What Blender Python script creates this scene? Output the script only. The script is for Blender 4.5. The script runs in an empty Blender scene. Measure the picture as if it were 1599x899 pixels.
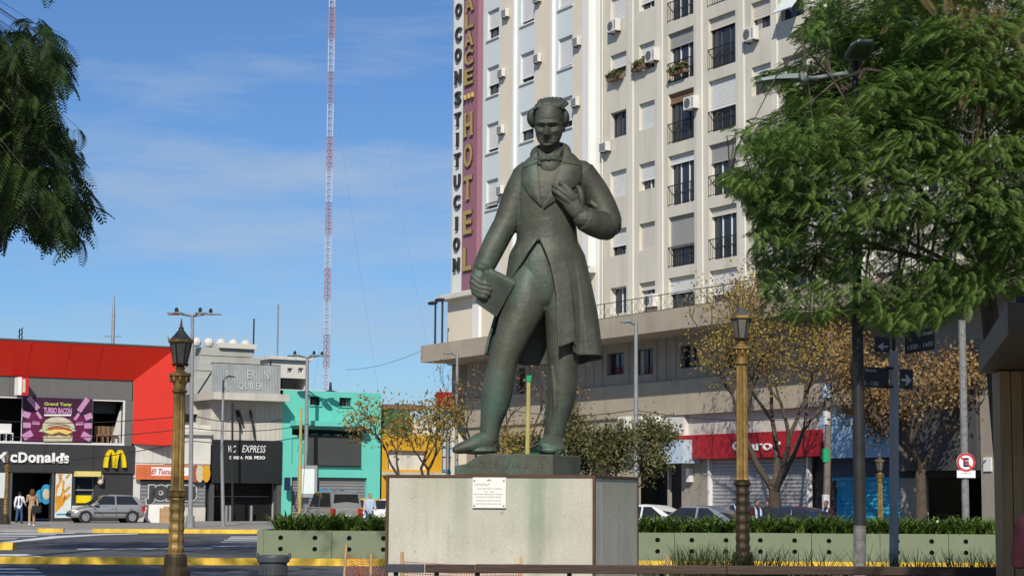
import bpy, math, random
import numpy as np
from mathutils import Vector, Matrix
S = bpy.context.scene
C = S.collection
R = math.radians
PI = math.pi
random.seed(7)
rng = np.random.default_rng(7)
# ---------------------------------------------------------------- camera
F = 3000.0
PITCH, ROLL = R(6.19), 0.006
EYE = Vector((0, 0, 1.6))
fw = Vector((0, math.cos(PITCH), math.sin(PITCH)))
up0 = Vector((0, -math.sin(PITCH), math.cos(PITCH)))
rt0 = Vector((1, 0, 0))
rt = rt0*math.cos(ROLL) + up0*math.sin(ROLL)
up = up0*math.cos(ROLL) - rt0*math.sin(ROLL)
cd = bpy.data.cameras.new('camera')
cam = bpy.data.objects.new('camera', cd)
C.objects.link(cam)
cam.matrix_world = Matrix(((rt.x, up.x, -fw.x, 0), (rt.y, up.y, -fw.y, 0), (rt.z, up.z, -fw.z, 1.6), (0, 0, 0, 1)))
cd.sensor_width = 36
cd.lens = 36*F/1599
cd.clip_start = 0.5
cd.clip_end = 4000
S.camera = cam
# ---------------------------------------------------------------- light
SUN_EL, SUN_AZ = R(36), R(186)      # azimuth clockwise from +Y
sund = Vector((math.sin(SUN_AZ)*math.cos(SUN_EL), math.cos(SUN_AZ)*math.cos(SUN_EL), math.sin(SUN_EL)))
W = bpy.data.worlds.new("World")
S.world = W
W.use_nodes = True
nt = W.node_tree
bg = nt.nodes['Background']
sky = nt.nodes.new('ShaderNodeTexSky')
sky.sky_type = 'NISHITA'
sky.sun_disc = False
sky.sun_elevation = SUN_EL
sky.sun_rotation = SUN_AZ
sky.altitude = 0
sky.air_density = 1.0
sky.dust_density = 0.25
sky.ozone_density = 3.0
tc = nt.nodes.new('ShaderNodeTexCoord')
mp = nt.nodes.new('ShaderNodeMapping')
mp.inputs['Scale'].default_value = (3.0, 1.0, 16)
mp.inputs['Rotation'].default_value = (0, R(-9), 0)
mp.inputs['Location'].default_value = (0.35, 0.0, 0.4)
nz = nt.nodes.new('ShaderNodeTexNoise')
nz.inputs['Scale'].default_value = 1.7
nz.inputs['Detail'].default_value = 7
nz.inputs['Roughness'].default_value = 0.62
rp = nt.nodes.new('ShaderNodeMapRange')
rp.inputs[1].default_value = 0.45
rp.inputs[2].default_value = 0.72
rp.inputs[3].default_value = 0.0
rp.inputs[4].default_value = 0.62
mx = nt.nodes.new('ShaderNodeMixRGB')
mx.inputs[2].default_value = (4.6, 5.6, 6.9, 1)
L = nt.links.new
L(tc.outputs['Generated'], mp.inputs[0]); L(mp.outputs[0], nz.inputs['Vector']); L(nz.outputs[0], rp.inputs[0])
tn = nt.nodes.new('ShaderNodeMixRGB'); tn.blend_type = 'MULTIPLY'; tn.inputs[0].default_value = 1; tn.inputs[2].default_value = (0.54, 0.745, 1.02, 1)
L(rp.outputs[0], mx.inputs[0]); L(sky.outputs[0], tn.inputs[1]); L(tn.outputs[0], mx.inputs[1]); L(mx.outputs[0], bg.inputs[0])
bg.inputs[1].default_value = 0.095
sl = bpy.data.lights.new('sun', 'SUN')
sl.energy = 4.6
sl.angle = R(0.53)
sl.color = (1.0, 0.93, 0.82)
so = bpy.data.objects.new('sun', sl)
so.rotation_euler = sund.to_track_quat('Z', 'Y').to_euler()
so.location = (0, -20, 60)
C.objects.link(so)
S.view_settings.view_transform = 'Standard'
S.view_settings.look = 'None'
S.view_settings.exposure = 0.0
S.view_settings.gamma = 1

# ---------------------------------------------------------------- projection helpers
def ray(px, py):
    return fw + rt*((px-799.5)/F) + up*((449.5-py)/F)
def at(px, py, Y):
    d = ray(px, py)
    return EYE + d*(Y/d.y)
def ground(px, py, z=0.0):
    d = ray(px, py)
    return EYE + d*((z-1.6)/d.z)
def proj(p):
    v = Vector(p) - EYE
    w = v.dot(fw)
    if w < 0.1: return (-9999, -9999)
    return (799.5 + F*v.dot(rt)/w, 449.5 - F*v.dot(up)/w)
class Facade:
    def __init__(s, A, B):
        s.A = Vector((A[0], A[1], 0)); s.u = (Vector((B[0], B[1], 0)) - s.A).normalized()
        s.v = Vector((-s.u.y, s.u.x, 0)); s.rz = math.atan2(s.u.y, s.u.x)
    def sz(s, px, py, off=0.0):
        d = ray(px, py)
        t = (s.A + s.v*off - EYE).dot(s.v)/d.dot(s.v)
        p = EYE + d*t
        return ((p - s.A).dot(s.u), p.z)
    def w(s, a, y, z): return s.A + s.u*a + s.v*y + Vector((0, 0, z))

# ---------------------------------------------------------------- object helpers
def tag(o, label=None, cat=None, group=None, kind=None):
    if label: o['label'] = label
    if cat: o['category'] = cat
    if group: o['group'] = group
    if kind: o['kind'] = kind
    return o
def thing(name, label, cat, loc=(0, 0, 0), rz=0, group=None):
    o = bpy.data.objects.new(name, None)
    C.objects.link(o)
    o.empty_display_size = 0.2
    o.location = loc; o.rotation_euler = (0, 0, rz)
    return tag(o, label, cat, group)
def dup(root, loc=None, rz=None, label=None):
    def rec(o, par):
        c = o.copy(); C.objects.link(c)
        if par: c.parent = par
        for ch in o.children: rec(ch, c)
        return c
    r = rec(root, None)
    if loc is not None: r.location = loc
    if rz is not None: r.rotation_euler = (0, 0, rz)
    if label: r['label'] = label
    return r
class MB:
    def __init__(s): s.v = []; s.f = []; s.m = []; s.mi = 0
    def add(s, vs, fs):
        b = len(s.v); s.v += [tuple(x) for x in vs]
        for f in fs: s.f.append(tuple(b+i for i in f)); s.m.append(s.mi)
        return s
    def box(s, x0, x1, y0, y1, z0, z1):
        return s.add([(x0,y0,z0),(x1,y0,z0),(x1,y1,z0),(x0,y1,z0),(x0,y0,z1),(x1,y0,z1),(x1,y1,z1),(x0,y1,z1)],
                     [(0,3,2,1),(4,5,6,7),(0,1,5,4),(1,2,6,5),(2,3,7,6),(3,0,4,7)])
    def cbox(s, c, d, rz=0.0):
        cs, sn = math.cos(rz), math.sin(rz); vs = []
        for k in (-1, 1):
            for a, b in ((-1,-1),(1,-1),(1,1),(-1,1)):
                x, y = a*d[0]/2, b*d[1]/2
                vs.append((c[0]+x*cs-y*sn, c[1]+x*sn+y*cs, c[2]+k*d[2]/2))
        return s.add(vs, [(0,3,2,1),(4,5,6,7),(0,1,5,4),(1,2,6,5),(2,3,7,6),(3,0,4,7)])
    def quad(s, a, b, c, d): return s.add([a, b, c, d], [(0, 1, 2, 3)])
    def tube(s, pts, rad, n=8, ref=(0, 1, 0), cap=True):
        """pts: centres; rad: r or (r_in_plane, r_along_ref) per point"""
        P = [Vector(p) for p in pts]; rings = []; ref = Vector(ref)
        if not isinstance(rad, list): rad = [rad]*len(P)
        for i, p in enumerate(P):
            t = (P[min(i+1, len(P)-1)] - P[max(i-1, 0)])
            t = t.normalized() if t.length > 1e-9 else Vector((0, 0, 1))
            e1 = t.cross(ref)
            if e1.length < 0.05: e1 = t.cross(Vector((1, 0, 0)))
            e1.normalize(); e2 = e1.cross(t)
            r = rad[i]; a, b = r if isinstance(r, (list, tuple)) else (r, r)
            rings.append([p + e1*(a*math.cos(2*PI*k/n)) + e2*(b*math.sin(2*PI*k/n)) for k in range(n)])
        vs = [q for r_ in rings for q in r_]; fs = []
        for i in range(len(P)-1):
            for k in range(n):
                fs.append((i*n+k, i*n+(k+1) % n, (i+1)*n+(k+1) % n, (i+1)*n+k))
        if cap:
            fs.append(tuple(range(n-1, -1, -1))); fs.append(tuple((len(P)-1)*n+k for k in range(n)))
        return s.add(vs, fs)
    def lathe(s, prof, n=16, c=(0, 0, 0), flute=0, fd=0.0, rot=0.0):
        vs = []; fs = []
        for r, z in prof:
            for k in range(n):
                a = 2*PI*k/n + rot
                rr = r*(1 - (fd if (flute and k % 2) else 0))
                vs.append((c[0]+rr*math.cos(a), c[1]+rr*math.sin(a), c[2]+z))
        for i in range(len(prof)-1):
            for k in range(n):
                fs.append((i*n+k, i*n+(k+1) % n, (i+1)*n+(k+1) % n, (i+1)*n+k))
        fs.append(tuple(range(n-1, -1, -1))); fs.append(tuple((len(prof)-1)*n+k for k in range(n)))
        return s.add(vs, fs)
    def ell(s, c, r, n=14, m=9):
        vs = [(c[0], c[1], c[2]-r[2])]; fs = []
        for i in range(1, m):
            t = -PI/2 + PI*i/m
            for k in range(n):
                a = 2*PI*k/n
                vs.append((c[0]+r[0]*math.cos(t)*math.cos(a), c[1]+r[1]*math.cos(t)*math.sin(a), c[2]+r[2]*math.sin(t)))
        vs.append((c[0], c[1], c[2]+r[2])); T = len(vs)-1
        for k in range(n):
            fs.append((0, 1+(k+1) % n, 1+k)); fs.append((T, T-n+k, T-n+(k+1) % n))
        for i in range(m-2):
            for k in range(n):
                fs.append((1+i*n+k, 1+i*n+(k+1) % n, 1+(i+1)*n+(k+1) % n, 1+(i+1)*n+k))
        return s.add(vs, fs)
    def prism(s, poly, y0, y1, axis='y'):
        """poly of (x,z) extruded along y (y0 = front)"""
        n = len(poly)
        if axis == 'y': vs = [(p[0], y0, p[1]) for p in poly] + [(p[0], y1, p[1]) for p in poly]
        else: vs = [(p[0], p[1], y0) for p in poly] + [(p[0], p[1], y1) for p in poly]
        fs = [tuple(range(n)), tuple(range(2*n-1, n-1, -1))]
        for k in range(n): fs.append((k, n+k, n+(k+1) % n, (k+1) % n))
        return s.add(vs, fs)
    def build(s, name, mats, parent=None, smooth=False, loc=None, recalc=True):
        me = bpy.data.meshes.new(name)
        me.from_pydata(s.v, [], s.f)
        if not isinstance(mats, (list, tuple)): mats = [mats]
        for m in mats: me.materials.append(m)
        if len(mats) > 1: me.polygons.foreach_set('material_index', s.m)
        if smooth: me.polygons.foreach_set('use_smooth', [True]*len(me.polygons))
        if recalc and len(s.f) > 1:
            import bmesh
            bm = bmesh.new(); bm.from_mesh(me); bmesh.ops.recalc_face_normals(bm, faces=bm.faces); bm.to_mesh(me); bm.free()
        me.update()
        return link(name, me, parent, loc)
def link(name, me, parent=None, loc=None):
    o = bpy.data.objects.new(name, me); C.objects.link(o)
    if parent: o.parent = parent
    if loc is not None: o.location = loc
    return o
def bevel(o, w=0.02, seg=2):
    m = o.modifiers.new('b', 'BEVEL'); m.width = w; m.segments = seg; m.limit_method = 'ANGLE'; m.angle_limit = R(35)
    return o
def arr_mesh(name, V, Fq, mats, parent=None, mi=None, smooth=False):
    V = np.asarray(V, np.float32); Fq = np.asarray(Fq, np.int32); k = Fq.shape[1]
    me = bpy.data.meshes.new(name)
    me.vertices.add(len(V)); me.vertices.foreach_set('co', V.ravel())
    me.loops.add(Fq.size); me.loops.foreach_set('vertex_index', Fq.ravel())
    me.polygons.add(len(Fq)); me.polygons.foreach_set('loop_start', np.arange(0, Fq.size, k, dtype=np.int32))
    if not isinstance(mats, (list, tuple)): mats = [mats]
    for m in mats: me.materials.append(m)
    if mi is not None: me.polygons.foreach_set('material_index', np.asarray(mi, np.int32))
    me.update(calc_edges=True); me.validate()
    return link(name, me, parent)

# ---------------------------------------------------------------- materials
def mat(name, col, rough=0.7, metal=0.0, var=0.12, scale=3.0, bump=0.0, bscale=40.0, streak=0.0, scol=(0.05, 0.045, 0.035), spec=0.35, coat=0.0, grain=0.0, island=0.0, stretch=(1, 1, 1)):
    m = bpy.data.materials.new(name); m.use_nodes = True
    t = m.node_tree; N = t.nodes.new; K = t.links.new
    b = t.nodes['Principled BSDF']
    b.inputs['Roughness'].default_value = rough; b.inputs['Metallic'].default_value = metal
    b.inputs['Specular IOR Level'].default_value = spec; b.inputs['Coat Weight'].default_value = coat
    tcn = N('ShaderNodeTexCoord'); mpn = N('ShaderNodeMapping'); mpn.inputs['Scale'].default_value = stretch
    K(tcn.outputs['Object'], mpn.inputs[0])
    n1 = N('ShaderNodeTexNoise'); n1.inputs['Scale'].default_value = scale; n1.inputs['Detail'].default_value = 6; n1.inputs['Roughness'].default_value = 0.6
    K(mpn.outputs[0], n1.inputs['Vector'])
    r1 = N('ShaderNodeMapRange'); r1.inputs[1].default_value = 0.3; r1.inputs[2].default_value = 0.7
    r1.inputs[3].default_value = 1-var; r1.inputs[4].default_value = 1+var
    K(n1.outputs[0], r1.inputs[0])
    val = r1.outputs[0]
    if grain:
        n3 = N('ShaderNodeTexNoise'); n3.inputs['Scale'].default_value = bscale*1.7; n3.inputs['Detail'].default_value = 3
        K(tcn.outputs['Object'], n3.inputs['Vector'])
        r3 = N('ShaderNodeMapRange'); r3.inputs[1].default_value = 0.3; r3.inputs[2].default_value = 0.7; r3.inputs[3].default_value = 1-grain; r3.inputs[4].default_value = 1+grain
        K(n3.outputs[0], r3.inputs[0])
        mm = N('ShaderNodeMath'); mm.operation = 'MULTIPLY'; K(val, mm.inputs[0]); K(r3.outputs[0], mm.inputs[1]); val = mm.outputs[0]
    if island:
        g = N('ShaderNodeNewGeometry'); r4 = N('ShaderNodeMapRange'); r4.inputs[3].default_value = 1-island; r4.inputs[4].default_value = 1+island
        K(g.outputs['Random Per Island'], r4.inputs[0])
        mm = N('ShaderNodeMath'); mm.operation = 'MULTIPLY'; K(val, mm.inputs[0]); K(r4.outputs[0], mm.inputs[1]); val = mm.outputs[0]
    sc = N('ShaderNodeVectorMath'); sc.operation = 'SCALE'; sc.inputs[0].default_value = col[:3]
    K(val, sc.inputs['Scale']); cout = sc.outputs[0]
    if streak:
        mp2 = N('ShaderNodeMapping'); mp2.inputs['Scale'].default_value = (1, 1, 0.09); K(tcn.outputs['Object'], mp2.inputs[0])
        n2 = N('ShaderNodeTexNoise'); n2.inputs['Scale'].default_value = scale*1.6; n2.inputs['Detail'].default_value = 7; n2.inputs['Roughness'].default_value = 0.65
        K(mp2.outputs[0], n2.inputs['Vector'])
        r2 = N('ShaderNodeMapRange'); r2.inputs[1].default_value = 0.5; r2.inputs[2].default_value = 0.75; r2.inputs[3].default_value = 0; r2.inputs[4].default_value = streak
        K(n2.outputs[0], r2.inputs[0])
        mixn = N('ShaderNodeMixRGB'); mixn.inputs[2].default_value = (*scol, 1); K(r2.outputs[0], mixn.inputs[0]); K(cout, mixn.inputs[1]); cout = mixn.outputs[0]
    K(cout, b.inputs['Base Color'])
    if bump:
        nb = N('ShaderNodeTexNoise'); nb.inputs['Scale'].default_value = bscale; nb.inputs['Detail'].default_value = 5
        K(mpn.outputs[0], nb.inputs['Vector'])
        bp = N('ShaderNodeBump'); bp.inputs['Strength'].default_value = bump; bp.inputs['Distance'].default_value = 0.02
        K(nb.outputs[0], bp.inputs['Height']); K(bp.outputs[0], b.inputs['Normal'])
    return m
def leafmat(name, cols, trans=0.3, spread=0.3):
    """leaf colours picked per leaf (random per island) between the given colours"""
    m = bpy.data.materials.new(name); m.use_nodes = True
    t = m.node_tree; N = t.nodes.new; K = t.links.new
    t.nodes.remove(t.nodes['Principled BSDF']); out = t.nodes['Material Output']
    g = N('ShaderNodeNewGeometry'); tcn = N('ShaderNodeTexCoord')
    n = N('ShaderNodeTexNoise'); n.inputs['Scale'].default_value = 0.9; n.inputs['Detail'].default_value = 2
    K(tcn.outputs['Object'], n.inputs['Vector'])
    a = N('ShaderNodeMath'); a.operation = 'MULTIPLY_ADD'; a.inputs[1].default_value = 1-spread; a.inputs[2].default_value = 0
    K(g.outputs['Random Per Island'], a.inputs[0])
    r = N('ShaderNodeMapRange'); r.inputs[1].default_value = 0.3; r.inputs[2].default_value = 0.7; r.inputs[3].default_value = 0; r.inputs[4].default_value = spread
    K(n.outputs[0], r.inputs[0])
    ad = N('ShaderNodeMath'); K(a.outputs[0], ad.inputs[0]); K(r.outputs[0], ad.inputs[1])
    cr = N('ShaderNodeValToRGB'); e = cr.color_ramp.elements
    for i, c in enumerate(cols):
        pos = i/(len(cols)-1)
        el = e[i] if i < 2 else e.new(pos)
        el.position = pos; el.color = (*c, 1)
    K(ad.outputs[0], cr.inputs[0])
    d = N('ShaderNodeBsdfPrincipled'); d.inputs['Roughness'].default_value = 0.55; d.inputs['Specular IOR Level'].default_value = 0.25
    tr = N('ShaderNodeBsdfTranslucent'); K(cr.outputs[0], d.inputs['Base Color']); K(cr.outputs[0], tr.inputs[0])
    mxs = N('ShaderNodeMixShader'); mxs.inputs[0].default_value = trans
    K(d.outputs[0], mxs.inputs[1]); K(tr.outputs[0], mxs.inputs[2]); K(mxs.outputs[0], out.inputs[0])
    return m
def bronze(name, base=(0.070, 0.072, 0.052), pat=(0.075, 0.15, 0.115), amt=0.75):
    m = mat(name, base, rough=0.58, metal=0.2, var=0.35, scale=2.6, bump=0.35, bscale=16, streak=0.5, scol=(0.03, 0.034, 0.03), spec=0.4)
    t = m.node_tree; N = t.nodes.new; K = t.links.new; b = t.nodes['Principled BSDF']
    old = b.inputs['Base Color'].links[0].from_socket
    tcn = N('ShaderNodeTexCoord'); n = N('ShaderNodeTexNoise'); n.inputs['Scale'].default_value = 1.5; n.inputs['Detail'].default_value = 8; n.inputs['Roughness'].default_value = 0.7
    mpn = N('ShaderNodeMapping'); mpn.inputs['Scale'].default_value = (1, 1, 0.55); mpn.inputs['Location'].default_value = (3.1, 0.7, 1.9)
    K(tcn.outputs['Object'], mpn.inputs[0]); K(mpn.outputs[0], n.inputs['Vector'])
    r = N('ShaderNodeMapRange'); r.inputs[1].default_value = 0.50; r.inputs[2].default_value = 0.70; r.inputs[3].default_value = 0; r.inputs[4].default_value = amt
    K(n.outputs[0], r.inputs[0])
    mixn = N('ShaderNodeMixRGB'); mixn.inputs[2].default_value = (*pat, 1); K(r.outputs[0], mixn.inputs[0]); K(old, mixn.inputs[1]); K(mixn.outputs[0], b.inputs['Base Color'])
    return m

M = {}
def mk(k, *a, **kw): M[k] = mat(k, *a, **kw)
mk('asphalt', (0.085, 0.088, 0.097), 0.9, var=0.35, scale=0.45, bump=0.3, bscale=60, grain=0.12)
mk('tar_patch', (0.045, 0.046, 0.05), 0.85, var=0.2, scale=1.5, bump=0.3, bscale=50)
mk('paving', (0.27, 0.26, 0.24), 0.9, var=0.15, scale=0.6, bump=0.2, bscale=20, grain=0.1)
mk('plaza_soil', (0.12, 0.10, 0.075), 0.95, var=0.3, scale=1.2, bump=0.5, bscale=12)
mk('road_white', (0.62, 0.63, 0.64), 0.8, var=0.25, scale=2.5, streak=0.0, grain=0.15)
mk('yellow_paint', (0.68, 0.43, 0.03), 0.6, var=0.3, scale=2.2, streak=0.55, scol=(0.2, 0.14, 0.05))
mk('planter_green', (0.175, 0.208, 0.132), 0.85, var=0.1, scale=1.2, streak=0.3, scol=(0.2, 0.2, 0.16), bump=0.1)
mk('dark_hole', (0.03, 0.03, 0.025), 0.95, var=0.1)
mk('concrete_beige', (0.385, 0.33, 0.25), 0.9, var=0.12, scale=0.7, streak=0.35, scol=(0.15, 0.125, 0.095), bump=0.15, bscale=18)
mk('podium_grey', (0.30, 0.27, 0.225), 0.9, var=0.1, scale=0.8, streak=0.3, scol=(0.17, 0.15, 0.12))
mk('cream', (0.70, 0.63, 0.50), 0.85, var=0.04, scale=0.4, streak=0.18, scol=(0.42, 0.36, 0.28))
mk('tower_white', (0.74, 0.735, 0.70), 0.8, var=0.03, scale=0.5, streak=0.1, scol=(0.5, 0.48, 0.44))
mk('tower_panel', (0.60, 0.655, 0.66), 0.75, var=0.03, scale=0.5)
mk('tower_grey', (0.60, 0.565, 0.475), 0.85, var=0.07, scale=0.5, streak=0.5, scol=(0.33, 0.29, 0.235))
mk('tower_rib', (0.66, 0.63, 0.55), 0.85, var=0.05, scale=0.5, streak=0.25, scol=(0.4, 0.36, 0.3))
mk('blind', (0.62, 0.62, 0.60), 0.7, var=0.05, scale=1)
mk('blind_beige', (0.55, 0.52, 0.45), 0.7, var=0.05, scale=1)
mk('blind_brown', (0.22, 0.13, 0.07), 0.7, var=0.1, scale=1)
mk('blind_dark', (0.30, 0.30, 0.28), 0.7, var=0.05, scale=1)
mk('glass', (0.022, 0.028, 0.038), 0.06, var=0.25, scale=0.6, spec=0.6)
mk('glass_dark', (0.014, 0.015, 0.016), 0.12, var=0.3, scale=0.5, spec=0.5)
mk('curtain', (0.38, 0.36, 0.33), 0.9, var=0.25, scale=4, stretch=(6, 1, 0.2))
mk('iron', (0.025, 0.025, 0.027), 0.6, metal=0.2, var=0.2, scale=3)
mk('frame_white', (0.7, 0.69, 0.66), 0.6, var=0.05, scale=2)
mk('frame_dark', (0.08, 0.08, 0.08), 0.5, var=0.1, scale=2)
mk('ac_white', (0.66, 0.65, 0.6), 0.5, var=0.06, scale=3, streak=0.15, scol=(0.3, 0.25, 0.18))
mk('ac_grille', (0.12, 0.12, 0.12), 0.6, var=0.1)
mk('mauve', (0.29, 0.13, 0.165), 0.6, var=0.05, scale=0.3, streak=0.1, scol=(0.4, 0.25, 0.27))
mk('gold_letter', (0.48, 0.36, 0.12), 0.45, metal=0.3, var=0.1)
mk('black_letter', (0.03, 0.03, 0.03), 0.5)
mk('mauve_edge', (0.10, 0.045, 0.05), 0.6)
mk('white_letter', (0.8, 0.8, 0.78), 0.5, var=0.03)
mk('red_cladding', (0.56, 0.022, 0.010), 0.45, var=0.06, scale=0.6, spec=0.3)
mk('grey_panel', (0.135, 0.135, 0.13), 0.6, var=0.05, scale=0.5)
mk('charcoal', (0.040, 0.041, 0.044), 0.55, var=0.08, scale=0.6)
mk('yellow_sign', (0.80, 0.60, 0.01), 0.4, var=0.03)
mk('sign_red', (0.55, 0.02, 0.03), 0.5, var=0.06)
mk('poster_purple', (0.045, 0.012, 0.035), 0.5, var=0.15, scale=1.2)
mk('poster_magenta', (0.12, 0.012, 0.055), 0.5, var=0.2, scale=1.5)
mk('poster_pink', (0.50, 0.25, 0.44), 0.5, var=0.15, scale=6)
mk('awning_yellow', (0.72, 0.58, 0.20), 0.6, var=0.05)
mk('poster_lime', (0.50, 0.52, 0.10), 0.5, var=0.05)
mk('bun', (0.55, 0.50, 0.36), 0.6, var=0.15, scale=5)
mk('lettuce', (0.42, 0.50, 0.32), 0.6, var=0.45, scale=9)
mk('bacon', (0.36, 0.09, 0.045), 0.6, var=0.3, scale=6)
mk('cheese', (0.75, 0.55, 0.16), 0.5, var=0.1)
mk('patty', (0.13, 0.085, 0.06), 0.7, var=0.3, scale=6)
mk('fries_orange', (0.62, 0.29, 0.035), 0.6, var=0.35, scale=3.5, stretch=(1, 1, 0.5))
mk('poster_pale', (0.62, 0.68, 0.66), 0.5, var=0.06)
mk('stucco_white', (0.62, 0.605, 0.56), 0.9, var=0.1, scale=1.0, streak=0.55, scol=(0.28, 0.26, 0.23), bump=0.2, bscale=10)
mk('stucco_grey', (0.52, 0.50, 0.445), 0.9, var=0.12, scale=0.8, streak=0.45, scol=(0.22, 0.20, 0.17), bump=0.15, bscale=10)
mk('back_concrete', (0.42, 0.42, 0.375), 0.9, var=0.1, scale=0.25, streak=0.5, scol=(0.24, 0.24, 0.21))
mk('offwhite', (0.60, 0.585, 0.52), 0.85, var=0.06, scale=0.5, streak=0.2, scol=(0.4, 0.38, 0.32))
mk('zinc', (0.40, 0.43, 0.44), 0.5, metal=0.25, var=0.15, scale=1.2, streak=0.4, scol=(0.2, 0.2, 0.2))
mk('zinc_pale', (0.52, 0.54, 0.54), 0.6, metal=0.1, var=0.1)
mk('turquoise', (0.135, 0.57, 0.475), 0.8, var=0.05, scale=0.6, streak=0.2, scol=(0.07, 0.36, 0.30))
mk('turquoise_dark', (0.07, 0.40, 0.335), 0.8, var=0.06, scale=0.6)
mk('shutter_grey', (0.20, 0.205, 0.21), 0.6, var=0.08, scale=1, streak=0.2)
mk('shutter_pale', (0.31, 0.305, 0.31), 0.6, var=0.06, scale=1, streak=0.15)
mk('board_dark', (0.062, 0.068, 0.066), 0.5, var=0.1, scale=0.8)
mk('sign_black', (0.022, 0.026, 0.028), 0.4, var=0.15, scale=0.6)
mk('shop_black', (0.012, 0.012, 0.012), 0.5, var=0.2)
mk('graf_black', (0.05, 0.055, 0.06), 0.7)
mk('graf_white', (0.5, 0.5, 0.5), 0.7)
mk('graf_blue', (0.03, 0.30, 0.55), 0.7)
mk('banner_orange', (0.62, 0.16, 0.06), 0.6, var=0.2, scale=1.5)
mk('yellow_wall', (0.62, 0.33, 0.02), 0.8, var=0.08, scale=0.8, streak=0.2, scol=(0.4, 0.22, 0.03))
mk('green_wall', (0.04, 0.14, 0.06), 0.8)
mk('brown_wall', (0.20, 0.12, 0.08), 0.85)
mk('pale_blue', (0.46, 0.57, 0.66), 0.5, var=0.04)
mk('sky_blue_sign', (0.27, 0.43, 0.62), 0.5, var=0.05, scale=0.5)
mk('blue_shutter', (0.03, 0.30, 0.50), 0.6, var=0.12, scale=0.8)
mk('navy', (0.02, 0.03, 0.07), 0.5)
mk('brand_red', (0.36, 0.012, 0.018), 0.5, var=0.04)
mk('slab_dark', (0.075, 0.075, 0.075), 0.6, var=0.08, scale=0.5, streak=0.2)
mk('concrete_ped', (0.47, 0.445, 0.37), 0.88, var=0.1, scale=1.6, streak=0.22, scol=(0.24, 0.235, 0.19), bump=0.2, bscale=22, grain=0.07)
mk('rust', (0.095, 0.05, 0.03), 0.85, var=0.25, scale=4)
mk('marble', (0.76, 0.75, 0.69), 0.35, var=0.03, scale=3)
mk('engraving', (0.30, 0.30, 0.29), 0.7)
mk('lamp_gold', (0.25, 0.16, 0.05), 0.5, metal=0.35, var=0.4, scale=7, streak=0.6, scol=(0.10, 0.06, 0.02))
mk('lamp_bronze', (0.045, 0.031, 0.017), 0.55, metal=0.3, var=0.3, scale=6)
mk('lamp_roof', (0.075, 0.075, 0.068), 0.5, metal=0.3, var=0.2, scale=5)
mk('lamp_glass', (0.13, 0.125, 0.105), 0.25, var=0.15, scale=3, spec=0.5)
mk('pole_grey', (0.27, 0.28, 0.285), 0.5, metal=0.3, var=0.12, scale=2)
mk('pole_street', (0.30, 0.30, 0.31), 0.6, metal=0.1, var=0.12, scale=2, streak=0.2)
mk('pole_dark', (0.20, 0.20, 0.19), 0.7, var=0.35, scale=9, bump=0.3, bscale=25)
mk('pole_shaded', (0.022, 0.022, 0.022), 0.6, var=0.3, scale=6)  # lamp column colour, dark in place of the crown's shade
mk('pole_sunlit', (0.17, 0.165, 0.15), 0.8, var=0.6, scale=9, bump=0.3, bscale=25)  # pale mottling stands for sun on the column foot
mk('fitting_grey', (0.23, 0.27, 0.265), 0.45, metal=0.15, var=0.08, scale=3)
mk('fitting_lens', (0.10, 0.11, 0.07), 0.25, var=0.1)
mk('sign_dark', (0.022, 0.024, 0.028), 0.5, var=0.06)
mk('sign_grey_letter', (0.42, 0.43, 0.44), 0.6)
mk('mast_red_hazed', (0.36, 0.25, 0.29), 0.7, var=0.05)  # distance haze is mixed into both mast paints
mk('mast_white_hazed', (0.46, 0.51, 0.60), 0.7, var=0.05)
mk('bark', (0.085, 0.066, 0.05), 0.95, var=0.3, scale=5, bump=0.6, bscale=14)
mk('bark_pale', (0.16, 0.135, 0.11), 0.95, var=0.3, scale=5, bump=0.6, bscale=14)
mk('bench_wood', (0.050, 0.030, 0.021), 0.6, var=0.3, scale=2.5, bump=0.3, bscale=12, stretch=(0.3, 3, 3))
mk('bench_grey', (0.040, 0.040, 0.050), 0.6, var=0.15, scale=3)
mk('kiosk_wood', (0.24, 0.15, 0.06), 0.5, var=0.35, scale=2.0, stretch=(3, 3, 0.35), streak=0.4, scol=(0.04, 0.035, 0.022))
mk('kiosk_dark', (0.055, 0.034, 0.015), 0.5, var=0.3, scale=2.0)
mk('bin_plastic', (0.055, 0.066, 0.070), 0.45, var=0.12, scale=3)
mk('net_orange', (0.42, 0.13, 0.07), 0.7, var=0.1)
mk('stake_wood', (0.42, 0.27, 0.14), 0.8, var=0.2, scale=4)
mk('stake_pole', (0.40, 0.33, 0.11), 0.7, var=0.3, scale=1.5)
mk('cap_green', (0.02, 0.32, 0.12), 0.5)
mk('tyre', (0.018, 0.018, 0.018), 0.85)
mk('rim', (0.42, 0.43, 0.45), 0.35, metal=0.6)
mk('car_silver', (0.34, 0.345, 0.34), 0.3, metal=0.45, var=0.03, coat=0.5)
mk('car_steel', (0.26, 0.29, 0.34), 0.3, metal=0.4, var=0.03, coat=0.5)
mk('car_blue', (0.016, 0.030, 0.075), 0.25, metal=0.3, var=0.03, coat=0.6)
mk('car_white', (0.70, 0.70, 0.69), 0.35, var=0.02, coat=0.4)
mk('car_black', (0.02, 0.02, 0.022), 0.3, var=0.02, coat=0.5)
mk('car_yellow', (0.75, 0.42, 0.01), 0.35, var=0.02, coat=0.4)
mk('car_trim', (0.03, 0.03, 0.032), 0.6)
mk('car_glass', (0.020, 0.022, 0.025), 0.06, spec=0.6, var=0.2)
mk('headlight', (0.6, 0.62, 0.64), 0.15, spec=0.6)
mk('taillight', (0.35, 0.015, 0.02), 0.25, spec=0.6)
mk('plate', (0.5, 0.5, 0.5), 0.5)
mk('skin', (0.42, 0.24, 0.16), 0.6, var=0.05)
mk('skin_dark', (0.22, 0.12, 0.08), 0.6, var=0.05)
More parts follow.
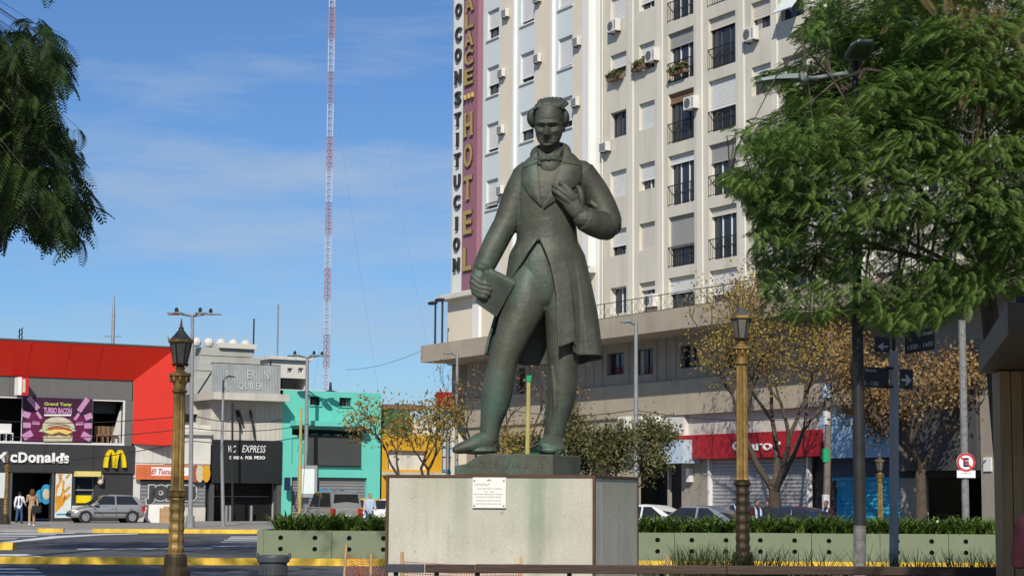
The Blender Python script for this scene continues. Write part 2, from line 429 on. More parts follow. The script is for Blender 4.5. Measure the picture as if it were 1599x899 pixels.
mk('hair_dark', (0.012, 0.010, 0.009), 0.6)
mk('hair_brown', (0.10, 0.035, 0.018), 0.6, var=0.2)
mk('cloth_white', (0.68, 0.68, 0.70), 0.9, var=0.06)
mk('cloth_navy', (0.02, 0.025, 0.06), 0.9)
mk('cloth_jean', (0.04, 0.08, 0.17), 0.9, var=0.1)
mk('cloth_tan', (0.36, 0.24, 0.14), 0.9, var=0.08)
mk('cloth_maroon', (0.045, 0.008, 0.015), 0.85, var=0.15, scale=6, bump=0.4, bscale=14)
mk('cloth_lightblue', (0.35, 0.52, 0.70), 0.9)
mk('cloth_black', (0.015, 0.015, 0.017), 0.85)
mk('cloth_grey', (0.40, 0.41, 0.44), 0.9)
M['bronze'] = bronze('bronze')
M['bronze_hair'] = bronze('bronze_hair', (0.062, 0.068, 0.052), amt=0.5)
M['bronze_dark'] = bronze('bronze_dark', (0.055, 0.066, 0.052), amt=0.6)
M['leaf_green'] = leafmat('leaf_green', [(0.05, 0.105, 0.026), (0.10, 0.185, 0.042), (0.165, 0.26, 0.060), (0.27, 0.32, 0.09)], 0.45, 0.35)
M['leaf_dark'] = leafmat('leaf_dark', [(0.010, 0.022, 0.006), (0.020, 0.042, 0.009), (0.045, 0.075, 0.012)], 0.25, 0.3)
M['leaf_seed'] = leafmat('leaf_seed', [(0.10, 0.11, 0.03), (0.17, 0.12, 0.045), (0.22, 0.13, 0.05)], 0.3, 0.3)
M['leaf_autumn'] = leafmat('leaf_autumn', [(0.17, 0.085, 0.03), (0.30, 0.17, 0.05), (0.26, 0.24, 0.06), (0.62, 0.38, 0.03)], 0.3, 0.45)
M['leaf_brown'] = leafmat('leaf_brown', [(0.15, 0.09, 0.04), (0.30, 0.19, 0.08), (0.42, 0.29, 0.13)], 0.3, 0.25)
M['leaf_olive'] = leafmat('leaf_olive', [(0.055, 0.068, 0.022), (0.12, 0.125, 0.042), (0.26, 0.22, 0.10)], 0.25, 0.3)
M['leaf_strap'] = leafmat('leaf_strap', [(0.045, 0.095, 0.014), (0.09, 0.17, 0.022), (0.19, 0.26, 0.05)], 0.25, 0.2)
M['leaf_grass'] = leafmat('leaf_grass', [(0.018, 0.032, 0.008), (0.045, 0.065, 0.015), (0.15, 0.16, 0.05)], 0.25, 0.3)
# concrete of the plinth: green copper run-off below the statue
def ped_mat():
    m = mat('concrete_stained', (0.49, 0.465, 0.385), 0.88, var=0.13, scale=1.3, streak=0.3, scol=(0.25, 0.245, 0.20), bump=0.2, bscale=22, grain=0.07)
    t = m.node_tree; N = t.nodes.new; K = t.links.new; b = t.nodes['Principled BSDF']
    src = b.inputs['Base Color'].links[0].from_socket
    tcn = N('ShaderNodeTexCoord'); sp = N('ShaderNodeSeparateXYZ'); K(tcn.outputs['Object'], sp.inputs[0])
    nn = N('ShaderNodeTexNoise'); nn.inputs['Scale'].default_value = 3.2; nn.inputs['Detail'].default_value = 8; nn.inputs['Roughness'].default_value = 0.7
    K(tcn.outputs['Object'], nn.inputs['Vector'])
    def band(c, w, amt, zfade):
        a = N('ShaderNodeMath'); a.operation = 'SUBTRACT'; K(sp.outputs[0], a.inputs[0]); a.inputs[1].default_value = c
        j = N('ShaderNodeMath'); j.operation = 'MULTIPLY_ADD'; K(nn.outputs[0], j.inputs[0]); j.inputs[1].default_value = w*0.9; K(a.outputs[0], j.inputs[2])
        k = N('ShaderNodeMath'); k.operation = 'SUBTRACT'; K(j.outputs[0], k.inputs[0]); k.inputs[1].default_value = w*0.45
        ab = N('ShaderNodeMath'); ab.operation = 'ABSOLUTE'; K(k.outputs[0], ab.inputs[0])
        r = N('ShaderNodeMapRange'); r.interpolation_type = 'SMOOTHSTEP'; K(ab.outputs[0], r.inputs[0]); r.inputs[1].default_value = w; r.inputs[2].default_value = w*0.25; r.inputs[3].default_value = 0; r.inputs[4].default_value = amt
        z = N('ShaderNodeMapRange'); K(sp.outputs[2], z.inputs[0]); z.inputs[1].default_value = zfade[0]; z.inputs[2].default_value = zfade[1]
        mlt = N('ShaderNodeMath'); mlt.operation = 'MULTIPLY'; K(r.outputs[0], mlt.inputs[0]); K(z.outputs[0], mlt.inputs[1])
        return mlt.outputs[0]
    for c, w, amt, zf, col in ((0.58, 0.17, 0.62, (0.0, 1.3), (0.16, 0.215, 0.135)), (0.55, 0.55, 0.40, (1.0, 1.8), (0.26, 0.34, 0.24)), (-0.35, 0.14, 0.45, (0.5, 1.8), (0.20, 0.25, 0.17)), (-0.25, 0.9, 0.35, (0.9, 1.9), (0.29, 0.35, 0.26)), (-0.7, 0.5, 0.3, (1.2, 1.9), (0.28, 0.28, 0.15))):
        f = band(c, w, amt, zf)
        mn = N('ShaderNodeMixRGB'); mn.inputs[2].default_value = (*col, 1); K(f, mn.inputs[0]); K(src, mn.inputs[1]); src = mn.outputs[0]
    mp3 = N('ShaderNodeMapping'); mp3.inputs['Scale'].default_value = (7, 7, 0.9); K(tcn.outputs['Object'], mp3.inputs[0])
    n5 = N('ShaderNodeTexNoise'); n5.inputs['Scale'].default_value = 1.6; n5.inputs['Detail'].default_value = 9; n5.inputs['Roughness'].default_value = 0.72; K(mp3.outputs[0], n5.inputs['Vector'])
    n6 = N('ShaderNodeTexNoise'); n6.inputs['Scale'].default_value = 9; n6.inputs['Detail'].default_value = 6; n6.inputs['Roughness'].default_value = 0.65; K(tcn.outputs['Object'], n6.inputs['Vector'])
    for nd, lo, hi, amt, col in ((n5, 0.55, 0.72, 0.55, (0.25, 0.24, 0.19)), (n5, 0.45, 0.30, 0.35, (0.56, 0.54, 0.47)), (n6, 0.62, 0.72, 0.5, (0.17, 0.165, 0.13))):
        q = N('ShaderNodeMapRange'); q.inputs[1].default_value = lo; q.inputs[2].default_value = hi; q.inputs[3].default_value = 0; q.inputs[4].default_value = amt; K(nd.outputs[0], q.inputs[0])
        mn = N('ShaderNodeMixRGB'); mn.inputs[2].default_value = (*col, 1); K(q.outputs[0], mn.inputs[0]); K(src, mn.inputs[1]); src = mn.outputs[0]
    K(src, b.inputs['Base Color'])
    return m
M['concrete_stained'] = ped_mat()

# ---------------------------------------------------------------- lettering
_tc = {}
def text_data(ch, bold=0.0, shear=0.0):
    k = (ch, bold, shear)
    if k not in _tc:
        cu = bpy.data.curves.new('lettering', 'FONT'); cu.body = ch; cu.size = 1.0; cu.offset = bold; cu.shear = shear; cu.resolution_u = 3
        cu.align_x = 'LEFT'
        ob = bpy.data.objects.new('lettering', cu); C.objects.link(ob)
        me = bpy.data.meshes.new_from_object(ob)
        V = np.array([v.co[:] for v in me.vertices]) if len(me.vertices) else np.zeros((0, 3))
        Fs = [tuple(p.vertices) for p in me.polygons]
        bpy.data.objects.remove(ob); bpy.data.curves.remove(cu); bpy.data.meshes.remove(me)
        _tc[k] = (V, Fs)
    return _tc[k]
def text(mb, s, x0, x1, z0, z1, y, depth=0.0, bold=0.0, shear=0.0):
    """fit the text into the box x0..x1, z0..z1 on the plane y, facing -y; depth > 0 makes solid letters"""
    V, Fs = text_data(s, bold, shear)
    if not len(V): return
    a, b = V.min(0), V.max(0)
    X = x0 + (V[:, 0]-a[0])/max(b[0]-a[0], 1e-6)*(x1-x0); Z = z0 + (V[:, 1]-a[1])/max(b[1]-a[1], 1e-6)*(z1-z0)
    n = len(V)
    if depth <= 0:
        mb.add([(X[i], y, Z[i]) for i in range(n)], Fs); return
    vs = [(X[i], y-depth, Z[i]) for i in range(n)] + [(X[i], y, Z[i]) for i in range(n)]
    ed = {}
    for f in Fs:
        for i in range(len(f)):
            e = (f[i], f[(i+1) % len(f)]); ed[e] = ed.get(e, 0)+1
    fs = list(Fs)
    for (i, j) in ed:
        if (j, i) not in ed: fs.append((j, i, n+i, n+j))
    mb.add(vs, fs)
# ================================================================ SETTING
def ss(x, a, b):
    t = min(1, max(0, (x-a)/(b-a))); return t*t*(3-2*t)
def gz(x, y): return -0.12*ss(x, -2, 4)*ss(y, 47, 58)
mb = MB()
xs = [-1500, -400, -150, -80, -50, -30, -20, -10, -6, -4, -2, -1, 0, 1, 2, 3, 4, 6, 10, 20, 40, 80, 150, 400, 1500]
ys = [-300, -50, 0, 20, 40, 46, 48, 50, 52, 54, 56, 58, 62, 70, 80, 100, 130, 200, 400, 1000, 3000]
mb.v = [(x, y, gz(x, y)) for y in ys for x in xs]; n = len(xs)
mb.f = [(j*n+i, j*n+i+1, (j+1)*n+i+1, (j+1)*n+i) for j in range(len(ys)-1) for i in range(n-1)]; mb.m = [0]*len(mb.f)
tag(mb.build('asphalt_road', M['asphalt']), kind='structure')
LEFT = Facade((-27.5, 103), (-8.05, 115))
TOWER = Facade((-1.74, 104.3), (13.9, 75.9))
# far pavement in front of the left shops (kerb line follows the shops)
k0 = ground(-60, 830); k1 = ground(620, 834)
kd = (k1-k0).normalized(); kd.z = 0
kr = Facade((k0.x, k0.y), (k1.x, k1.y))
mb = MB(); p0 = k0 - kd*40; p1 = k0 + kd*34
q0 = LEFT.A - LEFT.u*45; q1 = LEFT.A + LEFT.u*34
mb.add([(p0.x,p0.y,0.12),(p1.x,p1.y,0.12),(q1.x,q1.y,0.12),(q0.x,q0.y,0.12),(p0.x,p0.y,-.1),(p1.x,p1.y,-.1),(q1.x,q1.y,-.1),(q0.x,q0.y,-.1)],
       [(0,1,2,3),(0,4,5,1),(1,5,6,2),(3,2,6,7),(0,3,7,4)])
tag(mb.build('pavement', M['paving']), kind='structure')
def kerb(fa, a, b, h=0.15, w=0.28, m='yellow_paint', z=0.0):
    mb = MB(); L_ = b-a; k = max(1, int(L_/1.0))
    for i in range(k):
        s0 = a + L_*i/k + 0.002; s1 = a + L_*(i+1)/k - 0.002; j = random.uniform(-.003, .003)
        mb.v += []; P = [fa.w(s0, 0, z-.05), fa.w(s1, 0, z-.05), fa.w(s1, w, z-.05), fa.w(s0, w, z-.05), fa.w(s0, .03, z+h+j), fa.w(s1, .03, z+h+j), fa.w(s1, w-.02, z+h+j), fa.w(s0, w-.02, z+h+j)]
        mb.add(P, [(0,1,5,4),(1,2,6,5),(2,3,7,6),(3,0,4,7),(4,5,6,7)])
    return tag(mb.build('kerb', M[m]), kind='structure')
kf = Facade((k0.x-kd.y*-.06, k0.y-.06), (k1.x, k1.y-.06))
def ks(px): return kr.sz(px, 829)[0]
kerb(Facade((k0.x, k0.y-.14), (k1.x, k1.y-.14)), ks(60), ks(100), .17)
kerb(Facade((k0.x, k0.y-.14), (k1.x, k1.y-.14)), ks(145), ks(640), .17)
# near yellow separator kerb, running on below the planter
SEP = Facade((at(-40, 884, 44.6).x, 44.6), (at(1600, 884, 44.3).x, 44.3))
kerb(SEP, -14, SEP.sz(1560, 880)[0], .16, .3)
kerb(Facade((at(-60, 860, 55.5).x, 55.5), (at(17, 860, 55.5).x, 55.5)), -6, 1.45, .2, .5)
tag(MB().box(-30, 20, -20, 27.0, -.02, .01).build('plaza_bounce_paving', M['paving']), kind='structure')  # ground out of view, kept pale past the pedestal to bounce light
mb = MB(); mb.prism([(-2.6, 27.0), (20, 27.0), (20, 43.2), (1.2, 43.2), (-1.5, 30)], -.02, .03, 'z')
tag(mb.build('planting_bed', M['plaza_soil']), kind='structure')
# road markings
mb = MB()
def rquad(pts, z=.005):
    P = [ground(x, y, z) for x, y in pts]; mb.add([(p.x, p.y, z) for p in P], [tuple(range(len(P)))])
for i in range(6):
    y = 886+i*5.2; rquad([(-150, y), (52+i*8, y+.6), (60+i*8, y+2.6), (-150, y+2.4)])
rquad([(0, 846), (20, 846.5), (95, 839), (160, 834.8), (215, 833.4), (215, 832.2), (155, 833.2), (80, 836.6)])
for i, (a, b, y) in enumerate(((-60, 120, 831.8), (-60, 90, 834), (-60, 60, 837), (-60, 30, 840.5))): rquad([(a, y), (b, y-.6), (b-6, y+.5), (a, y+1.3)])
rquad([(-20, 864.6), (40, 864.4), (85, 870.5), (60, 872), (20, 867), (-20, 867.5)])
for x0, x1, y in ((330, 412, 851.5), (345, 412, 845), (350, 415, 842), (356, 418, 839.5), (360, 418, 837.2), (250, 330, 855), (120, 260, 856)): rquad([(x0, y), (x1, y-.5), (x1, y+.6), (x0, y+1.2)])
tag(mb.build('road_markings', M['road_white']), kind='structure')

mb = MB(); rp_ = random.Random(9)
for cx, cy, w_, h_ in ((110, 852, 46, 2.2), (350, 862, 60, 2.6), (215, 846, 30, 1.4), (60, 868, 30, 2.0), (300, 839, 26, 1.0), (160, 893, 70, 3.2), (330, 890, 34, 3.4), (20, 841, 18, 1.0), (240, 868, 22, 1.2)):
    P_ = [ground(cx+w_*math.cos(a_)*rp_.uniform(.7, 1), cy+h_*math.sin(a_)*rp_.uniform(.7, 1), .003) for a_ in [k_*PI/5 for k_ in range(10)]]
    mb.add([(p.x, p.y, .0028) for p in P_], [tuple(range(10))])
tag(mb.build('asphalt_patches', M['tar_patch']), kind='structure')
# ================================================================ BUILDINGS
def wall_holes(mb, s0, s1, z0, z1, holes, d=0.25, y=0.0):
    S_ = sorted(set([s0, s1] + [min(max(h[i], s0), s1) for h in holes for i in (0, 1)]))
    Z_ = sorted(set([z0, z1] + [min(max(h[i], z0), z1) for h in holes for i in (2, 3)]))
    for i in range(len(S_)-1):
        for j in range(len(Z_)-1):
            a, b, c, e = S_[i], S_[i+1], Z_[j], Z_[j+1]
            if b-a < 1e-5 or e-c < 1e-5: continue
            cx, cz = (a+b)/2, (c+e)/2
            if any(h[0] < cx < h[1] and h[2] < cz < h[3] for h in holes): continue
            mb.quad((a, y, c), (b, y, c), (b, y, e), (a, y, e))
    for a, b, c, e in holes:
        mb.quad((a, y, c), (a, y, e), (a, y+d, e), (a, y+d, c)); mb.quad((b, y, c), (b, y+d, c), (b, y+d, e), (b, y, e))
        mb.quad((a, y, c), (a, y+d, c), (b, y+d, c), (b, y, c)); mb.quad((a, y, e), (b, y, e), (b, y+d, e), (a, y+d, e))
def shell(mb, s0, s1, y0, y1, z0, z1):
    """sides, back and roof of a block (the front is a wall with openings)"""
    mb.quad((s0,y0,z0),(s0,y0,z1),(s0,y1,z1),(s0,y1,z0)); mb.quad((s1,y0,z0),(s1,y1,z0),(s1,y1,z1),(s1,y0,z1))
    mb.quad((s0,y1,z0),(s0,y1,z1),(s1,y1,z1),(s1,y1,z0)); mb.quad((s0,y0,z1),(s1,y0,z1),(s1,y1,z1),(s0,y1,z1))
def W_(mb, name, m, par, **k): return mb.build(name, M[m] if isinstance(m, str) else [M[x] for x in m], par, **k)

def window(par, a, b, c, e, d=.25, kind='sash', blind=0.5, bm='blind', rail=0, cols=2, frame='frame_dark', sill=None, y=0.0):
    """window part in the opening a..b, c..e; returns it; sub-parts pane, blind, railing, sill"""
    f = MB(); t = .045
    f.box(a, a+t, y+d-.09, y+d-.01, c, e); f.box(b-t, b, y+d-.09, y+d-.01, c, e); f.box(a+t, b-t, y+d-.09, y+d-.01, e-t, e); f.box(a+t, b-t, y+d-.09, y+d-.01, c, c+t)
    w = (b-a-2*t)/cols
    for i in range(1, cols): f.box(a+t+w*i-.022, a+t+w*i+.022, y+d-.085, y+d-.02, c+t, e-t)
    wi = W_(f, 'window', frame, par)
    r = random.random()
    W_(MB().box(a+t, b-t, y+d-.035, y+d+.02, c+t, e-t), 'pane', 'glass' if r < .8 else 'glass_dark', wi)
    if r > .55 and blind < .8:
        cw = (b-a)*random.uniform(.2, .45); ca = a+t if random.random() < .5 else b-t-cw
        W_(MB().box(ca, ca+cw, y+d-.046, y+d-.037, c+t, e-t), 'curtain', 'curtain', wi)
    if blind > 0:
        g = MB(); zb = e-.01-(e-c-.02)*blind; n = max(2, int((e-zb)/.11)); yy = y+d-.16
        for i in range(n):
            z0, z1 = zb+(e-.01-zb)*i/n, zb+(e-.01-zb)*(i+1)/n
            g.quad((a+.01, yy-.007, z0), (b-.01, yy-.007, z0), (b-.01, yy, z1-.004), (a+.01, yy, z1-.004))
        g.box(a+.01, b-.01, yy-.03, yy+.02, zb-.04, zb)
        W_(g, 'blind', bm, wi, recalc=False)
    if rail:
        g = MB(); z1 = c+rail; yy = y-.02
        g.box(a, b, yy-.02, yy+.015, z1-.04, z1); g.box(a, b, yy-.02, yy+.015, c+.05, c+.08)
        k = int((b-a)/.13)
        for i in range(k+1):
            x = a+.01+(b-a-.02)*i/k; g.box(x-.009, x+.009, yy-.012, yy+.006, c+.08, z1-.04)
        W_(g, 'railing', 'iron', wi)
    if sill: W_(MB().box(a-.08, b+.08, y-.09, y+d-.1, c-.07, c-.002), 'sill', sill, wi)
    return wi
def aircon(par, s, z, y=0.0, w=.8, h=.55, d=.3, split=True):
    o = bevel(W_(MB().box(s-w/2, s+w/2, y-d-.06, y-.06, z, z+h), 'air_conditioner', 'ac_white', par), .02, 1)
    g = MB()
    if split:
        g.tube([(s-w*.12, y-d-.075, z+h/2), (s-w*.12, y-d-.058, z+h/2)], h*.38, 14, ref=(0, 0, 1))
        for i in range(5): g.box(s+w*.3, s+w*.42, y-d-.068, y-d-.055, z+h*(.2+i*.14), z+h*(.26+i*.14))
    else:
        for i in range(4): g.box(s-w*.4, s+w*.4, y-d-.07, y-d-.055, z+h*(.12+i*.2), z+h*(.24+i*.2))
    W_(g, 'grille', 'ac_grille', o)
    for q in (-.37, .37): W_(MB().box(s+w*q-.025, s+w*q+.025, y-d-.02, y-.002, z-.05, z-.002), 'bracket', 'iron', o)
    return o

# ---------------------------------------------------------------- the tall corner building
T = thing('apartment_building', 'tall pale corner apartment block with rows of windows above a beige concrete canopy', 'building', TOWER.A, TOWER.rz)
ts = lambda x, y=300: TOWER.sz(x, y)[0]
tz = lambda x, y: TOWER.sz(x, y)[1]
zl = tz(930, 416)                      # cornice under the cream wing
sL0, sL1 = ts(706), ts(931)            # cream wing
sR1 = ts(931) + 34                     # right wing runs on behind the tree
ZT = 36.0
# cream wing: three window bays between cream piers
tops = [tz(767, y) for y in (280, 192, 104, 16)]
fh = (tops[3]-tops[0])/3
tops = tops + [tops[3]+fh*(i+1) for i in range(2)]
colsL = [(ts(759, 150), ts(777, 150)), (ts(811, 150), ts(832, 150)), (ts(870, 150), ts(892, 150))]
baysL = [(ts(746), ts(780)), (ts(802), ts(834)), (ts(862), ts(895))]
holes = []
for (a, b) in colsL:
    for z in tops: holes.append((a, b, z-1.62, z))
mb = MB()
bz = [(baysL[0][0], baysL[0][1], 0), (baysL[1][0], baysL[1][1], 1), (baysL[2][0], baysL[2][1], 2)]
for a, b, i in bz:
    g = MB(); wall_holes(g, a, b, zl, ZT, [h for h in holes if a <= h[0] < b], .3, .06); W_(g, 'wall_bay', 'tower_panel', T, recalc=False)
    g = MB(); g.box(a-.03, a+.16, -.12, .2, zl, ZT); W_(g, 'fin', 'tower_white', T)
for a, b in ((baysL[0][1], baysL[1][0]-.03), (baysL[1][1], baysL[2][0]-.03), (baysL[2][1], sL1-.62)):
    g = MB(); g.box(a, b, 0, .3, zl, ZT); W_(g, 'pier', 'cream', T)
W_(MB().box(sL1-.6, sL1-.02, -.45, .3, zl, ZT), 'fin', 'tower_white', T)
random.seed(3)
for ci, (a, b) in enumerate(colsL):
    for k, z in enumerate(tops):
        bl = random.choice((.75, .85, 1, .9, .6, .8))
        window(T, a, b, z-1.62, z, .3, blind=bl, bm='blind', sill='frame_white', y=.06, rail=.35 if (ci == 0 and k == 0) else 0)
for x, y in ((789, 22), (783, 115), (782, 203), (781, 297), (839, 92), (838, -2), (900, 66), (898, 160)):
    s, z = TOWER.sz(x, y); aircon(T, s+.28, z-.28, 0, .55, .45, .22, split=False)
# sign wing edge, cornice and cream base block
g = MB(); shell(g, sL0-.4, sR1, .3, 15, -.4, ZT); g.box(sL0, baysL[0][0]-.03, .0, .3, zl, ZT); W_(g, 'wall', 'cream', T)
g = MB(); g.box(sL0-.9, sL1+.05, -.55, .3, zl-.32, zl-.12); g.box(sL0-.7, sL1, -.35, .3, zl-.12, zl); W_(g, 'cornice', 'offwhite', T)
CANZ1 = TOWER.sz(940, 498, -2.2)[1]; CANZ0 = TOWER.sz(940, 529, -2.2)[1]
W_(MB().box(sL0-.38, sL1, -.02, .3, CANZ0, zl-.32), 'wall', 'cream', T)
s, z = TOWER.sz(742, 500); W_(MB().box(s-.05, s+.7, -.16, -.02, CANZ1, zl-.32), 'fin', 'tower_white', T)
# right wing
colsR = [(953, 978, 'w'), (998, 1022.5, 'w'), (1043.5, 1084, 'd'), (1107, 1150, 'd'), (1175, 1205, 'w'), (1222, 1258, 'w'), (1285, 1332, 'd'), (1358, 1408, 'd'), (1440, 1476, 'w'), (1500, 1538, 'w'), (1570, 1620, 'd')]
colsR = [(ts(a), ts(b), k) for a, b, k in colsR]
rt_ = [tz(965.5, y) for y in (448, 357.3, 266, 173.6, 83.5, -7.5)]
fr = (rt_[5]-rt_[0])/5
rt_ += [rt_[5]+fr*(i+1) for i in range(2)]
blinds = {0: [.0, .62, 1, .0, .5, 1, .6, .8], 1: [.25, 1, .62, 1, .38, .7, 1, .3], 2: [.3, .6, .16, .18, .28, .0, .4, .7], 3: [.45, .15, .34, .56, .2, 1, .6, .3], 4: [.4, .8, .5, .3, .55, .35, .8, .2]}
holes = []
for a, b, k in colsR:
    for z in rt_: holes.append((a, b, z-(1.28 if k == 'w' else 2.35), z))
g = MB(); wall_holes(g, sL1, sR1, CANZ0, ZT, holes, .32); W_(g, 'wall', 'tower_grey', T, recalc=False)
random.seed(11)
for ci, (a, b, k) in enumerate(colsR):
    for fi, z in enumerate(rt_):
        bl = blinds[ci][fi] if ci in blinds else random.choice((0, .3, .5, 1))
        bmn = random.choice(('blind', 'blind', 'blind_beige', 'blind_dark'))
        if (ci, fi) == (2, 3): bmn = 'blind_brown'
        if k == 'w': window(T, a, b, z-1.28, z, .32, blind=bl, bm=bmn, cols=2, frame=random.choice(('frame_dark', 'frame_white')))
        else: window(T, a, b, z-2.35, z, .32, blind=bl, bm=bmn, rail=.95, cols=3, frame=random.choice(('frame_white', 'frame_dark', 'frame_white')))
for px in (986, 1032, 1094, 1160, 1212, 1268, 1344, 1424, 1488, 1552):
    s = ts(px); W_(MB().box(s-.2, s+.2, -.07, .0, CANZ0+.2, ZT), 'rib', 'tower_rib', T)
W_(MB().box(sL1+.02, sL1+.3, -.05, 0, CANZ0+.2, ZT), 'rib', 'tower_white', T)
W_(MB().tube([(ts(943), -.09, CANZ1), (ts(943), -.09, ZT-1)], .05, 6), 'downpipe', 'offwhite', T)
for x, y, sp in ((964, 42, 1), (950, 228, 0), (1024, 88, 1), (1085, 162, 1), (1178, 55, 1), (1022, 470, 1)):
    s, z = TOWER.sz(x, y); aircon(T, s, z-.3, 0, .85 if sp else .65, .6 if sp else .45, .3, split=bool(sp))
def flowerbox(px, py):
    s, z = TOWER.sz(px, py); o = W_(MB().box(s-.6, s+.6, -.3, -.06, z-.1, z+.06), 'flower_box', 'brown_wall', T)
    V = []; Fq = []
    for i in range(90):
        c = np.array([s+random.uniform(-.6, .6), -.2+random.uniform(-.15, .12), z+random.uniform(.0, .35)]); d1 = rng.normal(size=3)*.06; d2 = rng.normal(size=3)*.06
        b = len(V); V += [c-d1-d2, c+d1-d2, c+d1+d2, c-d1+d2]; Fq.append((b, b+1, b+2, b+3))
    tag(arr_mesh('plants', V, Fq, M['leaf_olive'], o), kind='stuff')
flowerbox(965, 123); flowerbox(1004, 107); flowerbox(1064, 113)
s, z = TOWER.sz(1240, 8)
W_(MB().add([(s-.55, -.05, z+.5), (s+.75, -.05, z+.5), (s+.75, -.75, z-.35), (s-.55, -.75, z-.35), (s-.55, -.02, z+.47), (s+.75, -.02, z+.47), (s+.75, -.72, z-.38), (s-.55, -.72, z-.38)], [(0,1,2,3),(7,6,5,4),(0,3,7,4),(1,5,6,2),(3,2,6,7),(0,4,5,1)]), 'window_flap', 'poster_pale', T)
# canopy
cs0 = TOWER.sz(657, 555, -2.2)[0]
g = MB(); g.box(cs0, sR1, -2.2, -.005, CANZ0, CANZ1); g.box(cs0, sL0-.4, -.005, 3.0, CANZ0, CANZ1)
W_(g, 'canopy', 'concrete_beige', T)
g = MB(); s0 = ts(935)
for i in range(int((sR1-s0)/1.2)):
    x = s0+i*1.2; g.box(x-.014, x+.014, -1.9, -1.87, CANZ1, CANZ1+.75)
    g.tube([(x, -1.88, CANZ1+.1), (x+.6, -1.88, CANZ1+.68), (x+1.2, -1.88, CANZ1+.1)], .008, 4)
    g.tube([(x, -1.88, CANZ1+.68), (x+.6, -1.88, CANZ1+.1), (x+1.2, -1.88, CANZ1+.68)], .008, 4)
g.box(s0, sR1, -1.90, -1.86, CANZ1+.73, CANZ1+.76); g.box(s0, sR1, -1.895, -1.865, CANZ1+.06, CANZ1+.085)
W_(g, 'railing', 'iron', T)
# podium wall below the canopy
pw0 = TOWER.sz(729, 650)[0]
zb = tz(940, 604); zb2 = tz(940, 655)
hol = []
upper = [(808, 822, 575, 615), (948, 974, 552, 586), (992, 1019, 546, 586), (1062, 1092, 540, 575), (1130, 1160, 540, 575)]
for x0, x1, y0, y1 in upper: hol.append((ts(x0), ts(x1), tz(x0, y1), tz(x0, y0)))
g = MB(); wall_holes(g, pw0, sR1, zb, CANZ0, hol, .3); W_(g, 'wall_band', 'podium_grey', T, recalc=False)
for h in hol: window(T, *h, d=.3, blind=0, cols=2)
for k in range(40):
    s = pw0 + .6 + k*.8
    if s < sR1 and not any(h[0]-.1 < s < h[1]+.1 for h in hol): W_(MB().box(s-.03, s+.03, -.035, 0, zb+.05, CANZ0-.02), 'rib', 'podium_grey', T)
g = MB(); g.box(pw0, ts(1540), -.12, .28, zb2, zb-.01); W_(g, 'wall_band', 'concrete_beige', T)
# ground floor: columns and recessed shop fronts
zg = -.4
dark = [(ts(782), ts(846)), (ts(905), ts(950))]
g = MB(); wall_holes(g, pw0, ts(1000), zg, zb2, [(a, b, zg+.02, zb2-.55) for a, b in dark], .8, .0); W_(g, 'wall', 'concrete_beige', T, recalc=False)
for i, (a, b) in enumerate(dark):
    f = MB(); f.box(a, b, .7, .75, zg+.03, zb2-.56); o = W_(f, 'shop_front', 'green_wall' if i == 0 else 'shop_black', T)
    W_(MB().box(a+.2, b-.2, .62, .69, zg+.5, zb2-1.6), 'pane', 'glass_dark', o)
g = MB(); g.box(ts(1000), ts(1068), -.05, .3, tz(1030, 690), zb2-.01); W_(g, 'wall', 'stucco_white', T)
for x in (983, 1006, 1028):
    s, z = TOWER.sz(x, 662); aircon(T, s, z-.35, -.05, .8, .7, .3)
g = MB(); g.box(ts(968), ts(1066), -1.1, -.06, tz(1000, 686), tz(1000, 680)); W_(g, 'ledge', 'podium_grey', T)
g = MB(); a, b = TOWER.sz(1003, 705, -1.0)[0], TOWER.sz(1066, 705, -1.0)[0]; z0, z1 = TOWER.sz(1040, 723, -1.)[1], TOWER.sz(1040, 687, -1.)[1]
g.box(a, b, -1.0, -.06, z0, z1); W_(g, 'shop_sign', 'pale_blue', T)
g = MB(); g.box(ts(1000), ts(1068), .9, 1.0, zg, tz(1030, 690)); W_(g, 'shop_front', 'shop_black', T)
g = MB(); g.box(ts(1045)-.07, ts(1045)+.07, -.1, .05, zg, tz(1030, 690)); W_(g, 'post', 'podium_grey', T)

def shutter(par, a, b, c, e, y, m, pitch=.1):
    g = MB(); n = int((e-c)/pitch)
    for i in range(n):
        z0 = c+(e-c)*i/n; z1 = c+(e-c)*(i+1)/n; zm = (z0+z1)/2
        g.quad((a, y, z0), (b, y, z0), (b, y-.035, zm), (a, y-.035, zm)); g.quad((a, y-.035, zm), (b, y-.035, zm), (b, y, z1), (a, y, z1))
    g.box(a, b, y+.01, y+.05, c, e)
    return W_(g, 'shutter', m, par, recalc=False)
# red phone shop
RS = thing('phone_shop', 'closed shop with a long red fascia sign and pale roller shutter behind the autumn tree', 'shop', TOWER.w(ts(1067), 0, 0), TOWER.rz)
def rs(x, y): a, z = TOWER.sz(x, y, -.5); return a-ts(1067), z
w = rs(1283, 700)[0]; z1 = rs(1100, 678)[1]; z0 = rs(1100, 716)[1]
W_(MB().box(.0, w, -.5, .2, z0, z1), 'fascia', 'brand_red', RS)
W_(MB().box(-.25, -.01, -.45, .2, z0-.02, z1), 'fascia_end', 'frame_white', RS)
a0, az0 = rs(1145, 704); a1, az1 = rs(1206, 686)
g = MB(); text(g, 'Claro', a0, a1, az0, az1, -.505, .05, .01); a2 = rs(1211, 700)[0]; g.box(a1+.15, a1+.55, -.55, -.505, (az0+az1)/2-.0, (az0+az1)/2+.12)
W_(g, 'lettering', 'white_letter', RS, recalc=False)
W_(MB().box(-.2, 2.0, -.02, .5, zg, z0-.01), 'wall', 'podium_grey', RS)
x2 = ts(1258)-ts(1067)
shutter(RS, 2.05, x2, zg, z0-.01, .1, 'shutter_pale', .16)
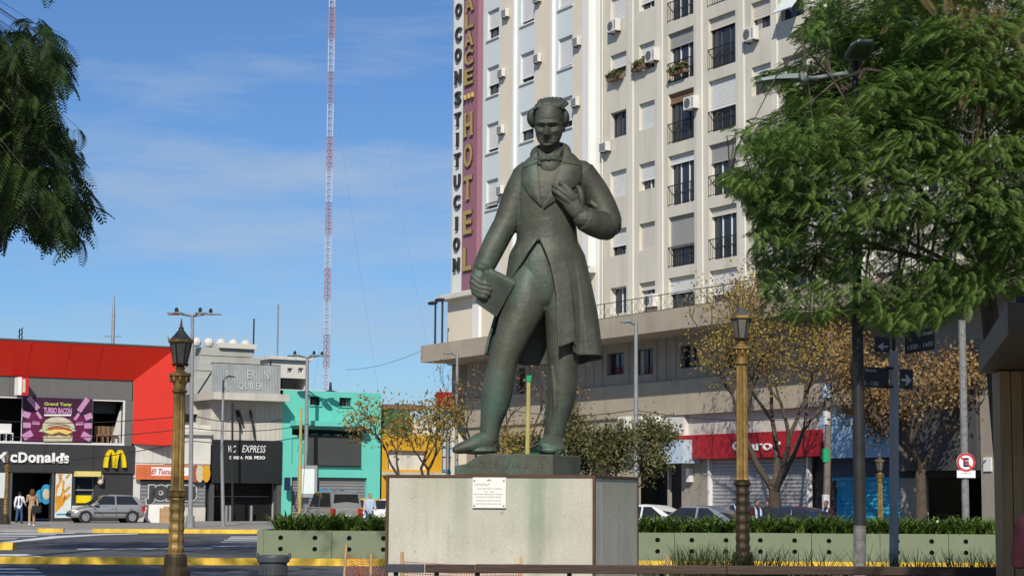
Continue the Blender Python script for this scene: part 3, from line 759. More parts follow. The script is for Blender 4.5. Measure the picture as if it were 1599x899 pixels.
for q in (1.97, x2-.02): W_(MB().box(q, q+.12, -.1, .1, zg, z0-.01), 'guide_rail', 'frame_white', RS)
W_(MB().box(x2+.12, w+.25, .2, .5, zg, z0-.01), 'doorway', 'shop_black', RS)
W_(MB().box(.5, .75, -.25, -.03, 2.3, 2.9), 'meter_box', 'frame_white', RS)
W_(MB().box(0, w+.3, .2, 1.0, z1+.01, zb2), 'wall', 'stucco_grey', RS)
# blue shop
BS = thing('blue_shop', 'closed shop with a light blue sign board above bright blue shutters', 'shop', TOWER.w(ts(1289), 0, 0), TOWER.rz)
def bs(x, y): a, z = TOWER.sz(x, y, -.4); return a-ts(1289), z
w = bs(1402, 680)[0]; z0 = bs(1340, 714)[1]; z1 = bs(1340, 640)[1]; wk = bs(1375, 650)[0]
W_(MB().prism([(0, z0), (w, z0), (w, z1-1.1), (wk, z1), (0, z1-.15)], -.4, .2), 'sign_board', 'sky_blue_sign', BS)
W_(MB().box(0, w, .1, .5, z0-.35, z0-.01), 'lintel', 'navy', BS)
g = MB(); zt = z0-.36; zm = tz(1340, 750)
shutter(BS, .35, w, zg, zm, .15, 'blue_shutter', .16)
W_(MB().box(.1, w, .1, .5, zm+.01, zt), 'panel', 'blue_shutter', BS)
W_(MB().box(0, w, .05, .09, zm+.15, zm+.65), 'mural_band', 'navy', BS)
W_(MB().box(-.3, .3, -.05, .5, zg, zm-.01), 'jamb', 'bark', BS)
W_(MB().prism([(.36, zg+.3), (.36, zg+2.2), (.6, zg+1.9), (.8, zg+1.2), (.85, zg+.3)], .09, .1), 'mural', 'graf_blue', BS)
# dark slab building
DS = thing('office_building', 'dark grey slab fronted building over a black garage opening beside a beige pillar', 'building', TOWER.w(ts(1402), 0, 0), TOWER.rz)
def dsx(x, y, o=-.6): a, z = TOWER.sz(x, y, o); return a-ts(1402), z
w = dsx(1527, 680)[0]; z0 = dsx(1480, 734)[1]
gz0 = zb2-.02
for i in range(4):
    W_(MB().box(.05+(w-.1)*i/4, .05+(w-.1)*(i+1)/4-.02, -.6, .2, z0, z0+2.2), 'panel', 'slab_dark', DS)
    W_(MB().box(.05+(w-.1)*i/4, .05+(w-.1)*(i+1)/4-.02, -.6, .2, z0+2.22, gz0+.6), 'panel', 'slab_dark', DS)
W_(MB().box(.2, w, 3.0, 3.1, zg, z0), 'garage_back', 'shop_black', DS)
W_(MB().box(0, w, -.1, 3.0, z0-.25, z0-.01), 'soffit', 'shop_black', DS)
W_(MB().box(0.0, .9, -.1, .5, zg, z0-.26), 'pillar', 'podium_grey', DS)
W_(MB().box(w+.02, w+.9, -.5, .5, zg, zb2), 'pillar', 'podium_grey', DS)
W_(MB().box(w+.92, w+2.2, -.35, .5, zg, zb2), 'pillar', 'concrete_beige', DS)
W_(MB().box(w+1.35, w+1.7, -.42, -.35, 1.9, 2.9), 'grille', 'iron', DS)
W_(MB().box(w+.2, w+.6, -.56, -.5, 2.6, 3.1), 'notice', 'frame_white', DS)
W_(MB().box(w+2.22, w+9, -.2, .5, zg, zb2), 'wall', 'concrete_beige', DS)
# hotel sign
HS = thing('hotel_sign', 'tall vertical hotel sign in white and mauve with raised letters on the corner block', 'sign', TOWER.A, TOWER.rz)
a, b, c = TOWER.sz(707, 400, -.25)[0], TOWER.sz(722, 400, -.25)[0], TOWER.sz(745, 400, -.25)[0]
zz0 = zl+.02
W_(MB().box(a, b-.01, -.25, -.01, zz0, ZT-.5), 'sign_panel', 'tower_white', HS)
W_(MB().box(b+.01, c, -.30, -.01, zz0, ZT-.5), 'sign_panel', 'mauve', HS)
def letter(ch, x, y, hpx, s0, s1, m, off, edge=None):
    z1 = TOWER.sz(x, y-hpx/2, -off)[1]; z0 = TOWER.sz(x, y+hpx/2, -off)[1]
    sw = s1-s0
    if ch in 'I.': s0, s1 = s0+sw*.36, s1-sw*.36
    g = MB(); text(g, ch, s0, s1, z0, z1, -off-.1, .03, .02)
    if ch in 'HTILNEPF':           # foot serifs
        h = (z1-z0)*.09
        if ch in 'ITPFN': g.box(s0-.06 if ch != 'T' else (s0+s1)/2-.2, (s0+s1)/2-.01 if ch in 'PFN' else ((s1+.06) if ch != 'T' else (s0+s1)/2+.2), -off-.131, -off-.1, z0, z0+h)
        if ch in 'H':
            for q in (s0+sw*.14, s1-sw*.14):
                g.box(q-.2, q+.2, -off-.131, -off-.1, z0, z0+h); g.box(q-.2, q+.2, -off-.131, -off-.1, z1-h, z1)
        if ch in 'IN': g.box(s0-.06, s1+.06 if ch == 'I' else s0+.2, -off-.131, -off-.1, z1-h, z1)
    b_ = MB(); text(b_, ch, s0, s1, z0, z1, -off-.005, .09, .02)
    o = W_(g, 'letter', m, HS, recalc=False)
    W_(b_, 'letter_side', edge or 'black_letter', o, recalc=False)
for ch, y in zip('CONSTITUCION', (56, 88, 122, 155, 188, 219, 251, 284, 316, 349.5, 381.5, 413.5)):
    letter(ch, 714, y, 21, a+(b-a)*.2, a+(b-a)*.8, 'black_letter', .25)
letter('O', 715, 18, 21, a+(b-a)*.2, a+(b-a)*.8, 'black_letter', .25)
for ch, y, hp in (('A', 8, 24), ('L', 34, 24), ('A', 62, 24), ('C', 91, 24), ('E', 121, 24), ('H', 195, 37), ('O', 243, 37), ('T', 293.5, 37), ('E', 347, 37), ('L', 404, 36)):
    letter(ch, 733, y, hp, b+(c-b)*.2, b+(c-b)*.76, 'gold_letter', .30, 'mauve_edge')
for k in (.25, .5, .75):
    g = MB(); s = b+(c-b)*k; z = TOWER.sz(733, 155, -.3)[1]; g.lathe([(0.13, 0), (.13, .25)], 8, (s, -.40, z)); W_(g, 'letter', 'gold_letter', HS)
letter('P', 733, -18, 24, b+(c-b)*.2, b+(c-b)*.76, 'gold_letter', .30, 'mauve_edge')
# floodlights on the canopy
for i, (px, top, lab) in enumerate(((680, 476, 'floodlight on a thin post at the outer end of the concrete canopy'), (691, 471, 'floodlight on a thin post on the canopy, nearer the hotel sign'))):
    s, z1 = TOWER.sz(px, top, -1.2); b = TOWER.w(s, -1.2, CANZ1)
    fl = thing('floodlight', lab, 'floodlight', b, TOWER.rz, 'floodlights on the canopy')
    W_(MB().tube([(0, 0, 0), (0, 0, z1-CANZ1)], .06, 8), 'post', 'iron', fl)
    g = MB(); g.cbox((-.1, -.12, z1-CANZ1+.1), (.62, .36, .17)); bevel(W_(g, 'lamp_head', 'iron', fl), .06)
# ---------------------------------------------------------------- the burger restaurant
ls = lambda x, y=700: LEFT.sz(x, y)[0]
lz = lambda x, y: LEFT.sz(x, y)[1]
G0 = .1
def lroot(name, label, cat, px): return thing(name, label, cat, LEFT.w(ls(px), 0, 0), LEFT.rz)
class LX:
    """pixel -> local (s, z) of a shop on the left street line, at offset off from the facade"""
    def __init__(s, px): s.s0 = ls(px)
    def __call__(s, x, y, off=0.0): a, z = LEFT.sz(x, y, off); return a-s.s0, z
    def rect(s, x0, x1, y0, y1, off=0.0):
        a = s(x0, (y0+y1)/2, off)[0]; b = s(x1, (y0+y1)/2, off)[0]; xm = (x0+x1)/2
        return a, b, s(xm, y1, off)[1], s(xm, y0, off)[1]
def slab(par, name, m, r, y0, y1, **k): return W_(MB().box(r[0], r[1], y0, y1, r[2], r[3]), name, m, par, **k)
MC = lroot('fast_food_restaurant', 'fast food restaurant with a red fascia frame and dark grey lower floor', 'restaurant', 0)
X = LX(0)
sm0 = -9.0                                     # runs on out of frame
e = X(208, 750)[0]; er = X(263, 600)[0]
zt = X(130, 539)[1]; zin = X(100, 590)[1]; zrb = X(235, 696)[1]
xin = X(207, 640)[0]
# splayed red frame: outer edge forward, inner edge back
fo = -1.0
g = MB(); g.add([(sm0, fo, zt), (er, fo, zt), (xin, -.08, zin), (sm0, -.08, zin), (sm0, .4, zt), (er, .4, zt)], [(3, 2, 1, 0), (0, 1, 5, 4)]); W_(g, 'fascia_panel', 'red_cladding', MC, recalc=False)
g = MB(); g.add([(er, fo, zt), (er, fo, zrb), (xin, -.08, zrb+.12), (xin, -.08, zin), (er, .4, zt), (er, .4, zrb), (xin, .4, zrb+.12)], [(3, 2, 1, 0), (0, 1, 5, 4), (1, 2, 6, 5)]); W_(g, 'fascia_panel', 'red_cladding', MC, recalc=False)
W_(MB().box(sm0, er+.05, fo-.02, .4, zt+.005, zt+.1), 'coping', 'frame_dark', MC)
g = MB()
for px in (40, 100, 150): 
    s = X(px, 560)[0]; g.add([(s-.02, fo-.012, zt-.05), (s+.02, fo-.012, zt-.05), (s+.02, -.09, zin), (s-.02, -.09, zin)], [(3, 2, 1, 0)])
W_(g, 'seam', 'sign_red', MC, recalc=False)
zw1 = X(100, 622)[1]; zw0 = X(100, 690)[1]; xw = X(195, 650)[0]; zf = X(100, 694)[1]; zf0 = X(100, 736)[1]
for i, (p, q) in enumerate(((-90, 15), (15, 75), (75, 140), (140, 207))):
    W_(MB().box(max(sm0, X(p, 605)[0])+.006, X(q, 605)[0]-.006, 0, .4, zw1+.01, zin+.5), 'cladding_panel', 'grey_panel', MC)
W_(MB().box(xw+.0, xin+.02, 0, .4, zf+.01, zw1), 'cladding_panel', 'grey_panel', MC)
# upper dining room seen through the window band
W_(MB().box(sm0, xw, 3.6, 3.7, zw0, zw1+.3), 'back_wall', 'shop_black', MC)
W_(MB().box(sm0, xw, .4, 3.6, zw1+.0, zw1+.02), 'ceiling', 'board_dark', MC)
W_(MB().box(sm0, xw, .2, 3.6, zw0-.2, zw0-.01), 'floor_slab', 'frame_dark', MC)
g = MB(); g.box(sm0, xw, -.02, .1, zw1-.06, zw1); g.box(sm0, xw, -.03, .12, zw0-.12, zw0); g.box(xw-.1, xw-.01, -.02, .1, zw0, zw1-.06)
for px in (35, 144): s = X(px, 650)[0]; g.box(s-.03, s+.03, .0, .08, zw0, zw1-.06)
W_(g, 'window_frame', 'frame_white', MC)
W_(MB().prism([(X(178, 680)[0], zw0), (xw-.02, zw0), (xw-.02, zw1-.25)], .5, .6), 'stair_wall', 'stucco_white', MC)
W_(MB().box(X(145, 650)[0], xw-.1, 1.2, 1.3, zw1-.7, zw1), 'beam', 'board_dark', MC)
for px in (160, 168, 176, 183, 8, 18):
    s = X(px, 680)[0]; g = MB(); g.box(s-.2, s+.2, .35, .75, zw0+.4, zw0+.46); g.box(s-.2, s+.2, .72, .77, zw0+.46, zw0+.95)
    for a_, b_ in ((-.18, .37), (.18, .37), (-.18, .74), (.18, .74)): g.box(s+a_-.02, s+a_+.02, b_-.02, b_+.02, zw0, zw0+.4)
    W_(g, 'chair', 'blind_brown' if px > 50 else 'frame_white', MC)
# lower fascia and wall
sd0, sd1 = X(18, 770)[0], X(80, 770)[0]; zd = X(50, 738)[1]
kw0, kw1, kz0, kz1 = X.rect(117, 148, 744, 785)
g = MB(); wall_holes(g, sm0, e, G0, zf, [(sd0, sd1, G0+.01, zd), (kw0, kw1, kz0, kz1)], .35, 0); W_(g, 'wall', 'charcoal', MC, recalc=False)
g = MB(); shell(g, sm0, e, .36, 14, G0, zt-.3); W_(g, 'wall', 'charcoal', MC)
W_(MB().box(sm0, e+.02, -.1, -.002, zf0-.05, zf), 'fascia_board', 'charcoal', MC)
for px in (70, 145): s = X(px, 715)[0]; W_(MB().box(s-.015, s+.015, -.11, -.1, zf0-.05, zf), 'joint', 'iron', MC)
W_(MB().box(sd0, sd1, 2.8, 2.9, G0, zd), 'entrance_back', 'shop_black', MC)
W_(MB().box(sd0-.12, sd0, -.06, .3, G0, zd+.1).box(sd1, sd1+.12, -.06, .3, G0, zd+.1).box(sd0, sd1, -.06, .3, zd, zd+.1), 'door_frame', 'frame_dark', MC)
a0, b0, c0, d0 = X.rect(86, 111, 739, 808)
po = W_(MB().box(a0, b0, -.05, -.002, c0, d0), 'poster', 'poster_pale', MC)
random.seed(5); g = MB(); w_, h_ = b0-a0, d0-c0
for i in range(11):
    u = random.uniform(.05, .75); v = .25+.07*i*random.uniform(.8, 1.1); l = random.uniform(.2, .5); an = random.uniform(.5, 1.2)
    p = (a0+w_*u, c0+h_*v); q = (min(b0-.02, p[0]+w_*l*math.cos(an)), min(d0-.03, p[1]+h_*.25*math.sin(an))); t_ = .09
    g.add([(p[0], -.055, p[1]), (q[0], -.055, q[1]), (max(a0+.01, q[0]-t_*1.5), -.055, min(d0-.01, q[1]+t_)), (max(a0+.01, p[0]-t_), -.055, p[1]+t_)], [(0, 1, 2, 3)])
g.add([(a0+.01, -.053, c0+h_*.1), (a0+w_*.5, -.053, c0+h_*.3), (a0+w_*.45, -.053, c0+h_*.5), (a0+.01, -.053, c0+h_*.5)], [(0, 1, 2, 3)])
W_(g, 'print', 'fries_orange', po, recalc=False)
W_(MB().box(a0+w_*.1, a0+w_*.8, -.056, -.051, c0+h_*.06, c0+h_*.1), 'print', 'graf_blue', po)
# service window with yellow awning
wi = window(MC, kw0, kw1, kz0, kz1, .35, blind=0, cols=1, frame='pole_grey')
W_(MB().box(kw0, kw1, .18, .24, (kz0+kz1)/2-.04, (kz0+kz1)/2+.04), 'glazing_bar', 'pole_grey', wi)
a1, b1, c1, d1 = X.rect(115, 153, 735.5, 743.5); W_(MB().box(a1, b1, -.5, -.002, c1, d1), 'awning', 'awning_yellow', MC)
M['cheese'].name = 'pale_yellow'
a1, b1, c1, d1 = X.rect(112, 150, 789, 798); W_(MB().box(a1, b1, -.3, -.002, c1, d1), 'counter_ledge', 'stucco_white', MC)
W_(MB().box(kw0+.1, kw0+.9, -.1, .15, kz0+.01, kz0+.42), 'till_box', 'yellow_sign', MC)
a1, b1, c1, d1 = X.rect(-14, 11, 737, 777); W_(MB().box(a1, b1, -.05, -.002, c1, d1), 'menu_board', 'poster_pale', MC)
for (px, py, rx, rz_, m) in ((72, 771, .33, .55, 'graf_blue'), (72, 771, .2, .3, 'bun'), (62, 774, .22, .35, 'graf_blue')):
    s, z = X(px, py, .6); W_(MB().tube([(s, .6 if m == 'graf_blue' else .57, z), (s, .63 if m == 'graf_blue' else .6, z)], (rx, rz_), 14, ref=(0, 0, 1)), 'window_sticker', m, MC)
s, z = X(158, 748, -.3); W_(MB().lathe([(.06, 0), (.16, .1), (.16, .5), (.1, .6)], 8, (s, -.2, z-.3)), 'wall_lamp', 'bun', MC)
# raised wordmark and arches
a1, b1, c1, d1 = X.rect(-9, 106, 706, 722, -.1)
V = [('M', -9, 9), ('c', 15, 26), ('D', 28.5, 42), ('o', 43.5, 55.5), ('n', 57, 67.5), ('a', 69, 79.5), ('l', 81, 85), ('d', 86.5, 98-.5), ("'", 96.5, 99.5), ('s', 97.5+1.5, 107)]
zb_, zt_, zx_ = X(50, 722, -.1)[1], X(50, 706, -.1)[1], X(50, 709.5, -.1)[1]
for ch, x0, x1 in V:
    s0, s1 = X(x0, 714, -.1)[0], X(x1, 714, -.1)[0]; g = MB()
    if ch == "'": g.box(s0, s1, -.22, -.1, zt_-.22, zt_)
    else: text(g, ch, s0, s1, zb_, zx_ if ch in 'conas' else zt_, -.105, .1, .03)
    W_(g, 'letter', 'white_letter', MC, recalc=False)
g = MB()
def arch(pts):
    for i in range(len(pts)-1):
        (x0, y0, w0), (x1, y1, w1) = pts[i], pts[i+1]
        s0, z0 = X(x0, y0, -.1); s1, z1 = X(x1, y1, -.1); t = Vector((s1-s0, 0, z1-z0)).normalized(); nrm = Vector((-t.z, 0, t.x))
        A_, B_ = Vector((s0, 0, z0)), Vector((s1, 0, z1))
        q = [A_-nrm*w0, B_-nrm*w1, B_+nrm*w1, A_+nrm*w0]
        g.add([(p.x, -.32, p.z) for p in q] + [(p.x, -.12, p.z) for p in q], [(0,1,2,3),(7,6,5,4),(0,4,5,1),(1,5,6,2),(2,6,7,3),(3,7,4,0)])
A1 = [(163.5, 729.5, .105), (164.5, 719, .10), (166.5, 711, .09), (169, 705.5, .08), (171.5, 703.2, .075), (174, 705.5, .08), (176, 711, .09), (177.4, 719, .10), (178, 729, .105)]
arch(A1); arch([(x+14.6, y+.5, w_) for x, y, w_ in A1])
W_(g, 'emblem', 'yellow_sign', MC)
a1, b1, c1, d1 = X.rect(26, 42, 589, 617, -.7)
bx = W_(MB().box(a1, b1, -1.0, -.35, c1, d1), 'emblem_box', 'sign_red', MC)
W_(MB().box(a1-.01, a1+.18, -1.01, -.36, c1, d1), 'box_edge', 'white_letter', bx)
W_(MB().box(a1+.22, b1-.18, -1.02, -1.0, c1+.15, d1-.1), 'box_face', 'bun', bx)
# burger poster
PB = thing('burger_billboard', 'purple advertising banner with a big burger hanging in the upper restaurant window', 'billboard', LEFT.w(ls(0), 0, 0), LEFT.rz)
a0, b0, c0, d0 = X.rect(35, 144, 621, 689, -.1)
W_(MB().box(a0, b0, -.1, -.04, c0, d0), 'banner', 'poster_purple', PB)
def pr(x, y, k=0): s, z = X(x, y, -.1); return (s, -.104-.004*k, z)
def flat(name, m, pts, k):
    g = MB(); P = [pr(x, y, k) for x, y in pts]; g.add(P, [tuple(range(len(P)))]); return W_(g, name, m, PB)
flat('print', 'poster_magenta', [(40, 640), (60, 648), (70, 652), (110, 652), (125, 648), (140, 660), (140, 688), (40, 688)], 0)
def lines(px0, px1, y0, y1, s_, m, k, bold=0.02, shear=0):
    g = MB(); a, b, c, d = X.rect(px0, px1, y0, y1, -.1); text(g, s_, a, b, c, d, -.104-.004*k, 0, bold, shear); W_(g, 'print', m, PB, recalc=False)
lines(69, 112, 628, 634.5, 'Grand Tasty', 'poster_lime', 2, .03); lines(68, 112, 636, 645.5, 'TURBO BACON', 'poster_pink', 2, .05)
flat('print', 'white_letter', [(69, 646.5), (111, 646.5), (111, 649), (69, 649)], 1)
def pill(cx, cy, w_, h_, an, m='poster_pink'):
    c_, s_ = math.cos(R(an)), math.sin(R(an)); flat('print', m, [(cx+x*c_-y*s_, cy+x*s_+y*c_) for x, y in ((-w_, -h_), (w_, -h_), (w_, h_), (-w_, h_))], 1)
for cx, cy, w_, h_, an in ((52, 629, 12, 4, 50), (130, 632, 12, 4, -55), (41, 647, 6, 4.5, 20), (138, 650, 6, 4.5, -20), (42, 663, 6, 4.5, 0), (137.5, 664, 6, 4.5, 0), (43, 679, 8, 5, -30), (135, 681, 8, 5, 30), (61, 648, 6, 2.2, 55), (120, 650, 6, 2.2, -55), (56, 660, 6, 2.4, 5), (124, 661, 6, 2.4, -5)): pill(cx, cy, w_, h_, an)
flat('print', 'lettuce', [(60, 673), (70, 665), (90, 662), (112, 667), (119, 672), (112, 674), (68, 674)], 2)
flat('print', 'bun', [(66, 668), (67, 661), (72, 655), (80, 651.5), (90, 650.5), (100, 651.5), (109, 656), (115, 662), (117, 669), (104, 663), (90, 661), (76, 663)], 3)
flat('print', 'bacon', [(70, 671), (80, 665), (92, 664), (108, 668), (115, 673), (100, 672), (84, 671)], 4)
flat('print', 'cheese', [(68, 674), (84, 670), (98, 670), (113, 674), (104, 678), (92, 674), (80, 678)], 5)
flat('print', 'patty', [(69, 677), (90, 674), (113, 677), (112, 683), (69, 683)], 4)
flat('print', 'cheese', [(76, 679), (84, 683), (92, 679), (100, 683), (108, 679), (110, 681), (100, 685), (84, 685), (74, 681)], 6)
flat('print', 'lettuce', [(66, 681), (90, 680), (114, 681), (112, 685), (68, 685)], 5)
flat('print', 'bun', [(67, 685), (78, 682), (100, 682), (113, 685), (112, 688.5), (68, 688.5)], 7)
# ---------------------------------------------------------------- white old shop
WS = lroot('corner_shop', 'old whitewashed shop with orange food banner and graffiti shutter beside the restaurant', 'shop', 209)
X = LX(209); w = X(328, 740)[0]-.02
zA = X(300, 663)[1]; zB = X(300, 613)[1]
W_(MB().box(.02, w, 0, .4, X(270, 746)[1], zA), 'wall', 'stucco_white', WS)
g = MB(); shell(g, .02, w, .4, 10, G0, zA-.02); W_(g, 'wall', 'stucco_grey', WS)
W_(MB().box(X(264, 675)[0], w, -.25, -.002, X(270, 678)[1], X(270, 672)[1]), 'ledge', 'stucco_grey', WS)
W_(MB().box(X(255, 700)[0], w, -.06, -.002, X(300, 724)[1], X(300, 684)[1]), 'panel', 'stucco_white', WS)
W_(MB().box(.1, X(254, 700)[0], -.04, -.002, X(230, 722)[1], X(230, 702)[1]), 'panel', 'stucco_white', WS)
hx0, hx1, hz0, hz1 = X.rect(285, 309, 646, 659, 2.0)
g = MB(); wall_holes(g, X(262, 640, 2.)[0], w, zA-.1, zB, [(hx0, hx1, hz0, hz1)], .3, 2.0); W_(g, 'upper_wall', 'stucco_grey', WS, recalc=False)
window(WS, hx0, hx1, hz0, hz1, .3, blind=0, y=2.0)
bn = X.rect(212, 327, 725.5, 748.5, -.3)
ban = slab(WS, 'banner', 'white_letter', bn, -.3, -.2)
h_ = bn[3]-bn[2]
g = MB(); g.box(bn[0], bn[1], -.31, -.302, bn[2], bn[2]+h_*.28); g.box(bn[0], bn[0]+.9, -.312, -.303, bn[2]+h_*.28, bn[3]); g.box(bn[0]+.9, bn[1], -.311, -.303, bn[3]-h_*.14, bn[3]); W_(g, 'print', 'banner_orange', ban)
a, b, c, d = X.rect(236, 288, 731.5, 740, -.3); g = MB(); text(g, 'El Tucumano', a, b, c, d, -.315, 0, .02, .3); W_(g, 'lettering', 'sign_red', ban, recalc=False)
for q, (px, m) in enumerate(((305, 'bacon'), (312, 'bun'), (322, 'yellow_wall'))):
    s, z = X(px, 739, -.3); W_(MB().tube([(s, -.316-.004*q, z), (s, -.305, z)], (h_*.3, .5), 10, ref=(0, 0, 1)), 'print', m, ban)
r = X.rect(219, 321, 751, 791); shutter(WS, r[0], r[1], r[2], r[3], .05, 'shutter_grey', .2)
slab(WS, 'plinth_wall', 'stucco_grey', (r[0], r[1], G0, r[2]-.01), -.03, .4)
slab(WS, 'pier', 'stucco_white', (.02, r[0]-.02, G0, X(215, 747)[1]), -.02, .4)
slab(WS, 'pier', 'shop_black', (r[1]+.02, w, G0, X(325, 747)[1]), .2, .4)
a, b, c, d = X.rect(228, 306, 757, 787)
g = MB(); text(g, 'JOKES', a-.08, b+.08, c-.06, d+.06, -.03, 0, .16); W_(g, 'graffiti', 'graf_white', WS, recalc=False)
g = MB(); text(g, 'JOKES', a, b, c, d, -.036, 0, .11); W_(g, 'graffiti', 'graf_black', WS, recalc=False)
# ---------------------------------------------------------------- express diner
WO = lroot('express_diner', 'narrow diner with a black sign panel, black opening and grey upper wall', 'restaurant', 328)
X = LX(328); w = X(440, 740)[0]-.02
r = X.rect(328, 440, 632, 687); slab(WO, 'wall', 'stucco_grey', (.02, w, r[2]-.3, r[3]+.2), 0, .4)
g = MB(); shell(g, .02, w, .4, 10, G0, r[3]+.2); W_(g, 'wall', 'stucco_grey', WO)
for i in range(14):
    s = .3+(w-.5)*i/13; W_(MB().box(s-.02, s+.02, -.03, -.002, r[2], r[3]), 'rib', 'stucco_grey', WO)
q = X.rect(326, 447, 622, 632, -.6); slab(WO, 'roof_slab', 'stucco_grey', (q[0], q[1]-.15, r[3]+.21, r[3]+.62), -1.3, 3)
r2 = X.rect(330, 439, 687, 754); slab(WO, 'sign_panel', 'sign_black', (r2[0], r2[1], r2[2], r2[3]), -.12, -.002)
for k in (1, 2): s = r2[0]+(r2[1]-r2[0])*k/3; W_(MB().box(s-.015, s+.015, -.135, -.121, r2[2], r2[3]), 'joint', 'iron', WO)
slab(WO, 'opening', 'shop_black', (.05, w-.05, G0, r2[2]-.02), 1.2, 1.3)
for q in (.02, w-.28): W_(MB().box(q, q+.28, -.02, .4, G0, r2[2]-.01), 'pier', 'slab_dark', WO)
for tx, q0_, q1_, y0_, y1_, bo, sh in (('WO', 356, 369, 695, 706, 0, .2), ('EXPRESS', 378, 415, 695, 706, 0, .25), ('COMIDA', 358, 379, 711.5, 716.5, .04, 0), ('POR', 383, 394, 711.5, 716.5, .04, 0), ('PESO', 397, 414, 711.5, 716.5, .04, 0)):
    a, b, c, d = X.rect(q0_, q1_, y0_, y1_, -.12); g = MB(); text(g, tx, a, b, c, d, -.128, 0, bo, sh); W_(g, 'lettering', 'white_letter', WO, recalc=False)
for px in (360, 366, 399): s = X(px, 806)[0]; W_(MB().lathe([(.09, 0), (.09, .9)], 8, (s, .6, G0)), 'bollard', 'pole_grey', WO)
W_(MB().box(.3, w-.3, .9, 1.0, 1.5, 1.54), 'counter', 'pole_grey', WO)
for px, l in ((368, 1.1), (390, 1.6), (371, .8)):
    s, z = X(px, 640, -.1); W_(MB().tube([(s, -.15, z), (s+.15, -.25, z-l*.5), (s+.3, -.2, z-l)], .07, 5), 'hanging_cable', 'iron', WO)
# corrugated billboard on the roof
CB = lroot('roof_billboard', 'corrugated grey metal billboard with faded letters standing on the diner roof', 'billboard', 328)
a, b, c, d = X.rect(330, 438, 569, 617, -.3); g = MB(); n = 44
for i in range(n):
    x0 = a+(b-a)*i/n; x1 = a+(b-a)*(i+1)/n; xm = (x0+x1)/2
    g.quad((x0, -.3, c), (xm, -.38, c), (xm, -.38, d), (x0, -.3, d)); g.quad((xm, -.38, c), (x1, -.3, c), (x1, -.3, d), (xm, -.38, d))
W_(g, 'metal_sheet', 'zinc', CB, recalc=False)
for q0_, q1_ in ((d-.1, d+.05), (c, c+.1)): W_(MB().box(a, b, -.29, -.2, q0_, q1_), 'edge_rail', 'iron', CB)
zr = r[3]+.62
for k in range(5): s = a+.2+(b-a-.4)*k/4; W_(MB().box(s-.06, s+.06, -.28, -.16, zr, c+.1).tube([(s, -.2, d-.3), (s, 2.2, zr)], .05, 5), 'strut', 'iron', CB)
for tx, x0, x1, y0, y1 in (('AL', 352, 362, 577, 590), ('ER', 386, 400, 578, 591), ('N', 412, 420, 579, 592), ('AL', 349, 358, 596, 608), ('QUILER', 372, 412, 597, 609)):
    p = X.rect(x0, x1, y0, y1, -.38); g = MB(); text(g, tx, p[0], p[1], p[2], p[3], -.392, 0); W_(g, 'lettering', 'zinc_pale', CB, recalc=False)
# ---------------------------------------------------------------- turquoise building
TQ = lroot('turquoise_building', 'turquoise painted two storey building with a grey garage shutter', 'building', 440)
X = LX(440); w = X(594, 740)[0]-.02
zt = X(515, 611)[1]
wins = [X.rect(484, 500.5, 619, 632), X.rect(530, 549, 620.5, 634)]
gs = X.rect(455, 573, 745, 812); lv = X.rect(456, 565, 670.5, 680)
g = MB(); wall_holes(g, .02, w, G0, zt, wins + [(gs[0], gs[1], G0+.01, gs[3]), (lv[0], lv[1], lv[2], lv[3])], .35, 0); W_(g, 'wall', 'turquoise', TQ, recalc=False)
g = MB(); shell(g, .02, w, .35, 12, G0, zt); W_(g, 'wall', 'turquoise_dark', TQ)
for h in wins:
    wi = window(TQ, *h, d=.35, blind=0, cols=2, sill='turquoise')
    g = MB()
    for k in range(6): s = h[0]+.1+(h[1]-h[0]-.2)*k/5; g.box(s-.015, s+.015, .1, .13, h[2], h[3])
    W_(g, 'grille', 'iron', wi)
shutter(TQ, gs[0], gs[1], G0, gs[3], .25, 'shutter_grey', .18)
W_(MB().box(lv[0], lv[1], .3, .36, lv[2], lv[3]), 'vent_back', 'shop_black', TQ)
for k in range(1, 6): s = lv[0]+(lv[1]-lv[0])*k/6; W_(MB().box(s-.2, s+.2, .05, .3, lv[2], lv[3]-.25), 'vent_block', 'turquoise', TQ)
r = X.rect(458, 569, 660, 665.5, -.5); W_(MB().box(r[0], r[1], -.9, -.002, r[2], r[2]+.3), 'ledge', 'turquoise', TQ)
r = X.rect(482, 563, 681, 726, -.15); W_(MB().box(r[0], r[1], -.18, -.002, r[2], r[3]), 'sign_board', 'board_dark', TQ)
W_(MB().box(r[0]-.06, r[1]+.06, -.2, -.19, r[2]-.06, r[2]).box(r[0]-.06, r[1]+.06, -.2, -.19, r[3], r[3]+.06), 'board_edge', 'iron', TQ)
r = X.rect(455, 478, 683, 722, 0); g = MB(); g.box(r[0], r[1], -.03, -.002, r[3]-.05, r[3]); g.box(r[0], r[0]+.06, -.03, -.002, r[2], r[3]-.05); g.box(r[1]-.06, r[1], -.03, -.002, r[2], r[3]-.05); W_(g, 'moulding', 'turquoise_dark', TQ)
r = X.rect(444, 449, 745, 765, -.3); W_(MB().box(r[0]-.1, r[1], -.7, -.5, r[2], r[3]), 'blade_sign', 'navy', TQ)
def scribble(par, px0, px1, py0, py1, m, n, seed, X, y, r_=.05):
    rr = random.Random(seed); g = MB()
    for k in range(n):
        cx = px0+(px1-px0)*(k+.5)/n; pts = []
        a0 = rr.uniform(0, 6); ex = rr.uniform(.5, 1.1)
        for i in range(9):
            an = a0+i*.62; s, z = X(cx+math.cos(an)*(px1-px0)/n*.62*ex, (py0+py1)/2+math.sin(an*rr.choice((1, 1, .9)))*(py1-py0)/2, 0); pts.append((s, y, z))
        g.tube(pts, (r_, .006), 4, ref=(0, 1, 0))
    W_(g, 'graffiti', m, par, recalc=False)
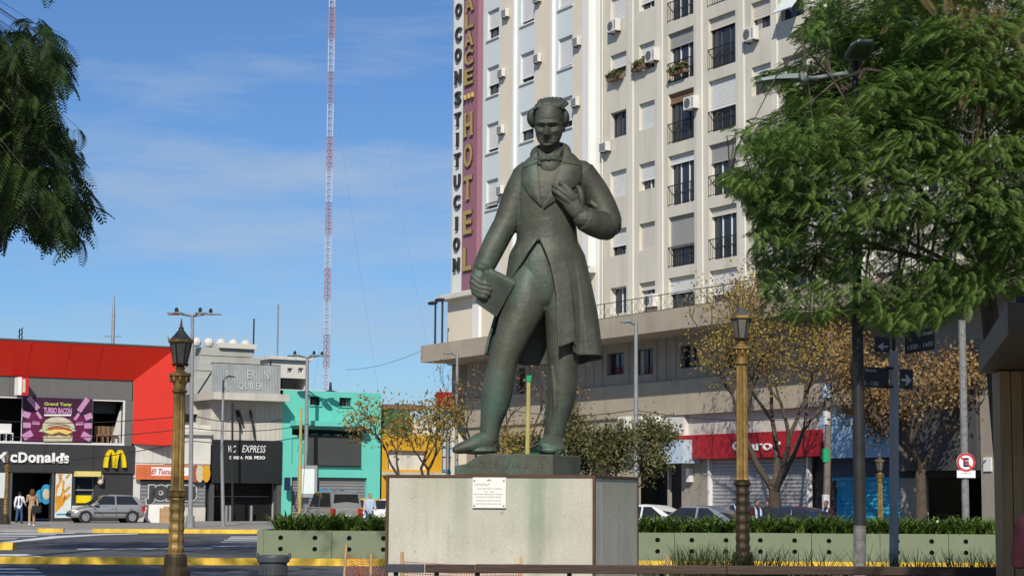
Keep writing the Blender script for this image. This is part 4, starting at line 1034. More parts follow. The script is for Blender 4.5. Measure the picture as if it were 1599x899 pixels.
scribble(TQ, 462, 540, 766, 796, 'graf_black', 7, 3, X, .19); scribble(TQ, 485, 525, 764, 776, 'graf_blue', 4, 4, X, .185, .09); scribble(TQ, 464, 484, 690, 712, 'turquoise_dark', 2, 9, X, -.01, .04)
W_(MB().lathe([(.5, 0), (.65, .12), (.1, .26), (.06, .75)], 10, (X(551, 608)[0], 3, zt)), 'roof_vent', 'iron', TQ)
# ---------------------------------------------------------------- buildings behind
def blk(name, label, Y0, px0, px1, pytop, m, depth=14, rz=None, pybot=None):
    A = at(px0, pytop, Y0); rz = LEFT.rz if rz is None else rz
    fc = Facade((A.x, A.y), (A.x+math.cos(rz), A.y+math.sin(rz)))
    t = thing(name, label, 'building', (A.x, A.y, 0), rz)
    return t, fc
GB, fc = blk('warehouse_building', 'big pale grey windowless concrete block with stepped cornice behind the diner', 150, 303, 440, 540, 'back_concrete')
s1, _ = fc.sz(438, 560); z1 = fc.sz(370, 541)[1]
W_(MB().box(0, s1, 0, 16, 0, z1-3.2), 'wall', 'back_concrete', GB)
for i in range(5): W_(MB().box(.25*i, s1-.5*i, .2*i, 16-.2*i, z1-3.2+.62*i, z1-3.2+.62*(i+1)-.07*(i % 2)), 'cornice_step', 'back_concrete', GB)
W_(MB().box(s1*.32, s1*.75, .5, 2, z1-.1, z1+.3), 'parapet', 'offwhite', GB)
for k in range(5): W_(MB().ell((.6+k*1.05, 1, z1+.25), (.42, .42, .42), 10, 6), 'finial', 'offwhite', GB)
for k in (.12, .2): W_(MB().tube([(s1*k, -.1, 3), (s1*k, -.1, z1-4)], .1, 6), 'downpipe', 'stucco_grey', GB)
W_(MB().tube([(s1*.86, 3, z1-.3), (s1*.86, 3, z1+2.6)], .07, 6), 'mast', 'iron', GB)
WB, fc = blk('white_block', 'small white roof block with two square windows beside the red and white mast', 165, 424, 481, 560, 'offwhite')
s1, _ = fc.sz(481, 580); z1 = fc.sz(450, 562)[1]; zm = fc.sz(450, 590)[1]
wn = [(fc.sz(449, 577)[0], fc.sz(457, 577)[0], fc.sz(450, 582)[1], fc.sz(450, 574)[1]), (fc.sz(466, 577)[0], fc.sz(474, 577)[0], fc.sz(470, 582)[1], fc.sz(470, 574)[1])]
g = MB(); wall_holes(g, 0, s1, zm, z1, wn, .3); W_(g, 'wall', 'offwhite', WB, recalc=False); g = MB(); shell(g, 0, s1, .3, 12, 0, z1); W_(g, 'wall', 'offwhite', WB)
for h in wn: window(WB, *h, d=.3, blind=0, frame='frame_white')
W_(MB().box(-.3, s1+.3, -.4, 12.3, z1+.01, z1+.3), 'roof', 'stucco_white', WB)
W_(MB().box(1.0, s1-1.4, -.1, -.002, zm-.9, zm-.1), 'opening', 'shop_black', WB)
W_(MB().box(-.8, s1+3.2, -.6, 11, 0, zm-1.0), 'lower_wall', 'offwhite', WB)
W_(MB().box(s1-1.2, s1+.4, -.7, -.61, zm-4.2, zm-2.2), 'opening', 'shop_black', WB)
W_(MB().box(s1+3.25, s1+7.5, -.3, 9, 0, zm-3.2), 'wall', 'offwhite', WB)
W_(MB().tube([(s1*.42, 2, z1+.3), (s1*.42, 2, z1+5)], .08, 6), 'antenna', 'pole_grey', WB)
# ---------------------------------------------------------------- yellow shop, billboard beyond
YS = lroot('yellow_shop', 'yellow painted shop half hidden by the bare autumn tree', 'shop', 596)
X = LX(596); r = X.rect(596, 690, 678, 800)
zt = r[3]; ho = [X.rect(606, 668, 703, 733)]
g = MB(); wall_holes(g, .02, r[1], G0, zt, ho + [(.8, r[1]-1, G0+.01, X(640, 745)[1])], .4); W_(g, 'wall', 'yellow_wall', YS, recalc=False)
g = MB(); shell(g, .02, r[1], .4, 10, G0, zt); W_(g, 'wall', 'yellow_wall', YS)
W_(MB().box(ho[0][0], ho[0][1], .3, .41, ho[0][2], ho[0][3]), 'sign_panel', 'stucco_white', YS)
W_(MB().box(.8, r[1]-1, .3, .41, G0, X(640, 745)[1]), 'shop_front', 'shop_black', YS)
W_(MB().box(.02, r[1], -.5, -.002, X(640, 742)[1], X(640, 737)[1]), 'ledge', 'stucco_grey', YS)
a_ = X.rect(598, 640, 640, 677, 1); W_(MB().box(a_[0], a_[1], 1, 8, zt+.01, a_[3]), 'upper_wall', 'green_wall', YS)
a_ = X.rect(640, 690, 655, 677, 2); W_(MB().box(a_[0], a_[1], 2, 8, zt+.01, a_[3]), 'upper_wall', 'stucco_white', YS)
a_ = X.rect(600, 660, 632, 640, 2); W_(MB().box(a_[0], a_[1], 1.5, 8, a_[2]+.02, a_[3]), 'upper_wall', 'brown_wall', YS)
WG = lroot('glass_showroom', 'pale showroom with glass upper floor and blue striped base beyond the bare tree', 'shop', 672)
X = LX(672); r = X.rect(672, 740, 680, 800)
W_(MB().box(0, r[1]+4, .3, 9, G0, r[3]), 'wall', 'stucco_white', WG)
for i in range(5): W_(MB().box(.1+i*1.3, 1.3+i*1.3, .2, .29, X(690, 712)[1], r[3]-.2), 'pane', 'pale_blue', WG)
W_(MB().box(0, r[1]+4, .15, .29, X(690, 736)[1], X(690, 732)[1]), 'stripe', 'graf_blue', WG)
RB = lroot('red_billboard', 'plain red billboard high up behind the bare tree branches', 'billboard', 684)
X = LX(684); r = X.rect(684, 722, 612, 638, -1)
W_(MB().box(r[0], r[1], -1, -.7, r[2], r[3]), 'board', 'brand_red', RB)
for q in (r[0]+.8, r[1]-.9): W_(MB().box(q, q+.08, -.69, -.6, 0, r[2]+.5), 'leg', 'pole_grey', RB)
# ---------------------------------------------------------------- masts
def lattice_mast(px, pyb, Y, label, ytop, seg, half, base):
    b = at(px, pyb, Y); t = thing('radio_mast', label, 'mast', (b.x, b.y, 0)); z = 0; k = 0
    while z < ytop:
        g = MB(); z1 = min(z+seg, ytop); n = 5
        C3 = [(half*math.cos(a), half*math.sin(a)) for a in (R(90), R(210), R(330))]
        for x, y in C3: g.tube([(x, y, z), (x, y, z1)], half*.16, 5)
        for i in range(n):
            za, zb2_ = z+(z1-z)*i/n, z+(z1-z)*(i+1)/n
            for q in range(3):
                p, r_ = C3[q], C3[(q+1) % 3]; g.tube([(*p, za), (*r_, zb2_)], half*.09, 4, cap=False); g.tube([(*p, zb2_), (*r_, zb2_)], half*.09, 4, cap=False)
        W_(g, 'mast_section', 'mast_red_hazed' if k % 2 == base else 'mast_white_hazed', t); z = z1; k += 1
    return t
lm = lattice_mast(509, 605, 420, 'very tall thin lattice mast in red and white bands', 150, 52.3*420/3000, .72, 0)
for dx, dy, zz in ((-9, 25, 45), (14, 25, 95), (30, -20, 140)): W_(MB().tube([(0, 0, zz), (dx*.5, dy*.5, zz*.5-1), (dx, dy, 0)], .016, 4), 'guy_wire', 'pole_grey', lm)
m2 = thing('antenna_mast', 'distant slim grey antenna above the red restaurant fascia', 'mast', (at(176, 540, 300).x, 300, 0))
W_(MB().tube([(0, 0, 0), (0, 0, at(176, 490, 300).z), (0, 0, at(176, 460, 300).z)], [.3, .25, .1], 6), 'pole', 'pole_grey', m2)
W_(MB().tube([(-1.3, 0, at(176, 525, 300).z), (1.3, 0, at(176, 525, 300).z)], .08, 5), 'crossbar', 'pole_grey', m2)
m3 = thing('roof_antenna', 'small lattice antenna peeping over the restaurant roof at far left', 'antenna', (at(32, 530, 160).x, 160, 0))
zt3 = at(32, 513, 160).z
g = MB()
for dx in (-.25, .25): g.tube([(dx, 0, 0), (dx*.4, 0, zt3)], .05, 4)
for k in range(30): z = zt3-.4*k-.3; g.tube([(-.2, 0, z), (.2, 0, z+.4)], .03, 4)
W_(g, 'lattice', 'iron', m3)
# ================================================================ MONUMENT
SY = 24.0
s0_ = at(850, 710, SY); KX = (at(950, 710, SY)-at(850, 710, SY)).x/100; KZ = (at(850, 410, SY).z - s0_.z)/300
def sp(px, py, d=0.0):
    """statue-local point; px, py are measured heights and widths, d is depth towards the viewer (same unit)"""
    return ((px-850)*KX, -d*KX, (710-py)*KZ)
# pedestal
pf = Facade((at(605, 740, 22.9).x, 22.9), (at(928, 742, 22.12).x, 22.12))
pw = pf.sz(928, 800)[0]; ptop = pf.sz(760, 741)[1]
PD = thing('pedestal', 'pale concrete pedestal with rusty edge strips and green stains under the bronze statue', 'pedestal', pf.A, pf.rz)
pd_ = 2.02

def pan(x0, x1, y0, y1, m='concrete_stained', loc=(0, 0, 0)):
    o = MB().box(x0-loc[0], x1-loc[0], y0-loc[1], y1-loc[1], -.05, ptop-.03).build('concrete_panel', M[m], PD, loc=loc); return bevel(o, .008, 1)
pan(.02, pw-.02, .0, .3, loc=(pw/2, 0, 0))
pan(pw-.3, pw, .302, pd_-.02, 'concrete_stained', loc=(pw-.15+.65, pd_*.55, 0))
W_(MB().box(pw-.2, pw-.0005, .021, .3, -.05, ptop-.031), 'concrete_panel', 'concrete_ped', PD); pan(.0, .3, .32, pd_-.02, 'concrete_ped'); pan(.02, pw-.02, pd_-.3, pd_, 'concrete_ped')
W_(MB().box(.31, pw-.31, .31, pd_-.31, ptop-.2, ptop-.02), 'top_slab', 'concrete_ped', PD)
t_ = .022
for nm, b in (('edge_strip', (-.012, pw+.012, -.012, .02, ptop-.03, ptop)), ('edge_strip', (-.012, pw+.012, pd_-.02, pd_+.012, ptop-.03, ptop)), ('edge_strip', (-.012, .02, .021, pd_-.021, ptop-.03, ptop)), ('edge_strip', (pw-.02, pw+.012, .021, pd_-.021, ptop-.03, ptop)),
              ('edge_strip', (-.012, .018, -.012, .02, -.05, ptop-.031)), ('edge_strip', (pw-.018, pw+.010, -.010, .02, -.05, ptop-.031)), ('edge_strip', (pw-.02, pw+.012, pd_-.03, pd_+.012, -.05, ptop-.031))):
    W_(MB().box(*b), nm, 'rust', PD)
# marble plaque
a, z1 = pf.sz(739, 745); b, z0 = pf.sz(791, 793)
PL = thing('plaque', 'small white marble plaque with engraved lines bolted to the pedestal front', 'plaque', pf.w((a+b)/2, -.03, z0), pf.rz)
w = (b-a)/2; h = z1-z0
bevel(W_(MB().box(-w, w, 0, .026, 0, h), 'slab', 'marble', PL), .004, 1)
for x in (-w+.025, w-.025):
    for z in (.03, h-.035): W_(MB().tube([(x, -.008, z), (x, .0, z)], .011, 8, ref=(0, 0, 1)), 'bolt', 'engraving', PL)
g = MB()
def pl(s, x0, x1, y0, y1): text(g, s, -w+2*w*x0, -w+2*w*x1, h*(1-y1), h*(1-y0), -.003, 0)
pl('JUAN BAUTISTA ALBERDI', .13, .88, .345, .395); pl('1810 - 1884', .36, .65, .445, .485)
for x0, x1, y in ((.05, .93, .555), (.12, .86, .64), (.12, .85, .76), (.08, .87, .865)):
    x = x0
    while x < x1-.02:
        l = min(random.uniform(.03, .1), x1-x); g.add([(-w+2*w*x, -.003, h*(1-y)), (-w+2*w*(x+l), -.003, h*(1-y)), (-w+2*w*(x+l), -.003, h*(1-y+.016)), (-w+2*w*x, -.003, h*(1-y+.016))], [(0, 1, 2, 3)]); x += l+.015
g.add([(-.024, -.003, h*.885), (0, -.003, h*.90), (.024, -.003, h*.885), (.024, -.003, h*.925), (0, -.003, h*.95), (-.024, -.003, h*.925)], [(0, 1, 2, 5), (2, 3, 4, 5)])
for i in range(9): x = .07+.05*i; y = .25+.02*math.sin(i*2.1); g.tube([(-w+2*w*x, -.003, h*(1-y)), (-w+2*w*(x+.02), -.003, h*(1-y+.04)), (-w+2*w*(x+.045), -.003, h*(1-y+.005))], (.003, .001), 4, cap=False)
W_(g, 'engraving', 'engraving', PL, recalc=False)
# ---------------------------------------------------------------- statue
ST = thing('statue', 'bronze statue of a standing man in a long coat holding a book', 'statue', s0_, 0)
def sculpt(mb, name, m, par, vox, it=3, fac=.5, smooth=True):
    o = mb.build(name, M[m], par, smooth=True)
    r = o.modifiers.new('r', 'REMESH'); r.mode = 'VOXEL'; r.voxel_size = vox; r.use_smooth_shade = True
    if it: s_ = o.modifiers.new('s', 'SMOOTH'); s_.factor = fac; s_.iterations = it
    return o
def st(g, pts, n=16):
    """tube through (px, py, depth, r[, r_depth])"""
    P = [sp(p[0], p[1], p[2]) for p in pts]
    # refine with Catmull-Rom
    Q = []; rr = []
    rad = [(p[3], p[4] if len(p) > 4 else p[3]) for p in pts]
    A = [np.array(list(P[i])+list(rad[i])) for i in range(len(P))]
    A = [2*A[0]-A[1]] + A + [2*A[-1]-A[-2]]
    for i in range(1, len(A)-2):
        for t in (0, .25, .5, .75):
            a, b, c, d = A[i-1], A[i], A[i+1], A[i+2]
            v = .5*((2*b)+(-a+c)*t+(2*a-5*b+4*c-d)*t*t+(-a+3*b-3*c+d)*t**3); Q.append(tuple(v[:3])); rr.append((max(.3, v[3])*KX, max(.3, v[4])*KX))
    Q.append(P[-1]); rr.append((rad[-1][0]*KX, rad[-1][1]*KX))
    g.tube(Q, rr, n)
    for q, r_ in ((Q[0], rr[0]), (Q[-1], rr[-1])):
        m_ = min(r_); g.ell(q, (r_[0]*.98, r_[1]*.98, m_*.9), 12, 7)
    return g
def se(g, px, py, d, rx, ry, rz): return g.ell(sp(px, py, d), (rx*KX, ry*KX, rz*KX), 16, 10)
def loft(g, secs, n=40, p=2.4):
    """horizontal superellipse sections (py, cx, rx, depth_centre, ry)"""
    vs = []; fs = []
    for py, cx, rx, dc, ry in secs:
        for k in range(n):
            a = 2*PI*k/n; c_, s_ = math.cos(a), math.sin(a)
            vs.append(sp(cx+rx*math.copysign(abs(c_)**(2/p), c_), py, dc+ry*math.copysign(abs(s_)**(2/p), s_)))
    for i in range(len(secs)-1):
        for k in range(n): fs.append((i*n+k, i*n+(k+1) % n, (i+1)*n+(k+1) % n, (i+1)*n+k))
    fs.append(tuple(range(n-1, -1, -1))); fs.append(tuple((len(secs)-1)*n+k for k in range(n)))
    return g.add(vs, fs)
# body: head, neck, trunk, arms, hands, legs, shoes as one continuous figure
g = MB()
HX, HY0, HD = 853.5, 231.0, 19.0            # chin bottom, head depth
def head(g):
    H = [0, 3, 8, 14, 20, 28, 36, 46, 56, 65, 72, 77, 79.5]
    RX = [5, 9.5, 15.2, 18.6, 20.6, 21.9, 22.6, 22.8, 22.0, 19, 14, 8, 3]
    YF = [18, 23.5, 25, 25.2, 25.2, 25, 24.8, 25.5, 25, 21, 14, 6, 1]
    YB = [2, -2, -7, -12, -16, -21, -24, -27, -28, -26, -21, -14, -6]
    nh, na = 110, 96; vs = []; fs = []
    gs = [(0, 20, 3.3, 3.6, 7.5), (0, 25, 2.6, 4, 5.2), (0, 31, 2.4, 4, 3.6), (0, 36, 3, 3, 2.0), (-3.8, 18.8, 2, 1.9, 3.0), (3.8, 18.8, 2, 1.9, 3.0), (0, 16.3, 3.5, 1.2, -1.5),
          (-9, 38, 6, 2.3, 3.6), (9, 38, 6, 2.3, 3.6), (-9, 32.5, 5.2, 3.0, -5.2), (9, 32.5, 5.2, 3.0, -5.2), (-9, 32.0, 3.3, 1.5, 2.2), (9, 32.0, 3.3, 1.5, 2.2), (-9, 34.3, 4, .7, 1.3), (9, 34.3, 4, .7, 1.3),
          (-13, 26, 5, 4.5, 2.6), (13, 26, 5, 4.5, 2.6), (-12, 18, 4.5, 6, -2.4), (12, 18, 4.5, 6, -2.4), (-7.5, 19, 1.4, 4, -1.2), (7.5, 19, 1.4, 4, -1.2),
          (0, 13.6, 5.5, 1.3, 2.2), (0, 10.0, 4.6, 1.4, 2.4), (0, 11.8, 7.5, .75, -2.3), (0, 7.2, 5, 1.3, -1.6), (0, 3.2, 5.0, 2.8, 3.8), (0, 47, 14, 6, 1.4)]
    for i in range(nh):
        h = 79.5*i/(nh-1); rx = np.interp(h, H, RX); yf = np.interp(h, H, YF); yb = np.interp(h, H, YB)
        for k in range(na):
            a = 2*PI*k/na; c_, s_ = math.cos(a), math.sin(a); p = 2.3
            x = rx*math.copysign(abs(c_)**(2/p), c_); yy = math.copysign(abs(s_)**(2/p), s_)
            d = (yf+yb)/2 + (yf-yb)/2*yy
            if s_ > 0:
                wgt = min(1, s_*1.8)
                for gx, gh, sx, sh, am in gs: d += wgt*1.4*am*math.exp(-((x-gx)/sx)**2/2-((h-gh)/sh)**2/2)
            # turn a little to the left and bow
            an = R(-10); x2 = x*math.cos(an)-d*math.sin(an)*-1*0 + d*math.sin(an); d2 = d*math.cos(an)-x*math.sin(an)
            b = R(9); hh = h-35; h2 = 35+hh*math.cos(b)-d2*math.sin(b)*.9; d3 = d2*math.cos(b)+hh*math.sin(b)
            vs.append(sp(HX+x2+2, HY0-h2, HD+d3))
    for i in range(nh-1):
        for k in range(na): fs.append((i*na+k, i*na+(k+1) % na, (i+1)*na+(k+1) % na, (i+1)*na+k))
    fs.append(tuple(range(na-1, -1, -1))); fs.append(tuple((nh-1)*na+k for k in range(na)))
    g.add(vs, fs)
head(g)
se(g, 834.5, 197, 15, 3, 5, 8); se(g, 878.5, 197, 13, 3, 5, 8)
st(g, [(857, 268, 2, 22), (857, 245, 4, 17.5), (857, 222, 14, 16)])
loft(g, [(262, 861, 50, 0, 26), (300, 856, 46, 0, 31), (350, 851, 41, 0, 30), (385, 848, 42, 0, 29), (430, 843, 48, 1, 35), (445, 844, 47, 2, 35), (455, 845, 42, 2, 32)], 40, 2.05)
st(g, [(846, 415, 4, 42, 33), (846, 440, 5, 40, 33), (848, 462, 5, 31, 29), (849.5, 476, 3, 20, 22)], 40)
# legs
st(g, [(834, 405, 0, 20, 24), (823, 445, 5, 31, 33), (816, 482, 10, 33.5, 33), (801, 522, 17, 28, 28), (786, 563, 20, 22.5, 23), (777, 607, 14, 24.5, 25), (772, 635, 10, 22, 23), (766, 663, 8, 16.5, 18), (763, 690, 8, 14.5, 16)], 44)
st(g, [(866, 405, 0, 20, 24), (872, 445, 3, 27, 30), (877, 492, 4, 27, 28), (878, 530, 6, 26, 26), (878, 573, 6, 23.5, 24), (877, 602, 3, 24, 25), (875, 625, 2, 22, 23), (868.5, 655, 2, 18, 19), (864, 682, 2, 15.5, 16.5), (862, 698, 3, 15, 17)], 44)
st(g, [(862, 575, 20, 5), (866, 620, 22, 4.5), (866, 660, 17, 4), (863, 685, 15, 4)], 10)      # shin crease
# shoes
st(g, [(769, 696, 3, 13, 14), (754, 691, 13, 16, 14), (737, 696.5, 22, 12, 14), (721, 701, 28, 9, 12.5), (713, 703.5, 31, 6.5, 9.5)], 24)
st(g, [(866, 700, -8, 15, 13), (863, 692, 12, 17, 16), (860, 697, 34, 20, 13.5), (858, 702, 52, 18, 9), (857, 704, 58, 13, 6)], 24)
se(g, 860, 702, 34, 22, 28, 11.5); se(g, 864, 702, 4, 16, 22, 8)
se(g, 746, 704, 17, 33, 16, 6.5)
# viewer-left arm
st(g, [(820, 272, 0, 23), (805, 303, 0, 20, 22), (788, 348, 4, 18, 20), (770, 386, 10, 16.5, 18), (753, 420, 16, 12)], 32)
# its hand: palm, four fingers closing on the book, thumb
st(g, [(752, 418, 16, 12), (746, 436, 18, 13.5, 12), (744, 452, 20, 12, 12)], 14)
for i, (x0, y0, x1, y1, x2, y2) in enumerate(((738, 436, 749, 446, 763, 449), (736, 444, 748, 453, 764, 457), (737, 452, 748, 460, 762, 463.5), (739, 459, 748, 466, 757, 469))):
    st(g, [(x0, y0, 26, 5.6), (x1, y1, 33, 5.0), ((x1+x2)/2, (y1+y2)/2, 36, 4.6), (x2, y2, 35, 3.8)], 10)
st(g, [(756, 424, 22, 5.5), (760, 434, 30, 5), (757, 443, 35, 4.4), (752, 447, 36, 3.8)], 10)
# viewer-right arm, bent across the chest
st(g, [(905, 272, 0, 24), (927, 296, -2, 21, 23), (940, 324, -2, 22, 23), (947, 351, 4, 21.5, 23), (930, 352, 22, 20.5, 20), (914, 347, 36, 17, 16), (902, 340, 43, 13, 10)], 18)
st(g, [(912, 345, 38, 13, 11), (900, 334, 46, 15, 9), (888, 320, 48, 14, 7.5), (882, 314, 48, 12, 6)], 14)
for p in ([(896, 315, 50, 5.2), (886, 304, 52, 4.8), (879, 297, 51, 4.4), (873, 291.5, 48, 3.6)], [(891, 317, 52, 5.4), (879, 308, 54, 5), (870, 301, 53, 4.5), (862, 295.5, 49, 3.7)], [(887, 322, 51, 5.3), (876, 314, 53, 4.9), (868, 307.5, 52, 4.4), (861.5, 302.5, 48, 3.6)], [(886, 328, 48, 5), (877, 321, 49, 4.5), (870, 315, 48, 4), (865.5, 310.5, 45, 3.4)], [(905, 330, 48, 6), (905, 316, 52, 5.6), (903, 305, 52, 5), (900, 298, 49, 4)]): st(g, p, 10)
sculpt(g, 'body', 'bronze', ST, .9*KX, 1, .4)
# hair
g = MB()
se(g, 849, 174.5, 6, 19.5, 32, 23); se(g, 863, 174.5, 6, 18.5, 32, 23); se(g, 856, 177, 4, 30.5, 30, 18); se(g, 856, 186, -6, 25, 24, 20)
rh = random.Random(4)
for k in range(11):
    x = 833+k*4.3; q = math.sqrt(max(.05, 1-((x-857)/27)**2)); y0 = 172.5-2.5*q+rh.uniform(-1.5, 1.5); d0 = 24+17*q
    st(g, [(x-1, y0+1.5, d0, 2.4), (x+2.5, y0-4, d0-1.5, 3.2), (x+6.5, y0-9*q-2, d0-8, 3.4), (min(881, x+10), y0-12*q, d0-20, 2.8)], 10)
for k in range(6):
    x = 838+k*6; q = math.sqrt(max(.05, 1-((x-857)/27)**2)); st(g, [(x, 166-7*q, 22+10*q, 2.6), (x+5, 163-9*q, 16+9*q, 3.2), (x+10, 166-9*q, 4, 2.8)], 10)
for sx, x in ((-1, 827.5), (1, 879.8)):
    st(g, [(x-sx*3, 172, 18, 5, 10), (x+sx*1.0, 179, 19, 6, 11), (x+sx*.8, 187, 15, 6.5, 11), (x-sx*2.5, 194, 8, 4.5, 8)], 16)
    for k in range(3): st(g, [(x-sx*2, 173+k*3, 26-k*3, 3), (x+sx*2.6, 180+k*4, 26-k*3, 3.2), (x+sx*.6, 190+k*2, 21-k*3, 2.4)], 10)
sculpt(g, 'hair', 'bronze_hair', ST, 1.0*KX, 2, .4)
# coat: trunk, sleeves, collar and the flared skirt
g = MB()
loft(g, [(247, 861, 26, 0, 20), (252, 863, 44, -2, 27), (262, 864, 59, -3, 33), (285, 858, 55, -1, 38), (310, 855, 51.5, 0, 40), (338, 852.5, 47, 0, 38), (365, 853, 47, 0, 36), (380, 853, 48, 0, 35.5)], 56, 2.5)
st(g, [(822, 270, 0, 23, 25), (805, 303, 0, 22, 23), (788, 349, 4, 20, 21), (783, 358, 6, 19.5, 21), (769, 386, 11, 19, 20), (757, 412, 15, 17.5, 18), (753, 419, 16, 17, 17)], 40)
st(g, [(772, 352, 12, 5, 9), (786, 362, 18, 4.2, 6), (797, 367, 14, 3, 5)], 10); st(g, [(770, 364, 10, 6, 9), (782, 373, 18, 3, 5)], 10)
st(g, [(905, 269, 0, 24.5, 26), (927, 296, -2, 22.5, 24), (940, 324, -2, 24, 25), (947.5, 350, 4, 23.5, 25), (931, 352, 22, 21.5, 22), (916, 348, 35, 20, 19), (910, 345.5, 39, 19.5, 17.5)], 40)
st(g, [(922, 318, 12, 5, 8), (934, 327, 16, 4.5, 6), (946, 331, 8, 4, 5)], 10)
st(g, [(836, 250, 16, 7, 9), (833, 240, 3, 8, 11), (839, 230, -10, 8, 9), (857, 224, -18, 9, 7), (875, 225, -10, 8, 9), (882, 235, 3, 9, 12), (880, 250, 16, 6, 8)], 14)
def skirt(g):
    cols = 150; rows = 40; t = 5; outer = []; inner = []
    def edgeR(y): return np.interp(y, [350, 376, 400, 420, 440, 470, 545, 560], [839, 839, 850, 857, 862, 867, 869, 869.5])
    PY = [345, 376, 398, 440, 487, 525, 560]; CX = [852, 853, 853, 855, 853, 850, 849]; RX = [46.5, 48.5, 60, 68, 80.5, 89, 95]; RY = [38, 38, 43, 47, 50, 54, 57]
    for i in range(rows):
        v = i/(rows-1)
        for k in range(cols):
            u = k/(cols-1)
            # angle from the right front edge (a0) round the back to the left edge (a1)
            def pos(y):
                cx, rx, ry = np.interp(y, PY, CX), np.interp(y, PY, RX), np.interp(y, PY, RY)
                a0 = math.asin(max(-1, min(1, (edgeR(y)-cx)/rx)))
                a1 = -np.interp(y, [345, 374, 390, 410, 432, 450, 470, 520, 560], [.30, .30, .46, .66, .97, 1.30, 1.55, 1.68, 1.74])
                a = a0 + (2*PI + a1 - a0)*u
                return cx, rx, ry, a
            hem = np.interp(u, [0, .035, .075, .085, .12, .2, .3, .5, .75, .92, 1], [547, 543, 537, 553, 557.5, 557, 552, 566, 568, 556, 553])
            y = 345 + (hem-345)*v
            cx, rx, ry, a = pos(y); w_ = v*v
            fold = 1 + w_*(.045*math.sin(a*7+.6)+.03*math.sin(a*13+1)) - (.10*w_ if u > .085 and u < .13 else 0)
            for lst, off in ((outer, 0), (inner, -t)):
                lst.append(sp(cx+(rx*fold+off)*math.sin(a), y, (ry*fold+off)*math.cos(a)))
    N = rows*cols; fs = []
    for i in range(rows-1):
        for k in range(cols-1):
            a = i*cols+k; fs.append((a, a+1, a+cols+1, a+cols)); fs.append((N+a, N+a+cols, N+a+cols+1, N+a+1))
    for k in range(cols-1): fs.append((k, N+k, N+k+1, k+1)); a = (rows-1)*cols+k; fs.append((a, a+1, N+a+1, N+a))
    for i in range(rows-1): a = i*cols; fs.append((a, a+cols, N+a+cols, N+a)); a += cols-1; fs.append((a, N+a, N+a+cols, a+cols))
    g.add(outer+inner, fs)
skirt(g)
coat = sculpt(g, 'coat', 'bronze', ST, 1.3*KX, 2, .45)
def strip(name, A, B, lift=3.2, thick=6.5, m='bronze', par=None):
    """lapel: a thick strip between two edge lines lying on the chest"""
    g = MB(); n = 40
    def dep(x, y):
        cx = np.interp(y, [240, 262, 285, 310, 338], [861, 864, 858, 855, 852]); rx = np.interp(y, [228, 247, 262, 285, 310, 338], [30, 42, 59, 55, 51.5, 47]); ry = np.interp(y, [228, 247, 262, 285, 310, 338], [18, 24, 32, 38, 40, 38])
        q = min(.98, abs((x-cx)/rx)); return ry*(1-q**2.5)**(1/2.5)
    def rs_(Pl):
        Pl = np.array(Pl, float); t = np.linspace(0, len(Pl)-1, n); return np.stack([np.interp(t, range(len(Pl)), Pl[:, k]) for k in range(2)], 1)
    a, b = rs_(A), rs_(B); vs = []; fs = []; m_ = 14
    for off in (lift, lift-thick):
        for i in range(n):
            for j in range(m_):
                q = a[i]+(b[i]-a[i])*j/(m_-1); vs.append(sp(q[0], q[1], dep(q[0], q[1])+off+(1.2*math.sin(PI*j/(m_-1)) if off > 0 else 0)))
    N = n*m_
    for i in range(n-1):
        for j in range(m_-1): q = i*m_+j; fs += [(q, q+1, q+m_+1, q+m_), (N+q, N+q+m_, N+q+m_+1, N+q+1)]
    for i in range(n-1): q = i*m_; fs.append((q, q+m_, N+q+m_, N+q)); q += m_-1; fs.append((q, N+q, N+q+m_, q+m_))
    for j in range(m_-1): q = j; fs.append((q, N+q, N+q+1, q+1)); q = (n-1)*m_+j; fs.append((q, q+1, N+q+1, N+q))
    g.add(vs, fs); return sculpt(g, name, m, par, .8*KX, 2, .4)
strip('lapel', [(836, 240), (837, 262), (839, 285), (841, 305), (844, 323)], [(823, 247), (811, 268), (811, 287), (823, 308), (843, 329)], par=coat)
strip('lapel', [(879, 236), (872, 262), (864, 285), (855, 303), (845, 323)], [(893, 240), (908, 263), (905, 287), (879, 309), (846, 332)], par=coat)
strip('collar', [(838, 238), (836, 246), (838, 256)], [(822, 247), (813, 256), (813, 266)], 5.4, 6, par=coat)
strip('collar', [(880, 232), (878, 243), (874, 256)], [(896, 242), (906, 253), (907, 262)], 5.4, 6, par=coat)
# cravat and bow tie
g = MB(); st(g, [(843, 246, 22, 5, 5), (841, 239, 16, 4, 6), (840, 234, 6, 3, 6)], 10); st(g, [(868, 246, 22, 5, 5), (872, 238, 16, 4, 6), (874, 231, 6, 3, 6)], 10); st(g, [(857, 262, 10, 20, 17), (857, 250, 12, 21, 16), (857, 243, 10, 21, 15), (857, 238, 6, 20.5, 14), (857, 234, 2, 19.5, 13)], 24)
se(g, 856, 262, 26, 17, 8, 16); sculpt(g, 'cravat', 'bronze', ST, 1.2*KX, 2)
g = MB(); st(g, [(854, 250.5, 31, 3.5, 4), (846, 250, 31, 5.5, 4), (837, 251, 27, 6.5, 3.5)], 10); st(g, [(854, 250.5, 31, 3.5, 4), (863, 250, 31, 5, 4), (871, 251, 27, 6.5, 3.5)], 10); se(g, 854.5, 251, 33, 4, 4, 5)
st(g, [(838, 257, 28, 2.5), (842, 259, 30, 2.5)], 8); st(g, [(866, 257, 30, 2.5), (872, 259, 28, 2.5)], 8)
sculpt(g, 'bow_tie', 'bronze_dark', ST, 1.0*KX, 1)
